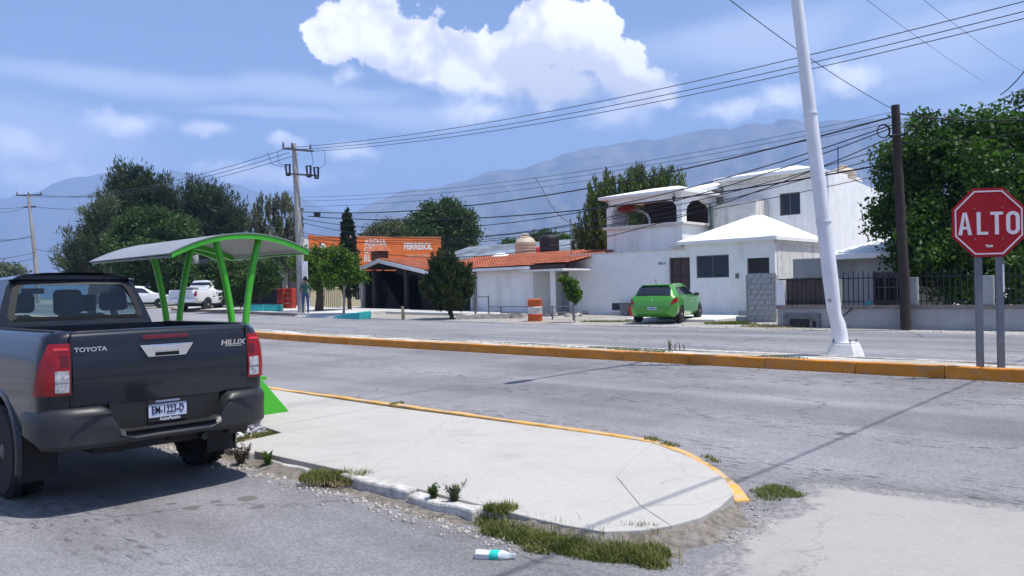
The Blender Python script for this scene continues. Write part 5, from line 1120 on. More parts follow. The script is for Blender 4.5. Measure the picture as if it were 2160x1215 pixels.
# ================================================================== TREES AND PLANTS
M_BARK = mk('bark', (0.16, 0.12, 0.09), 0.95, 0.3, 8, 0.8, 30); M_BARKG = mk('grey_bark', (0.30, 0.27, 0.24), 0.95, 0.3, 6, 0.8, 25); M_BARKD = mk('dark_bark', (0.07, 0.05, 0.04), 0.95, 0.3, 8, 0.8, 30)
def unit(n): v = RNG.normal(size=(n, 3)); return v/np.linalg.norm(v, axis=1, keepdims=True)
def leaf_quads(C, Dr, L, W, fold=0.0):
    n = len(C); s = np.cross(Dr, unit(n)); s /= np.linalg.norm(s, axis=1, keepdims=True)+1e-9
    L = np.asarray(L).reshape(-1, 1); W = np.asarray(W).reshape(-1, 1)
    V = np.stack([C-Dr*L/2, C+s*W/2+Dr*L*.05, C+Dr*L/2, C-s*W/2+Dr*L*.05], 1).reshape(-1, 3)
    return V, np.arange(4*n).reshape(n, 4)
def lobe_points(lobes, n, shell=0.45):
    w = np.array([l[3]*l[4]*l[5] for l in lobes])**.67; idx = RNG.choice(len(lobes), n, p=w/w.sum()); A = np.array(lobes)[idx]
    d = unit(n); r = (shell+(1-shell)*RNG.random(n)**.6)[:, None]; return A[:, :3]+d*A[:, 3:6]*r, d
def tree_px(name, label, px0, D, lobes_px, mat, bark=M_BARK, clumps=260, per=60, rc=0.35, L=.16, W=.08, style='broad', trunk_r=.16, trunk_px=None, cat='tree', group=None, depthf=0.9, limbs=14, lean=0.0, tv=0.8, base_off=0.0):
    m = D/F_PX; d0 = px_dir(px0, HC); bx, by = d0.x*D, d0.y*D; bz_ = TZ(bx, by)+base_off
    root = empty(name, (bx, by, bz_), 0, label, cat, group)
    R3, F3 = np.array(RIGHT[:]), np.array(FWD[:]); lobes = []
    for q in lobes_px:
        px, py, rx, rz = q[:4]; hz = HC-ROLL*(px-CX); off = (px-px0)*m*1.0; z = EYE+(hz-py)*m-bz_; dy = (q[4] if len(q) > 4 else RNG.uniform(-.3, .3))*rx*m
        c = R3*off+F3*dy+np.array([0, 0, z]); lobes.append((c[0], c[1], c[2], rx*m*.97, rx*m*depthf, rz*m))
    CC_, dd = lobe_points(lobes, clumps); CC_ = CC_[CC_[:, 2] > .1]; dd = dd[:len(CC_)]; n = len(CC_)*per
    idx = np.repeat(np.arange(len(CC_)), per); ct = RNG.random(len(CC_))
    if style == 'broad':
        P = CC_[idx]+RNG.normal(size=(n, 3))*rc*np.array([.55, .55, .42]); dr = unit(n)+np.array([0, 0, -.25])+dd[idx]*.5
    elif style == 'pine':
        up = dd[idx]*.8+np.array([0, 0, .75]); t = RNG.random((n, 1)); P = CC_[idx]+up*(t-.4)*rc*1.6+RNG.normal(size=(n, 3))*rc*.26; dr = up*.9+unit(n)*.75
    elif style == 'weep':
        t = RNG.random((n, 1)); P = CC_[idx]+np.array([0, 0, -1.0])*t*rc*2.6+dd[idx]*rc*.5*(1-t)+RNG.normal(size=(n, 3))*rc*.16; dr = np.array([0, 0, -1.0])+unit(n)*.6
    elif style == 'spray':
        up = dd[idx]*.55+np.array([0, 0, 1.0]); t = RNG.random((n, 1)); P = CC_[idx]+up*(t-.5)*rc*1.2+RNG.normal(size=(n, 3))*rc*.28; dr = up+unit(n)*.5
    dr = dr/np.linalg.norm(dr, axis=1, keepdims=True); k = RNG.uniform(.65, 1.35, n)
    V, Fq = leaf_quads(P, dr, L*k, W*k); tint = np.clip(tv*ct[idx]+(1-tv)*RNG.random(n), 0, 1)
    fast_mesh('crown', V, Fq, mat, root, np.repeat(tint, 4))
    # trunk and limbs
    mb = MB(); low = min(c[2]-c[5] for c in lobes); ctr = np.mean([c[:3] for c in lobes], 0); top = max(c[2] for c in lobes)
    ln = R3*lean
    fork = np.array([ctr[0]*.25, ctr[1]*.25, max(.35, min(low+.25*(top-low), ctr[2]*.8))])+ln
    base = np.zeros(3)+np.array([0, 0, -.12]); mid = (base+fork)/2+RNG.normal(size=3)*np.array([.06, .06, 0])
    mb.tube([base, base+np.array([0, 0, .2]), mid, fork], [trunk_r*1.35, trunk_r*1.05, trunk_r*.9, trunk_r*.72], 9)
    sel = RNG.choice(len(lobes), limbs)
    for i in sel:
        c = np.array(lobes[i][:3])+unit(1)[0]*np.array(lobes[i][3:6])*.55; q = fork+(c-fork)*.5+RNG.normal(size=3)*.12+np.array([0, 0, .08])
        st = mid+(fork-mid)*RNG.uniform(.3, 1); mb.tube([st, q, c], [trunk_r*.5, trunk_r*.28, trunk_r*.08], 6)
    mb.build('trunk', bark, root, 60); return root
L_BIG = leafmat('leaf_glossy', (0.013, 0.040, 0.007), (0.080, 0.160, 0.024), .32, .5); L_PEP = leafmat('leaf_pepper', (0.050, 0.085, 0.018), (0.120, 0.165, 0.040), .35); L_PINE = leafmat('needle', (0.022, 0.045, 0.016), (0.066, 0.092, 0.036), .15)
L_MID = leafmat('leaf_mid', (0.030, 0.068, 0.018), (0.075, 0.125, 0.034), .3); L_YOUNG = leafmat('leaf_young', (0.050, 0.110, 0.014), (0.130, 0.210, 0.030), .38); L_THUJA = leafmat('thuja', (0.026, 0.050, 0.014), (0.075, 0.095, 0.028), .15)
L_CYP = leafmat('cypress', (0.014, 0.026, 0.014), (0.032, 0.048, 0.022), .1); L_EUC = leafmat('leaf_grey', (0.075, 0.090, 0.055), (0.17, 0.18, 0.115), .25); L_SAGE = leafmat('leaf_sage', (0.065, 0.085, 0.040), (0.13, 0.15, 0.075), .25)
GT = 'trees along the far side of the street'
tree_px('shade_tree', 'large dense dark green tree behind the stop sign', 2100, 25.8, [(2000, 430, 130, 130), (1930, 345, 70, 80), (1965, 295, 50, 55), (2065, 300, 58, 58), (2030, 262, 22, 26), (1968, 262, 22, 24), (1858, 470, 20, 26), (1868, 545, 24, 22, -1.5), (2114, 246, 34, 38), (2135, 320, 85, 90), (2215, 320, 110, 130), (2110, 460, 140, 140), (1905, 455, 58, 80), (1925, 545, 70, 55, -1.6), (1905, 500, 60, 60, -1.2), (1960, 590, 75, 40, -1.5), (2040, 585, 110, 60, -.9), (2240, 500, 140, 140), (2150, 590, 110, 55, -.6), (1990, 360, 75, 80)], L_BIG, M_BARK, 820, 100, .40, .155, .088, trunk_r=.24, limbs=26)
tree_px('pepper_tree', 'weeping light green tree behind the arched terrace', 1325, 47, [(1330, 430, 90, 70), (1370, 378, 48, 36), (1292, 400, 45, 45), (1405, 385, 45, 35), (1262, 480, 50, 55), (1330, 480, 100, 60), (1250, 525, 40, 40)], L_PEP, M_BARKG, 620, 60, .50, .30, .07, 'weep', .28)
tree_px('round_tree', 'rounded green tree behind the orange wall', 930, 72, [(912, 468, 44, 44), (945, 452, 36, 32), (984, 486, 28, 44), (900, 500, 42, 35), (960, 500, 45, 35)], L_MID, M_BARK, 420, 60, .55, .30, .14, trunk_r=.25)
tree_px('sparse_tree', 'pale sparse tree left of the rounded tree', 835, 76, [(830, 490, 44, 24), (868, 480, 22, 20), (790, 497, 26, 12)], L_SAGE, M_BARKG, 150, 55, .55, .30, .11, trunk_r=.16)
tree_px('cypress', 'tall narrow dark cypress in front of the orange wall', 737, 45.5, [(737, 590, 21, 40), (737, 545, 19.5, 45), (736, 500, 15, 40), (735, 468, 9, 26)], L_CYP, M_BARKD, 420, 70, .17, .16, .05, 'spray', .12, depthf=1.0, limbs=4)
tree_px('leafy_tree', 'leafy light green tree behind the man', 672, 44.0, [(692, 565, 40, 26), (648, 560, 26, 20), (705, 530, 22, 12), (672, 592, 36, 16), (632, 548, 16, 12), (668, 535, 18, 14), (725, 545, 16, 12), (640, 585, 20, 10)], L_YOUNG, M_BARKD, 190, 50, .34, .15, .09, trunk_r=.24)
tree_px('leafy_tree', 'leafy light green tree with thin trunk beside the dark porch', 724, 40.0, [(740, 576, 24, 16), (712, 588, 24, 13), (738, 552, 18, 11), (698, 566, 20, 16), (756, 585, 12, 9), (716, 540, 14, 11)], L_YOUNG, M_BARKG, 130, 46, .30, .16, .10, trunk_r=.07)
tree_px('clipped_shrub', 'big egg-shaped clipped shrub in front of the tiled house', 952, 36.2, [(945, 605, 54, 44), (938, 565, 34, 36), (975, 592, 28, 38), (948, 632, 42, 26), (918, 608, 32, 30)], L_THUJA, M_BARKD, 620, 70, .17, .14, .05, 'spray', .10, cat='shrub', depthf=1.0, limbs=18)
tree_px('sapling', 'small leafy sapling at the end of the pipe fence', 1211, 31.6, [(1203, 600, 14, 16), (1194, 590, 9, 9), (1211, 622, 11, 14), (1202, 615, 12, 12)], L_YOUNG, M_BARKG, 60, 40, .12, .13, .085, trunk_r=.03, limbs=6)
tree_px('eucalyptus', 'thin grey-green eucalyptus beside the concrete utility pole', 603, 51, [(602, 440, 24, 44), (562, 438, 22, 36), (628, 470, 16, 40), (590, 500, 42, 30), (545, 470, 20, 30), (610, 535, 25, 25)], L_EUC, M_BARKG, 300, 42, .30, .22, .06, 'weep', .20, limbs=22)
tree_px('low_tree', 'low bushy green tree behind the bus shelter posts', 556, 47, [(520, 592, 55, 40), (470, 578, 32, 32), (562, 580, 32, 38), (500, 622, 38, 18)], L_MID, M_BARKD, 260, 60, .32, .18, .09, trunk_r=.14)
tree_px('pine_tree', 'tallest dark pine in the group on the left', 300, 78, [(290, 398, 46, 36), (340, 418, 30, 34), (250, 420, 26, 32), (295, 450, 66, 40), (300, 500, 70, 50), (270, 380, 22, 22)], L_PINE, M_BARK, 520, 60, .85, .55, .09, 'pine', .4)
tree_px('pine_tree', 'dark pine right of the tallest pine', 450, 80, [(430, 428, 42, 28), (470, 450, 42, 38), (400, 442, 32, 36), (440, 490, 76, 45), (506, 470, 20, 30), (440, 540, 80, 40), (420, 402, 16, 18)], L_PINE, M_BARK, 520, 60, .85, .55, .09, 'pine', .4)
tree_px('round_tree', 'broad green tree in front of the pines', 325, 64, [(310, 482, 64, 44), (362, 492, 52, 42), (270, 505, 42, 40), (330, 545, 88, 40), (300, 590, 70, 45), (382, 590, 50, 40)], L_MID, M_BARK, 520, 62, .55, .30, .14, trunk_r=.3)
tree_px('pine_tree', 'ragged greyish pine at the left end of the group', 200, 70, [(168, 520, 30, 28), (205, 472, 24, 30), (232, 445, 16, 24), (160, 555, 34, 25), (210, 522, 36, 40), (225, 570, 40, 35)], L_SAGE, M_BARK, 300, 52, .75, .5, .08, 'pine', .3)
tree_px('distant_tree', 'light green tree top right of the black tank', 1188, 60, [(1188, 522, 26, 22), (1205, 540, 20, 16)], L_PEP, M_BARK, 110, 45, .5, .28, .12, trunk_r=.15)
tree_px('distant_tree', 'dark tree top behind the black tank', 1150, 66, [(1150, 508, 28, 18)], L_MID, M_BARK, 90, 45, .5, .28, .12, trunk_r=.15)
tree_px('distant_tree', 'small tree top left of the beige tank', 1076, 66, [(1076, 520, 14, 9)], L_MID, M_BARK, 40, 45, .4, .28, .12, trunk_r=.1)
tree_px('distant_tree', 'grey-green bush far away behind the dark pickup roof', 15, 110, [(15, 572, 34, 14), (-30, 570, 40, 20)], L_SAGE, M_BARK, 90, 45, .9, .5, .2, trunk_r=.2)
# red flowering vine on the terrace
v = empty('bougainvillea', (0, 0, 0), label='red flowering vine hanging in the terrace arch', cat='plant'); c0 = np.array(atY(1322, 438, 33.0)[:]); P = c0+RNG.normal(size=(500, 3))*np.array([.25, .12, .12]); dr = unit(500)
V, Fq = leaf_quads(P, dr, np.full(500, .10), np.full(500, .08)); fl_ = fast_mesh('flowers', V, Fq, leafmat('red_bract', (.35, .02, .02), (.6, .06, .05), .3), v, np.repeat(RNG.random(500), 4))
fl_['kind'] = 'stuff'
mb = MB(); mb.tube([Vector(c0[:])+Vector((-.3, .2, -1.0)), Vector(c0[:])+Vector((-.1, .1, -.4)), Vector(c0[:])], .02, 6); mb.build('stem', M_BARK, v)

# ---- grass tufts and weeds (uncountable)
def blades(cx, cy, n, rx, ry, h, w, lean=.6, z0=None, rot=0.0):
    a = RNG.random(n)*2*np.pi; r = np.sqrt(RNG.random(n)); x0 = np.cos(a)*r*rx; y0 = np.sin(a)*r*ry; X = cx+x0*math.cos(rot)-y0*math.sin(rot); Y = cy+x0*math.sin(rot)+y0*math.cos(rot)
    Z = np.array([TZ(x, y) for x, y in zip(X, Y)])+(z0 if z0 is not None else .0); hh = h*RNG.uniform(.45, 1.2, n)*(1.1-.5*r)
    az_ = RNG.random(n)*2*np.pi; ld = np.stack([np.cos(az_), np.sin(az_), np.zeros(n)], 1)*(lean*RNG.random(n)*hh)[:, None]; sd_ = np.stack([-np.sin(az_+RNG.normal(size=n)*.8), np.cos(az_), np.zeros(n)], 1)*(w/2)
    B = np.stack([X, Y, Z], 1); M_ = B+ld*.35+np.array([0, 0, 1])*(hh*.6)[:, None]; T = B+ld+np.array([0, 0, 1])*(hh*.92)[:, None]
    V = np.stack([B-sd_, B+sd_, M_+sd_*.8, M_-sd_*.8, T], 1).reshape(-1, 3); i = np.arange(n)*5
    Fq = np.concatenate([np.stack([i, i+1, i+2, i+3], 1), np.stack([i+3, i+2, i+4, i+4], 1)]); return V, Fq[:n], np.stack([i+3, i+2, i+4], 1)
def grass(name, spots, mat, label):
    Vs, Qs, Ts, tn, b = [], [], [], [], 0
    for s_ in spots:
        V, q, t = blades(*s_[:8]) if len(s_) < 9 else blades(*s_[:8], z0=s_[8]); Vs.append(V); Qs.append(q+b); Ts.append(t+b); b += len(V); base = RNG.random(); tn.append(np.repeat(np.clip(base*.4+.6*RNG.random(len(V)//5), 0, 1), 5))
    V = np.concatenate(Vs); q = np.concatenate(Qs); t = np.concatenate(Ts); T = np.concatenate([np.stack([q[:, 0], q[:, 1], q[:, 2]], 1), np.stack([q[:, 0], q[:, 2], q[:, 3]], 1), t])
    o = fast_mesh(name, V, T, mat, None, np.concatenate(tn)); return tag(o, label, kind='stuff')
M_GRASS = leafmat('grass_blade', (0.060, 0.105, 0.022), (0.27, 0.25, 0.095), .35, .7); M_DRY = leafmat('dry_blade', (0.20, 0.15, 0.08), (0.42, 0.34, 0.20), .2, .8)
sp, dry = [], []
def gs(px, py, n, rx, ry, h, w=.008, lean=.8, off=.0): v_ = gp(px, py, off); sp.append((v_.x, v_.y, n, rx, ry, h, w, lean, off))
def ds(px, py, n, rx, ry, h, w=.006, lean=1.6, off=.0): v_ = gp(px, py, off); dry.append((v_.x, v_.y, n, rx, ry, h, w, lean, off))
for k in range(9): ds(655+k*15, 1014+random.uniform(-9, 8), 90, .11, .09, .07, .006, 1.3, .05)
for k in range(22): ds(1030+k*17, 1118+k*3+random.uniform(-12, 12), 70, .12, .09, .06, .006, 1.4, .02)
for k in range(9): gs(655+k*15, 1012+random.uniform(-9, 6), 260, .10, .09, .10, .007, 1.0, .06)
for k in range(12): gs(1035+k*13, 1120+k*2+random.uniform(-14, 14), 300, .12, .10, .075, .007, 1.0, .02)
for k in range(16): gs(1120+k*17, 1132+k*3+random.uniform(-12, 12), 330, .12, .09, .085, .007, 1.0, .02)
for k in range(7): gs(1290+k*14, 1150+k*7+random.uniform(-8, 10), 220, .10, .07, .07, .007, 1.0, .01)
for k in range(14): gs(1130+k*19, 1158+k*2.6+random.uniform(-8, 10), 230, .11, .06, .06, .007, 1.1, .012)
for k in range(30): gs(1030+k*13, 1112+k*2.6+random.uniform(-16, 18), 14, .14, .10, .17, .006, .9, .012)
for k in range(4): gs(1040+k*12, 1075+random.uniform(-5, 6), 160, .08, .06, .08, .007, 1.0, .10)
for k in range(4): gs(1330+k*14, 1130, 150, .09, .06, .10, .007, .9, .05)
for k in range(6): gs(1610+k*12, 1040+random.uniform(-6, 14), 170, .11, .10, .06, .007, 1.1, .01)
for px, py in ((1370, 927), (1385, 930), (1405, 937), (1420, 941), (1492, 966), (1505, 974), (830, 853), (845, 851)): gs(px, py, 60, .07, .04, .05, .006, 1.0, .13)
for k in range(12): gs(475+k*10, 932-k*2+random.uniform(-4, 4), 150, .13, .10, .055, .006, 1.0, .075)
for k in range(10): gs(1255+k*16, 734+k*1.0, 70, .22, .10, .07, .010, .9, .19)
for k in range(6): gs(1620+k*14, 752+k, 40, .2, .08, .05, .01, .9, .19)
for k in range(24): gs(600+k*27, 697+k*1.6, 26, .3, .10, .05, .012, .9, .19)
for k in range(9): gs(1240+k*11, 679, 120, .5, .22, .10, .018, .9)
for k in range(7): gs(1505+k*12, 684, 150, .4, .20, .16, .018, .8)
for k in range(6): gs(1590+k*22, 689, 60, .45, .16, .14, .018, .8)
for k in range(26): ds(480+k*24, 972+k*6.0+random.uniform(-5, 9), 90, .16, .07, .025, .006, 3.0, .004)
for k in range(10): ds(1440+k*16, 1105-k*6+random.uniform(-5, 10), 60, .12, .08, .03, .006, 2.4, .004)
for k in range(8): ds(1590+k*12, 690, 70, .5, .2, .12, .016, 1.2)
grass('grass', sp, M_GRASS, 'short green grass growing along kerbs and verges'); grass('dry_grass', dry, M_DRY, 'dry straw litter lying along the kerb')
def weed(px, py, off, h, n, label, mat, spread=.5, L=.05, W=.012, name='weed_plant'):
    p = gp(px, py, off); e = empty(name, (p.x, p.y, p.z), 0, label, 'weed'); mb = MB(); C, Dd = [], []
    for k in range(n):
        a = random.uniform(0, 6.28); l_ = h*random.uniform(.6, 1.1); s_ = spread*random.uniform(.2, 1); pts = [Vector((0, 0, -.02)), Vector((math.cos(a)*s_*l_*.4, math.sin(a)*s_*l_*.4, l_*.55)), Vector((math.cos(a)*s_*l_, math.sin(a)*s_*l_, l_))]
        mb.tube(pts, [.003, .0025, .001], 4)
        for q in range(26):
            t = random.uniform(.12, 1); b_ = pts[0].lerp(pts[1], min(1, t*2)) if t < .5 else pts[1].lerp(pts[2], t*2-1); C.append(np.array(b_[:])+RNG.normal(size=3)*.008); Dd.append(unit(1)[0]+np.array([0, 0, .5]))
    mb.build('stem', M_BARK, e); C = np.array(C); Dd = np.array(Dd); Dd /= np.linalg.norm(Dd, axis=1, keepdims=True); V, Fq = leaf_quads(C, Dd, L*RNG.uniform(.6, 1.3, len(C)), W*RNG.uniform(.6, 1.3, len(C))); fast_mesh('leaves', V, Fq, mat, e, np.repeat(RNG.random(len(C)), 4))
weed(508, 985, .0, .20, 22, 'dark bushy weed with dry reddish top at the kerb by the pickup wheel', leafmat('weed_dark', (.03, .045, .015), (.13, .075, .055), .2), .7, .045, .012)
weed(566, 985, .02, .13, 14, 'small green weed right of the dark bushy weed', L_YOUNG, .5, .05, .012)
weed(915, 1052, .09, .09, 12, 'low green weed on the broken kerb', L_MID, .9, .04, .012)
weed(958, 1062, .08, .15, 16, 'spiky grey-green weed on the broken kerb joint', L_SAGE, .6, .06, .007)
weed(1412, 738, .2, .22, 6, 'thin dry weed stalks on the median', M_DRY, .3, .05, .01)
# ---- gravel scatter (uncountable)
def pebbles(name, n, fx, mat, label, s0, s1):
    P = np.array([fx() for _ in range(n)]); base = np.array([(1, 0, 0), (-1, 0, 0), (0, 1, 0), (0, -1, 0), (0, 0, .7), (0, 0, -.5)], float); V = []; f = np.array([(0, 2, 4), (2, 1, 4), (1, 3, 4), (3, 0, 4), (2, 0, 5), (1, 2, 5), (3, 1, 5), (0, 3, 5)])
    S = s0+(s1-s0)*RNG.random((n, 1, 1))**3; V = P[:, None, :]+base[None]*S*RNG.uniform(.6, 1.3, (n, 6, 1)); Fq = (f[None]+6*np.arange(n)[:, None, None]).reshape(-1, 3)
    tag(fast_mesh(name, V.reshape(-1, 3), Fq, mat, None), label, kind='stuff')
M_PEB = mk('pebble', (0.34, 0.31, 0.28), .95, .4, 9)
def fx():
    r = random.random()
    if r < .35: x = random.uniform(-34, -2); y = random.uniform(23.3, 24.6)+random.gauss(0, .2)
    elif r < .55: x = random.uniform(-24, -12); y = random.uniform(24, 29)
    elif r < .75: x = random.uniform(-30, 0); y = 13.45-abs(random.gauss(0, .12)); return (x, y, TZ(x, y)+.02)
    else: x = random.uniform(-9, -3.2); y = 3.74-abs(random.gauss(0, .10)); return (x, y, TZ(x, y)+.016)
    return (x, y, TZ(x, y)+.01)
pebbles('gravel', 5600, fx, M_PEB, 'small pale stones scattered along the road edges', .004, .030)
def fx2():
    p = gp(random.uniform(1420, 1640), random.uniform(1045, 1150)); return (p.x, p.y, p.z+.02)
pebbles('gravel', 500, fx2, M_PEB, 'crumbled asphalt and grit at the island tip', .004, .018)
# ================================================================== STREET FURNITURE
M_SHEL = mk('shelter_green', (0.055, 0.40, 0.018), 0.4, 0.06, 2, coat=0.3); M_PANEL = mk('shelter_panel', (0.27, 0.275, 0.30), 0.5, 0.06, 1.5)
M_GALV = mk('galvanised_post', (0.15, 0.165, 0.19), 0.6, 0.12, 6, metal=0.2)
M_WPOLE = mk('white_pole_paint', (0.72, 0.74, 0.78), 0.5, 0.05, 2, dirt=(.5, .48, .45), dirt_amt=.3, dscale=3)
M_POLEC = mk('concrete_pole', (0.38, 0.36, 0.34), 0.9, 0.12, 4, 0.3); M_POLEW = mk('wooden_pole', (0.045, 0.034, 0.030), 0.9, 0.25, 5, 0.5)
M_CABLE = mk('black_cable', (0.012, 0.012, 0.014), 0.6, 0.1, 5); M_WIRE = mk('bare_wire', (0.06, 0.06, 0.065), 0.5, 0.1, 5, metal=.5); M_CERAM = mk('insulator', (0.10, 0.05, 0.04), .3, .1, 5)
# ---------------------------------------------------------------- bus shelter
bs = empty('bus_shelter', (0, 0, 0), label='bright green steel bus shelter with arched grey roof', cat='bus shelter')
gz = IZ; u1, u2 = 9.2, 11.05; vc = 4.90
def arc_z(v): 
    t = (v-(vc-.90))/(1.80); return 2.12+.07*t+.215*(1-(2*t-1.0)**2)**1.0
for u in (u1, u2):
    for s in (-1, 1):
        top_v = vc-.02+s*.29; pts = []
        for k in range(13):
            t = k/12; off = .055+(.235)*max(0, (t-.22)/.78)**2.1; pts.append((-u, vc+s*off, gz+t*(arc_z(top_v)-gz-.02)))
        mb = MB(); mb.tube(pts, .042, 10); mb.build('post', M_SHEL, bs, 60)
    mb = MB(); mb.loft([[(-u-.10, vc-.55, gz), (-u+.10, vc-.55, gz), (-u+.10, vc+.62, gz), (-u-.10, vc+.62, gz)], [(-u-.055, vc-.10, gz+.62), (-u+.055, vc-.10, gz+.62), (-u+.055, vc+.12, gz+.62), (-u-.055, vc+.12, gz+.62)]]); mb.build('foot_casing', M_SHEL, bs, bevel=.008)
ra, rb_ = 9.05, 11.42
for u in (ra, u2+.0, rb_):
    mb = MB(); secs = []
    for k in range(25):
        v = vc-.90+1.80*k/24; z = arc_z(v); secs.append([(-u-.03, v, z-.05), (-u+.03, v, z-.05), (-u+.03, v, z+.012), (-u-.03, v, z+.012)])
    mb.loft(secs); mb.build('rib', M_SHEL, bs, 40)
for v in (vc-.90, vc+.90): mb = MB(); mb.tube([(-ra, v, arc_z(v)-.03), (-rb_, v, arc_z(v)-.015)], .014, 6); mb.build('edge_rail', M_SHEL if v > vc else M_PANEL, bs)
mb = MB(); mb.loft([[(-ra+.04, v, arc_z(v)+.014), (-rb_-.04, v, arc_z(v)+.014), (-rb_-.04, v, arc_z(v)+.024), (-ra+.04, v, arc_z(v)+.024)] for v in np.linspace(vc-.94, vc+.94, 25)]); mb.build('roof_panel', M_PANEL, bs, 40)
mb = MB(); mb.box(-10.95, -9.3, vc+.08, vc+.42, gz+.42, gz+.46); mb.build('bench', M_SHEL, bs)
# ---------------------------------------------------------------- stop sign
pa, pb = gp(2063, 776, MZ-.03), gp(2117, 777, MZ-.03)
ctr = (pa+pb)/2; D0 = ctr.dot(FWD)
ss = empty('stop_sign', (ctr.x, ctr.y, ctr.z), 0, 'red octagonal stop sign reading ALTO on two grey posts', 'sign')
c = atD(2081.5, 470, D0)-ctr; ex = Vector((CS*math.cos(.10)-CC*math.sin(.10), CC*math.cos(.10)+CS*math.sin(.10), 0)).normalized()
ex = (RIGHT*math.cos(.12)-FWD*math.sin(.12)).normalized(); ny = UP.cross(ex)*-1; ny = Vector((ex.y, -ex.x, 0))
if ny.dot(FWD) > 0: ny = -ny
hpo = abs((pb-pa).dot(RIGHT))/2
for p, sg_ in ((pa, -1), (pb, 1)):
    q = ex*(hpo*sg_); xt = q+Vector((0, 0, c.z+.15)); mb = MB(); w_ = .105
    mb.slab([[(-.046, -.03), (.046, -.03), (.046, .03), (.032, .03), (.032, -.012), (-.032, -.012), (-.032, .03), (-.046, .03)]], c.z+.30, lambda a, b, d: tuple(q+ex*a-ny*b+Vector((0, 0, d-.02)))); po = mb.build('post', M_GALV, ss)
    if p is pb: 
        mb = MB(); mb.slab([[(.030, -.036), (.057, -.036), (.057, .0), (.030, .0)]], .43, lambda a, b, d: tuple(q+ex*a-ny*b+Vector((0, 0, d+1.16)))); mb.build('white_strip', M_WPOLE, po)
AP = .525
def octa(r): R_ = r/math.cos(math.pi/8); return [(R_*math.cos(math.pi/8+k*math.pi/4), R_*math.sin(math.pi/8+k*math.pi/4)) for k in range(8)]
def onsign(a, b, d): return tuple(c+ex*a+UP*b+ny*(.055+d))
mb = MB(); mb.slab([octa(AP)], .004, onsign); plate = mb.build('plate', mk('sign_red', (0.33, 0.004, 0.012), 0.5, 0.06, 3, spec=.25), ss)
M_SWH = mk('sign_white', (0.68, 0.62, 0.66), 0.5, 0.05, 6)
mb = MB(); mb.slab([octa(AP*.925), octa(AP*.885)], .0025, lambda a, b, d: onsign(a, b, .0042+d)); mb.build('border', M_SWH, plate)
def bar(p, q, w): d_ = Vector((q[0]-p[0], q[1]-p[1])); d_.normalize(); n_ = Vector((-d_.y, d_.x))*w/2; return [(p[0]+n_.x, p[1]+n_.y), (p[0]-n_.x, p[1]-n_.y), (q[0]-n_.x, q[1]-n_.y), (q[0]+n_.x, q[1]+n_.y)]
hh, t_ = .345, .056
def letter(name, loops_list):
    mb = MB()
    for k, lp in enumerate(loops_list): mb.slab(lp, .0025, lambda a, b, d: onsign(a*1.08-.004, b-.012, .0044+d+.0003*k))
    mb.build(name, M_SWH, plate)
zc0 = .0
letter('letter', [[[(-.405, -hh/2), (-.353, -hh/2), (-.3125, hh/2-.05), (-.272, -hh/2), (-.22, -hh/2), (-.285, hh/2), (-.34, hh/2)]], [[(-.352, -.085), (-.273, -.085), (-.284, -.042), (-.341, -.042)]]])
letter('letter', [[[(-.155, -hh/2), (-.005, -hh/2), (-.005, -hh/2+t_*.8), (-.103, -hh/2+t_*.8), (-.103, hh/2), (-.155, hh/2)]]])
letter('letter', [[[(.085, -hh/2), (.137, -hh/2), (.137, hh/2-t_*.8), (.195, hh/2-t_*.8), (.195, hh/2), (.027, hh/2), (.027, hh/2-t_*.8), (.085, hh/2-t_*.8)]]])
def stad(cx_, w, h, n=8): 
    r = w/2; return [(cx_+r*math.cos(a), (h/2-r)+r*math.sin(a)) for a in np.linspace(0, math.pi, n)]+[(cx_+r*math.cos(a), -(h/2-r)+r*math.sin(a)) for a in np.linspace(math.pi, 2*math.pi, n)]
letter('letter', [[stad(.325, .18, hh+.01), stad(.325, .18-2*t_*.95, hh-2*t_*.85)]])
mb = MB(); mb.slab([[(-.06, -.335), (.06, -.345), (.05, -.375), (-.03, -.38), (-.045, -.35)]], .002, lambda a, b, d: onsign(a, b, .0045+d)); mb.build('sticker', mk('sticker', (.45, .5, .48), .6, .5, 40), plate)
mb = MB()
for sx in (-.2, .2):
    for sy in (-.25, .22): mb.lathe([(.012, 0), (.008, .006), (.001, .007)], 8, tuple(Vector(onsign(sx, sy, .005))), Matrix((ex, UP, ny)).transposed())
o = mb.build('bolts', M_GALV, plate); o['kind'] = 'stuff'
# ---------------------------------------------------------------- leaning white light pole
bc = gp(1774, 752, MZ-.03); DL = bc.dot(FWD)+.18
lp = empty('light_pole', (bc.x, bc.y, bc.z), 0, 'tall white steel light pole leaning left on a white concrete base', 'light pole'); lp.location = (0, 0, 0)
b0 = bc+Vector((0, .20, 0))
mb = MB(); sq = lambda r, z, dx=0: [(b0.x-r+dx, b0.y-r, b0.z+z), (b0.x+r+dx, b0.y-r, b0.z+z), (b0.x+r+dx, b0.y+r, b0.z+z), (b0.x-r+dx, b0.y+r, b0.z+z)]
mb.loft([sq(.27, -.12), sq(.265, .0), sq(.20, .23)]); mb.build('pedestal', mk('pedestal_white', (.70, .69, .67), .8, .1, 3, .3, dirt=(.4, .38, .35), dirt_amt=.5), lp, bevel=.02)
mb = MB(); mb.box(b0.x-.19, b0.x+.19, b0.y-.19, b0.y+.19, b0.z+.232, b0.z+.25); mb.build('base_plate', M_WPOLE, lp, bevel=.004)
mb = MB()
for sx in (-.15, .15):
    for sy in (-.15, .15): mb.tube([(b0.x+sx, b0.y+sy, b0.z+.2), (b0.x+sx, b0.y+sy, b0.z+.31)], .014, 6)
o = mb.build('anchor_bolts', M_GALV, lp); o['kind'] = 'stuff'
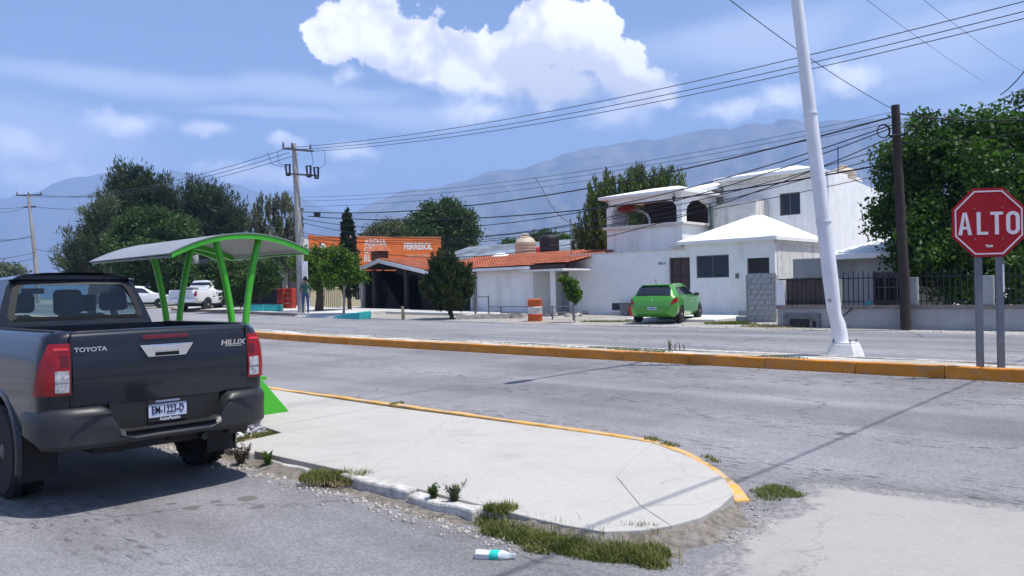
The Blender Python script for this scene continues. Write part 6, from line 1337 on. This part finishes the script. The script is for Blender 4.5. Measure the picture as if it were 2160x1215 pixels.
pp = [(1773, 726, .150), (1771, 705, .150), (1768, 682, .150), (1763, 664, .138), (1760, 650, .148), (1752, 590, .146), (1740, 490, .141), (1722, 345, .132), (1705, 205, .122), (1681, 0, .108), (1664, -130, .099), (1655, -200, .094)]
pts = [atD(a, b, DL) for a, b, _ in pp]; mb = MB(); mb.tube(pts, [r*.93 for *_, r in pp], 20); 
for i, q in enumerate(mb.v):                       # the dent
    d_ = Vector(q)-pts[3]
    if d_.length < .35 and d_.dot(RIGHT) > .02 and d_.dot(FWD) < .06: mb.v[i] = tuple(Vector(q)-RIGHT*.05*(1-d_.length/.35))
mb.build('pole', M_WPOLE, lp, 50)
for a in (240, 468): q = atD(np.interp(a, [0, 205, 345, 490], [1681, 1705, 1722, 1740]), a, DL); mb = MB(); ax_ = (pts[9]-pts[6]).normalized(); mb.tube([q-ax_*.012, q+ax_*.012], .132 if a < 300 else .145, 20); mb.build('weld_ring', M_WPOLE, lp)
q = atD(1750, 634, DL-.15); mb = MB(); mb.obox(tuple(q), (.06, .012, .05), math.atan2(RIGHT.y, RIGHT.x)); mb.build('pole_tag', mk('tag_grey', (.2, .22, .25), .6), lp)
tp = pts[-1]
for s in (-1, 1):
    mb = MB(); en = tp+Vector((.0, s*2.6, .35)); mb.tube([tp, tp+Vector((0, s*.9, .28)), en], [.05, .04, .03], 8); am = mb.build('arm', M_WPOLE, lp, 50)
    mb = MB(); mb.lathe([(.02, -.35), (.10, -.25), (.13, .0), (.10, .28), (.02, .36)], 12, tuple(en+Vector((0, s*.3, .0))), Matrix(((1, 0, 0), (0, 0, s), (0, .5, 0)))); mb.build('lamp_head', M_GREYP, am, 50)
# ---------------------------------------------------------------- wooden pole with cable coils
wb0 = gp(1911, 696); DW = wb0.dot(FWD)
wp_ = empty('utility_pole', (0, 0, 0), label='dark wooden utility pole with two cable coils in front of the big tree', cat='utility pole')
mb = MB(); top_w = atD(1888.5, 222, DW); mb.tube([wb0+Vector((0, 0, -.1)), atD(1908, 600, DW), atD(1898, 420, DW), top_w], [.150, .145, .130, .115], 12); mb.build('pole', M_POLEW, wp_, 50)
mb = MB(); a_, b_ = atD(1876, 287, DW-.15), atD(1908, 284, DW-.15); mb.tube([a_, b_], .035, 6); mb.build('bracket', M_IRON, wp_)
for px in (1863, 1920.5):
    cc = atD(px, 277, DW-.15); mb = MB()
    for k in range(3): mb.tube([cc+RIGHT*(math.cos(a)*(.165+.012*k))+UP*(math.sin(a)*(.175+.01*k))-FWD*(.015*k) for a in np.linspace(0, 2*math.pi, 25)], .011, 5)
    mb.build('cable_coil', M_CABLE, wp_, 60)
# ---------------------------------------------------------------- concrete pole with cut-outs
ub = gp(637, 659, .16); DU = ub.dot(FWD)
up_ = empty('utility_pole', (0, 0, 0), label='tall concrete utility pole with crossarm and fuse cut-outs by the shop', cat='utility pole')
mb = MB(); utop = atD(620, 303, DU); mb.tube([ub+Vector((0, 0, -.1)), atD(632, 520, DU), atD(627, 420, DU), utop], [.22, .19, .165, .12], 12); mb.build('pole', M_POLEC, up_, 50)
mb = MB(); a_, b_ = atD(596, 313, DU-.15), atD(661, 319, DU-.15); mb.loft([[p+UP*z+FWD*y for z, y in ((-.05, -.05), (.05, -.05), (.05, .05), (-.05, .05))] for p in (a_, b_)]); arm = mb.build('crossarm', mk('steel_arm', (.14, .14, .15), .6, .2, 4, metal=.4), up_)
for px, py in ((597.5, 312), (616, 314), (655, 317)):
    p = atD(px, py, DU-.15); mb = MB(); mb.lathe([(.02, .05), (.075, .08), (.03, .13), (.07, .17), (.03, .22), (.055, .27), (.02, .33), (.001, .34)], 10, tuple(p)); mb.build('insulator', M_CERAM, arm, 40)
mb = MB(); a2_, b2_ = atD(603, 366, DU-.2), atD(673, 371, DU-.2); mb.loft([[p+UP*z+FWD*y for z, y in ((-.045, -.045), (.045, -.045), (.045, .045), (-.045, .045))] for p in (a2_, b2_)]); arm2 = mb.build('crossarm', mk('steel_arm', (.14, .14, .15)), up_)
for px, py in ((607, 360), (651, 363), (667, 366)):
    p = atD(px, py, DU-.25); mb = MB(); mb.tube([p+RIGHT*-.11+UP*.30, p+RIGHT*-.06+UP*-.22], .05, 8); mb.tube([p+RIGHT*.11+UP*.30, p+RIGHT*.10+UP*-.18], .055, 8); mb.tube([p+RIGHT*-.16+UP*.32, p+RIGHT*.16+UP*.32], .03, 6); mb.tube([p+RIGHT*-.1+UP*-.24, p+RIGHT*.14+UP*-.24], .05, 6); mb.build('fuse_cutout', M_IRON, arm2, 50)
for (a, b) in (((564, 322), (600, 352)), ((585, 320), (607, 350)), ((657, 320), (652, 352)), ((685, 318), (674, 356))):
    p, q = atD(*a, DU-.2), atD(*b, DU-.2); mb = MB(); mb.tube([p, (p+q)/2+UP*-.25+RIGHT*(.15 if a[0] > 640 else -.2), q], .014, 5); mb.build('jumper_wire', M_WIRE, up_)
mb = MB(); p = atD(669, 452, DU-.1); mb.obox(tuple(p), (.32, .2, .24), math.atan2(RIGHT.y, RIGHT.x)); mb.build('splice_box', M_CABLE, up_, bevel=.03)
mb = MB(); p = atD(643, 570, DU-.25); mb.obox(tuple(p), (.28, .12, .95), math.atan2(RIGHT.y, RIGHT.x)); mb.build('notice_board', mk('notice', (.75, .75, .78), .7), up_)
# ---------------------------------------------------------------- far left pole
fb_top = atD(60, 411, 76); fb = empty('utility_pole', (0, 0, 0), label='distant slim utility pole at the far left above the dark pickup', cat='utility pole')
d_ = px_dir(80, HC)*76; mb = MB(); mb.tube([(d_.x, d_.y, TZ(d_.x, d_.y)), atD(77, 575, 76), fb_top], [.20, .19, .12], 10); mb.build('pole', M_POLEC, fb, 50)
mb = MB(); mb.tube([atD(34, 412, 76), atD(88, 411, 76)], .06, 6); mb.build('crossarm', M_IRON, fb); mb = MB(); mb.tube([atD(50, 437, 76), atD(76, 436, 76)], .07, 6); mb.build('crossarm', M_IRON, fb)
for px in (36, 60, 86): mb = MB(); mb.lathe([(.03, .03), (.08, .08), (.04, .18), (.07, .24), (.01, .34)], 8, tuple(atD(px, 411, 76))); mb.build('insulator', M_CERAM, fb, 40)
# ---------------------------------------------------------------- overhead cables, each its own thing
def cable(pts, r, label, sag=0.0, mat=M_CABLE, n=18, group='overhead cables across the street scene', name='overhead_cable'):
    P = [Vector(p) for p in pts]; out = []
    for a, b in zip(P[:-1], P[1:]):
        for k in range(n): t = k/n; out.append(a.lerp(b, t)-UP*(4*sag*t*(1-t)))
    out.append(P[-1]); mb = MB(); mb.tube(out, r, 5); o = mb.build(name, mat, None, 70); return tag(o, label, 'cable', group)
yA = utop.y
def far_pt(px, py, Y): return atY(px, py, Y)
HVX = [((600, 312), (1080, 252), (2160, 3), 'uppermost'), ((622, 316), (1080, 263), (2160, 24), 'middle'), ((657, 319), (1080, 270), (2160, 39), 'lowest')]
for a, m_, b, w in HVX:
    A = atD(*a, DU-.1); B = far_pt(b[0], b[1], A.y); dB = B-A; B2 = A+dB*1.25; B2.z = B.z+(B.z-A.z)*.2+.12
    M_ = atY(m_[0], m_[1], A.y); t = (M_.x-A.x)/(B.x-A.x); sg = max(0, (A.z+(B.z-A.z)*t-M_.z)/(4*t*(1-t)))
    cable([A, B, B2], .013, '%s of the three bare power lines running right from the concrete pole' % w, min(.6, sg), M_WIRE)
for (a, b, w) in (((598, 316), (34, 412), 'uppermost'), ((610, 322), (60, 411), 'middle'), ((628, 326), (88, 411), 'lowest')):
    A = atD(*a, DU); B = atD(*b, 76); cable([A, B], .016, '%s of the power lines from the concrete pole to the distant left pole' % w, 1.0, M_WIRE)
for a, b, w in (((50, 437), (-60, 432), 'upper bare line'), ((50, 440), (-60, 450), 'lower pale line')): cable([atD(*a, 76), atD(*b, 66)], .02, w+' running left from the distant left pole', .2, M_WIRE)
cable([atD(76, 437, 76), atD(215, 441, 72)], .02, 'cable from the distant left pole into the ragged pine', .1)
for k, (a, b) in enumerate((((68, 497), (-40, 512)), ((70, 500), (-40, 505)), ((74, 525), (140, 530)), ((76, 532), (-40, 548)), ((76, 545), (-40, 560)))): cable([atD(*a, 76), atD(*b, 70)], .022, ['first', 'second', 'third', 'fourth', 'lowest'][k]+' communication cable below the arms of the distant left pole', .15)
low = [((640, 447), (1884, 246), .024, .9, 'thickest black cable from the concrete pole to the wooden pole top'), ((650, 456), (1887, 343), .024, .75, 'thick black cable meeting the wooden pole below its coils'),
       ((640, 462), (1886, 262), .017, 1.5, 'drooping black cable just under the thickest one'), ((640, 470), (1886, 268), .016, 1.8, 'second drooping black cable to the wooden pole'), ((642, 500), (1887, 287), .016, 2.1, 'thin cable ending at the coil bracket'),
       ((642, 492), (1888, 306), .013, 1.3, 'thin line ending just below the coil bracket'), ((642, 498), (1889, 322), .013, 1.3, 'lower thin line ending below the coil bracket'), ((642, 503), (1890, 362), .012, .9, 'lowest thin line to the wooden pole')]
for a, b, r, sg, lb in low: cable([atD(*a, DU-.1), atD(*b, DW-.1)], r, lb, sg)
for a, b, c_, w in (((640, 416), (1885, 236), (2250, 128), 'uppermost'), ((640, 424), (1885, 247), (2250, 148), 'middle'), ((640, 436), (1885, 258), (2250, 170), 'lowest')):
    cable([atD(*a, DU+6), atD(*b, DW+7), atD(*c_, 24)], .010, '%s of the three thin far lines behind the wooden pole' % w, .7, M_WIRE)
A = top_w+Vector((0, 0, -.15)); E_ = A+Vector((.15, -34, .75)); q = atD(1540, 0, 15.4); cable([A, q, q+(q-A)*1.3], .009, 'black cable rising from the wooden pole toward the viewer', .12)
cable([atD(1892, 239, DW), atD(2250, 246, 19)], .022, 'black cable running right from the wooden pole through the tree', .15)
cable([atD(1894, 300, DW), atD(2260, 262, 19)], .012, 'thin cable running right behind the tree top', .12)
for (a, da), (b, db), r, lb in ((((2075, 172), 40), ((1826, -2), 23), .007, 'left of two lines crossing above the tree'), (((2157, 152), 39), ((1946, -2), 23), .007, 'right of two lines crossing above the tree'), (((2110, 200), 21), ((2175, 130), 19), .014, 'short steep guy line at the right edge above the tree')):
    A, B = atD(*a, da), atD(*b, db); cable([A, B, B+(B-A)*1.2] if 'two' in lb else [A, B], r, lb, .08)
cable([(-.75, 34, 8.2), (-.72, 13, 7.4), (-.68, -12, 8.0)], .017, 'cable crossing high over the road just beyond the right edge', .25)
# roof mast with looping drop cable
mp = atY(1205, 545, 31.0); ms = empty('roof_mast', (mp.x, 31.0, 3.33), 0, 'thin service mast on the white wall corner', 'mast'); mb = MB(); h_ = atY(1205, 462, 31.0).z-3.33; mb.tube([(0, 0, 0), (0, 0, h_)], .025, 8); mb.tube([(-.1, 0, h_-.05), (.06, 0, h_-.02)], .02, 6); mb.build('pipe', M_GALV, ms)
cable([atD(1122, 376, 40), atD(1130, 374, 39.8), atD(1142, 395, 39.5), atD(1160, 430, 39.2), atD(1180, 455, 39), mp+Vector((0, 0, h_-.03))], .014, 'thin looping drop cable ending at the roof mast', .02, n=5)
# ---------------------------------------------------------------- barrel
bp = gp(1129, 677); br_ = empty('drum', (bp.x, bp.y, TZ(bp.x, bp.y)), 0, 'orange steel drum with a white band on the gravel', 'drum')
M_ORD = mk('drum_orange', (.56, .10, .02), .6, .15, 4, dirt=(.25, .08, .04), dirt_amt=.5, dscale=5); M_WHD = mk('drum_white', (.62, .62, .60), .6, .1, 4, dirt=(.3, .28, .25), dirt_amt=.5, dscale=5)
R_ = .30
for nm, z0, z1, m_ in (('lower_band', 0, .30, M_ORD), ('white_band', .30, .60, M_WHD), ('upper_band', .60, .92, M_ORD)):
    mb = MB(); mb.lathe([(R_-.005, z0), (R_, z0+.02), (R_, z1-.05), (R_+.012, z1-.03), (R_, z1-.01)]+([(R_-.02, z1), (R_-.03, z1-.03), (.001, z1-.03)] if z1 > .9 else [(R_-.001, z1)]), 24); mb.build(nm, m_, br_, 40)
mb = MB(); mb.lathe([(.03, 0), (.001, .004)], 8, (RIGHT*.12-FWD*.277+UP*.46)[:], Matrix((RIGHT, UP, -FWD)).transposed()); mb.build('stain', M_IRON, br_)
# ---------------------------------------------------------------- pipe fence
pf = empty('pipe_fence', (0, 0, 0), label='grey pipe rail fence beside the orange drum', cat='fence'); FYp = 26.2
xs_ = [atY(p, 650, FYp).x for p in (1003, 1031, 1057, 1117, 1165, 1209)]
zt = [1.40, 1.42, .92, .92, .92, 1.0]
for x, z in zip(xs_, zt): mb = MB(); mb.tube([(x, FYp, .1), (x, FYp, z)], .035 if x > xs_[0]+.1 else .05, 8); mb.build('post', M_GALV, pf)
for a, b, z in ((0, 1, 1.36), (1, 5, .90), (2, 5, .62)): mb = MB(); mb.tube([(xs_[a], FYp-.045, z), (xs_[b], FYp-.045, z)], .022, 6); mb.build('rail', M_GALV, pf)
# low masonry edging and loose stones
random.seed(21)
M_STONE = mk('field_stone', (.44, .40, .36), .95, .25, 4, .6, 20)
def stone(px, py, r, lb, i):
    p = gp(px, py); bm = bmesh.new(); bmesh.ops.create_icosphere(bm, subdivisions=2, radius=r)
    for v_ in bm.verts: v_.co *= random.uniform(.78, 1.12); v_.co.z *= .6
    me = bpy.data.meshes.new('stone'); bm.to_mesh(me); bm.free(); me.materials.append(M_STONE); o = bpy.data.objects.new('stone', me); COL.objects.link(o); o.location = (p.x, p.y, p.z+r*.3); o.rotation_euler.z = i; tag(o, lb, 'stone', 'loose stones at the foot of the pipe fence')
ORD = 'First Second Third Fourth Fifth Sixth Seventh Eighth Ninth Tenth Eleventh Twelfth Thirteenth Fourteenth'.lower().split()
for i in range(14): stone(1146+i*7.5, 664+random.uniform(-3, 5), random.uniform(.12, .22), ORD[i]+' stone from the left in the row at the foot of the pipe fence', i)
stone(1238, 660, .24, 'largest pale stone near the white wall corner', 3)
ed = empty('masonry_edge', (0, 0, 0), label='low broken masonry edge in front of the white garage wall', cat='low wall'); mb = MB(); a_, b_ = gp(962, 674), gp(1105, 671); mb.loft([[(p.x, p.y+dy, TZ(p.x, p.y)+z) for dy, z in ((0, -.1), (0, .22+random.uniform(-.05, .03)), (.35, .22), (.35, -.1))] for p in [a_.lerp(b_, k/12) for k in range(13)]]); mb.build('edge', M_STONE, ed)
# ---------------------------------------------------------------- small things on the far side
p = gp(850, 675); e = empty('wooden_stake', (p.x, p.y, TZ(p.x, p.y)), 0, 'short wooden stake at the far road edge', 'stake'); mb = MB(); mb.tube([(0, 0, -.1), (.02, 0, .3), (-.03, 0, .62)], [.075, .07, .065], 8); mb.build('stake', mk('pale_wood', (.33, .24, .15), .9, .25, 6), e, 50)
p = gp(750, 673); e = empty('turquoise_block', (p.x, p.y, TZ(p.x, p.y)), 0, 'turquoise painted concrete ramp block at the far road edge', 'kerb block'); mb = MB(); mb.loft([[(x, y, z) for y, z in ((-.35, -.05), (-.30, h), (.35, h+.06), (.35, -.05))] for x, h in ((-1.35, .10), (-.6, .22), (.3, .30), (.75, .32))]); mb.build('block', M_TEAL, e, bevel=.02)
for px, w_, lb in ((543, 1.15, 'left turquoise planter box in front of the shop'), (577, 1.15, 'right turquoise planter box in front of the shop')):
    p = gp(px, 656, .16); e = empty('planter_box', (p.x, p.y, TZ(p.x, p.y)+.16), math.atan2(RIGHT.y, RIGHT.x)-.2, lb, 'planter', 'turquoise planters in front of the shop'); mb = MB(); mb.slab([[(-.45, -.25), (.45, -.25), (.45, .25), (-.45, .25)], [(-.40, -.20), (.40, -.20), (.40, .20), (-.40, .20)]], .36, lambda a, b, d: (a, b, d)); mb.build('box', M_TEAL, e); mb = MB(); mb.box(-.4, .4, -.2, .2, .02, .32); mb.build('soil', M_DIRT, e)
for i, (px, py) in enumerate(((580, 640), (598, 640))):
    p = gp(px, 652, .16); p = p+FWD*1.6
    e = empty('crate_stack', (p.x, p.y, TZ(p.x, p.y)+.16), .3, ['left', 'right'][i]+' stack of red plastic crates under the shop tree', 'crates'); 
    for k in range(4): mb = MB(); mb.box(-.26, .26, -.2, .2, k*.31, k*.31+.28); mb.build('crate', mk('red_crate', (.42, .035, .02), .6, .15, 5), e, bevel=.02)
p = gp(1332, 664); p = atY(1334, 655, FY-.55); e = empty('bucket', (p.x, FY-.55, TZ(p.x, 30.2)), 0, 'red plastic bucket beside the green car', 'bucket'); mb = MB(); mb.lathe([(.15, 0), (.20, .40), (.215, .40), (.215, .43), (.19, .43), (.145, .03), (.001, .03)], 16); mb.build('pail', mk('bucket_red', (.55, .03, .02), .5), e, 40); mb = MB(); mb.tube([(.2*math.cos(a), 0, .41+.16*math.sin(a)) for a in np.linspace(0, math.pi, 9)], .007, 5); mb.build('handle', M_GALV, e)
p = atY(1322, 650, FY-.3); e = empty('bin', (p.x, FY-.32, TZ(p.x, 30.3)), 0, 'grey plastic bin against the white wall', 'bin'); mb = MB(); mb.loft([[(-.2, -.17, 0), (.2, -.17, 0), (.2, .17, 0), (-.2, .17, 0)], [(-.26, -.22, .55), (.26, -.22, .55), (.26, .22, .55), (-.26, .22, .55)]]); mb.build('body', mk('bin_grey', (.16, .18, .2), .6), e, bevel=.03); mb = MB(); mb.box(-.28, .28, -.24, .24, .55, .6); mb.build('lid', mk('bin_grey', (.16, .18, .2), .6), e, bevel=.02)
# rebar stubs on the median
for i, px in enumerate((1414, 1424, 1434, 1443)):
    p = gp(px, 741, MZ-.03); e = empty('rebar_stub', (p.x, p.y, p.z), i, ['first', 'second', 'third', 'fourth'][i]+' of four rusty rebar stubs on the median, counted from the left', 'rebar', 'rebar stubs on the median'); mb = MB(); mb.tube([(0, 0, -.05), (.0, 0, .11), (.03, .01, .15)], .010, 6); mb.build('rod', M_POLEW, e)
# ---------------------------------------------------------------- litter near the island
p = gp(1042, 1183); e = empty('plastic_bottle', (p.x, p.y, p.z+.035), math.atan2(RIGHT.y, RIGHT.x)-.15, 'flattened clear plastic bottle with turquoise label on the asphalt', 'bottle')
def flat(prof): return [[(x, r*math.cos(a)*1.15, r*math.sin(a)*.62+.01*math.sin(9*x+3*a)) for a in np.linspace(0, 2*math.pi, 14)[:-1]] for x, r in prof]
mb = MB(); mb.loft(flat([(-.115, .022), (-.11, .032), (-.06, .034), (.0, .030), (.05, .034), (.085, .020), (.10, .013), (.118, .013)])); mb.build('bottle', mk('clear_pet', (.62, .66, .66), .15, .1, 30, spec=.6), e, 50)
mb = MB(); mb.loft(flat([(-.025, .0345), (-.005, .036), (.03, .0355)]), caps=False); mb.build('label_wrap', mk('turquoise_label', (.02, .50, .42), .5, .15, 30), e, 50)
mb = MB(); mb.loft(flat([(.118, .016), (.130, .016)])); mb.build('cap', M_WHD, e, 50)
random.seed(4)
p = gp(518, 912, .08); bm = bmesh.new(); bmesh.ops.create_icosphere(bm, subdivisions=4, radius=.20)
for v_ in bm.verts: 
    n_ = v_.co.normalized(); k = 1+.28*math.sin(n_.x*9+n_.z*5)+.20*math.sin(n_.y*14-n_.x*6)+.14*math.sin(n_.z*21+n_.y*11)+random.uniform(-.05, .05); v_.co = Vector((n_.x*.23*k, n_.y*.15*k, max(-.02, n_.z*.11*k)))
me = bpy.data.meshes.new('rubbish_bag'); bm.to_mesh(me); bm.free(); me.materials.append(mk('crumpled_plastic', (.48, .47, .50), .45, .45, 9)); o = bpy.data.objects.new('rubbish_bag', me); COL.objects.link(o); o.location = (p.x, p.y, p.z); tag(o, 'crumpled pale plastic bag in the grass hole by the pickup', 'bag')
for i, (a, b, w_, lb) in enumerate((((484, 899), (512, 922), .035, 'thin white wooden stick in the grass hole'), ((497, 924), (513, 919), .03, 'short white stick end in the grass hole'), ((470, 930), (488, 915), .09, 'white broken board at the edge of the grass hole'))):
    A, B = gp(*a, .10), gp(*b, .10); e = empty('stick', (0, 0, 0), 0, lb, 'stick'); mb = MB(); d_ = (B-A).normalized(); n_ = Vector((-d_.y, d_.x, 0))*w_/2; mb.loft([[q+n_+UP*0, q-n_, q-n_+UP*.02, q+n_+UP*.02] for q in (A, B)]); mb.build('wood', M_WHD, e)
# ---------------------------------------------------------------- man standing at the shop pavement
p = atD(645, 659, 41.6); face = math.atan2(FWD.y, FWD.x)+.25
man = empty('person', (p.x, p.y, TZ(p.x, p.y)+.165), face-math.pi/2, 'man in green shirt and blue jeans standing with his back turned by the pole', 'person')
def skin(name, V, E, Rr, root_i, mat_list, parent, classify=None, sub=2):
    me = bpy.data.meshes.new(name); me.from_pydata(V, E, []); ob = bpy.data.objects.new(name, me); COL.objects.link(ob); sk = ob.modifiers.new('skin', 'SKIN'); sk.use_smooth_shade = True
    for i, r in enumerate(Rr): me.skin_vertices[0].data[i].radius = (r, r) if not isinstance(r, tuple) else r
    me.skin_vertices[0].data[root_i].use_root = True; sb = ob.modifiers.new('sub', 'SUBSURF'); sb.levels = sub; sb.render_levels = sub
    m2 = mesh_of(ob); bpy.data.objects.remove(ob)
    for m_ in mat_list: m2.materials.append(m_)
    if classify: m2.polygons.foreach_set('material_index', [classify(f.center) for f in m2.polygons])
    m2.polygons.foreach_set('use_smooth', [True]*len(m2.polygons)); o = bpy.data.objects.new(name, m2); COL.objects.link(o); o.parent = parent; return o
V = [(0, 0, .98), (0, .01, 1.12), (0, .02, 1.30), (0, .0, 1.46), (0, .01, 1.56), (0, .03, 1.66), (0, .03, 1.76),
     (.10, 0, .92), (.115, .02, .52), (.12, -.02, .09), (.125, .08, .035), (.13, .15, .03), (-.10, 0, .92), (-.12, .02, .52), (-.13, -.02, .09), (-.135, .08, .035), (-.14, .15, .03),
     (.17, 0, 1.43), (.24, -.02, 1.16), (.22, .10, .95), (.21, .14, .88), (-.17, 0, 1.43), (-.26, .0, 1.17), (-.20, .14, 1.02), (-.14, .20, 1.05)]
E = [(0, 1), (1, 2), (2, 3), (3, 4), (4, 5), (5, 6), (0, 7), (7, 8), (8, 9), (9, 10), (10, 11), (0, 12), (12, 13), (13, 14), (14, 15), (15, 16), (3, 17), (17, 18), (18, 19), (19, 20), (3, 21), (21, 22), (22, 23), (23, 24)]
Rr = [(.165, .12), (.155, .115), (.18, .125), (.13, .10), .06, .095, .08, .105, .078, .052, .045, .035, .105, .078, .052, .045, .035, .075, .05, .036, .03, .075, .05, .036, .03]
M_SKIN = mk('skin', (.28, .14, .09), .6, .08, 6); M_SHIRT = mk('green_shirt', (.045, .11, .075), .9, .15, 9); M_JEAN = mk('blue_jeans', (.035, .075, .20), .9, .2, 8); M_HAIR = mk('black_hair', (.012, .010, .010), .7); M_SHOE = mk('dark_shoe', (.03, .025, .022), .6)
def cls(c):
    if c.z < .085: return 3
    if c.z < .99 and abs(c.x) < .21 and not (abs(c.x) > .15 and c.z > .84): return 2
    if c.z > 1.52 or (abs(c.x) > .13 and c.z < 1.15 and c.y > -.3 and (abs(c.x) > .19 or c.z < .99)): return 0
    return 1
body = skin('body', V, E, Rr, 0, [M_SKIN, M_SHIRT, M_JEAN, M_SHOE], man, cls)
mb = MB(); mb.lathe([(.001, .125), (.05, .115), (.09, .07), (.105, .01), (.10, -.05), (.085, -.09)], 14, (0, .015, 1.73)); mb.build('hair', M_HAIR, man, 60)
for s in (-1, 1):
    mb = MB(); mb.lathe([(.001, -.03), (.018, -.015), (.02, .01), (.001, .03)], 8, (s*.10, .035, 1.70)); mb.build('ear', M_SKIN, man, 60)
    hand = (.21, .145, .86) if s > 0 else (-.125, .215, 1.055); mb = MB()
    for k in range(4): mb.tube([(hand[0]+(k-1.5)*.016, hand[1], hand[2]), (hand[0]+(k-1.5)*.017, hand[1]+.02, hand[2]-.05), (hand[0]+(k-1.5)*.016, hand[1]+.045, hand[2]-.08)], [.010, .009, .007], 6)
    mb.tube([(hand[0]-s*.03, hand[1], hand[2]+.02), (hand[0]-s*.045, hand[1]+.03, hand[2]-.02)], [.011, .008], 6); o = mb.build('fingers', M_SKIN, body); o['kind'] = 'stuff'
mb = MB(); mb.obox((0, .135, 1.68), (.03, .04, .04)); mb.build('nose', M_SKIN, man, bevel=.01)
man.scale = (1.03, 1.03, 1.03)
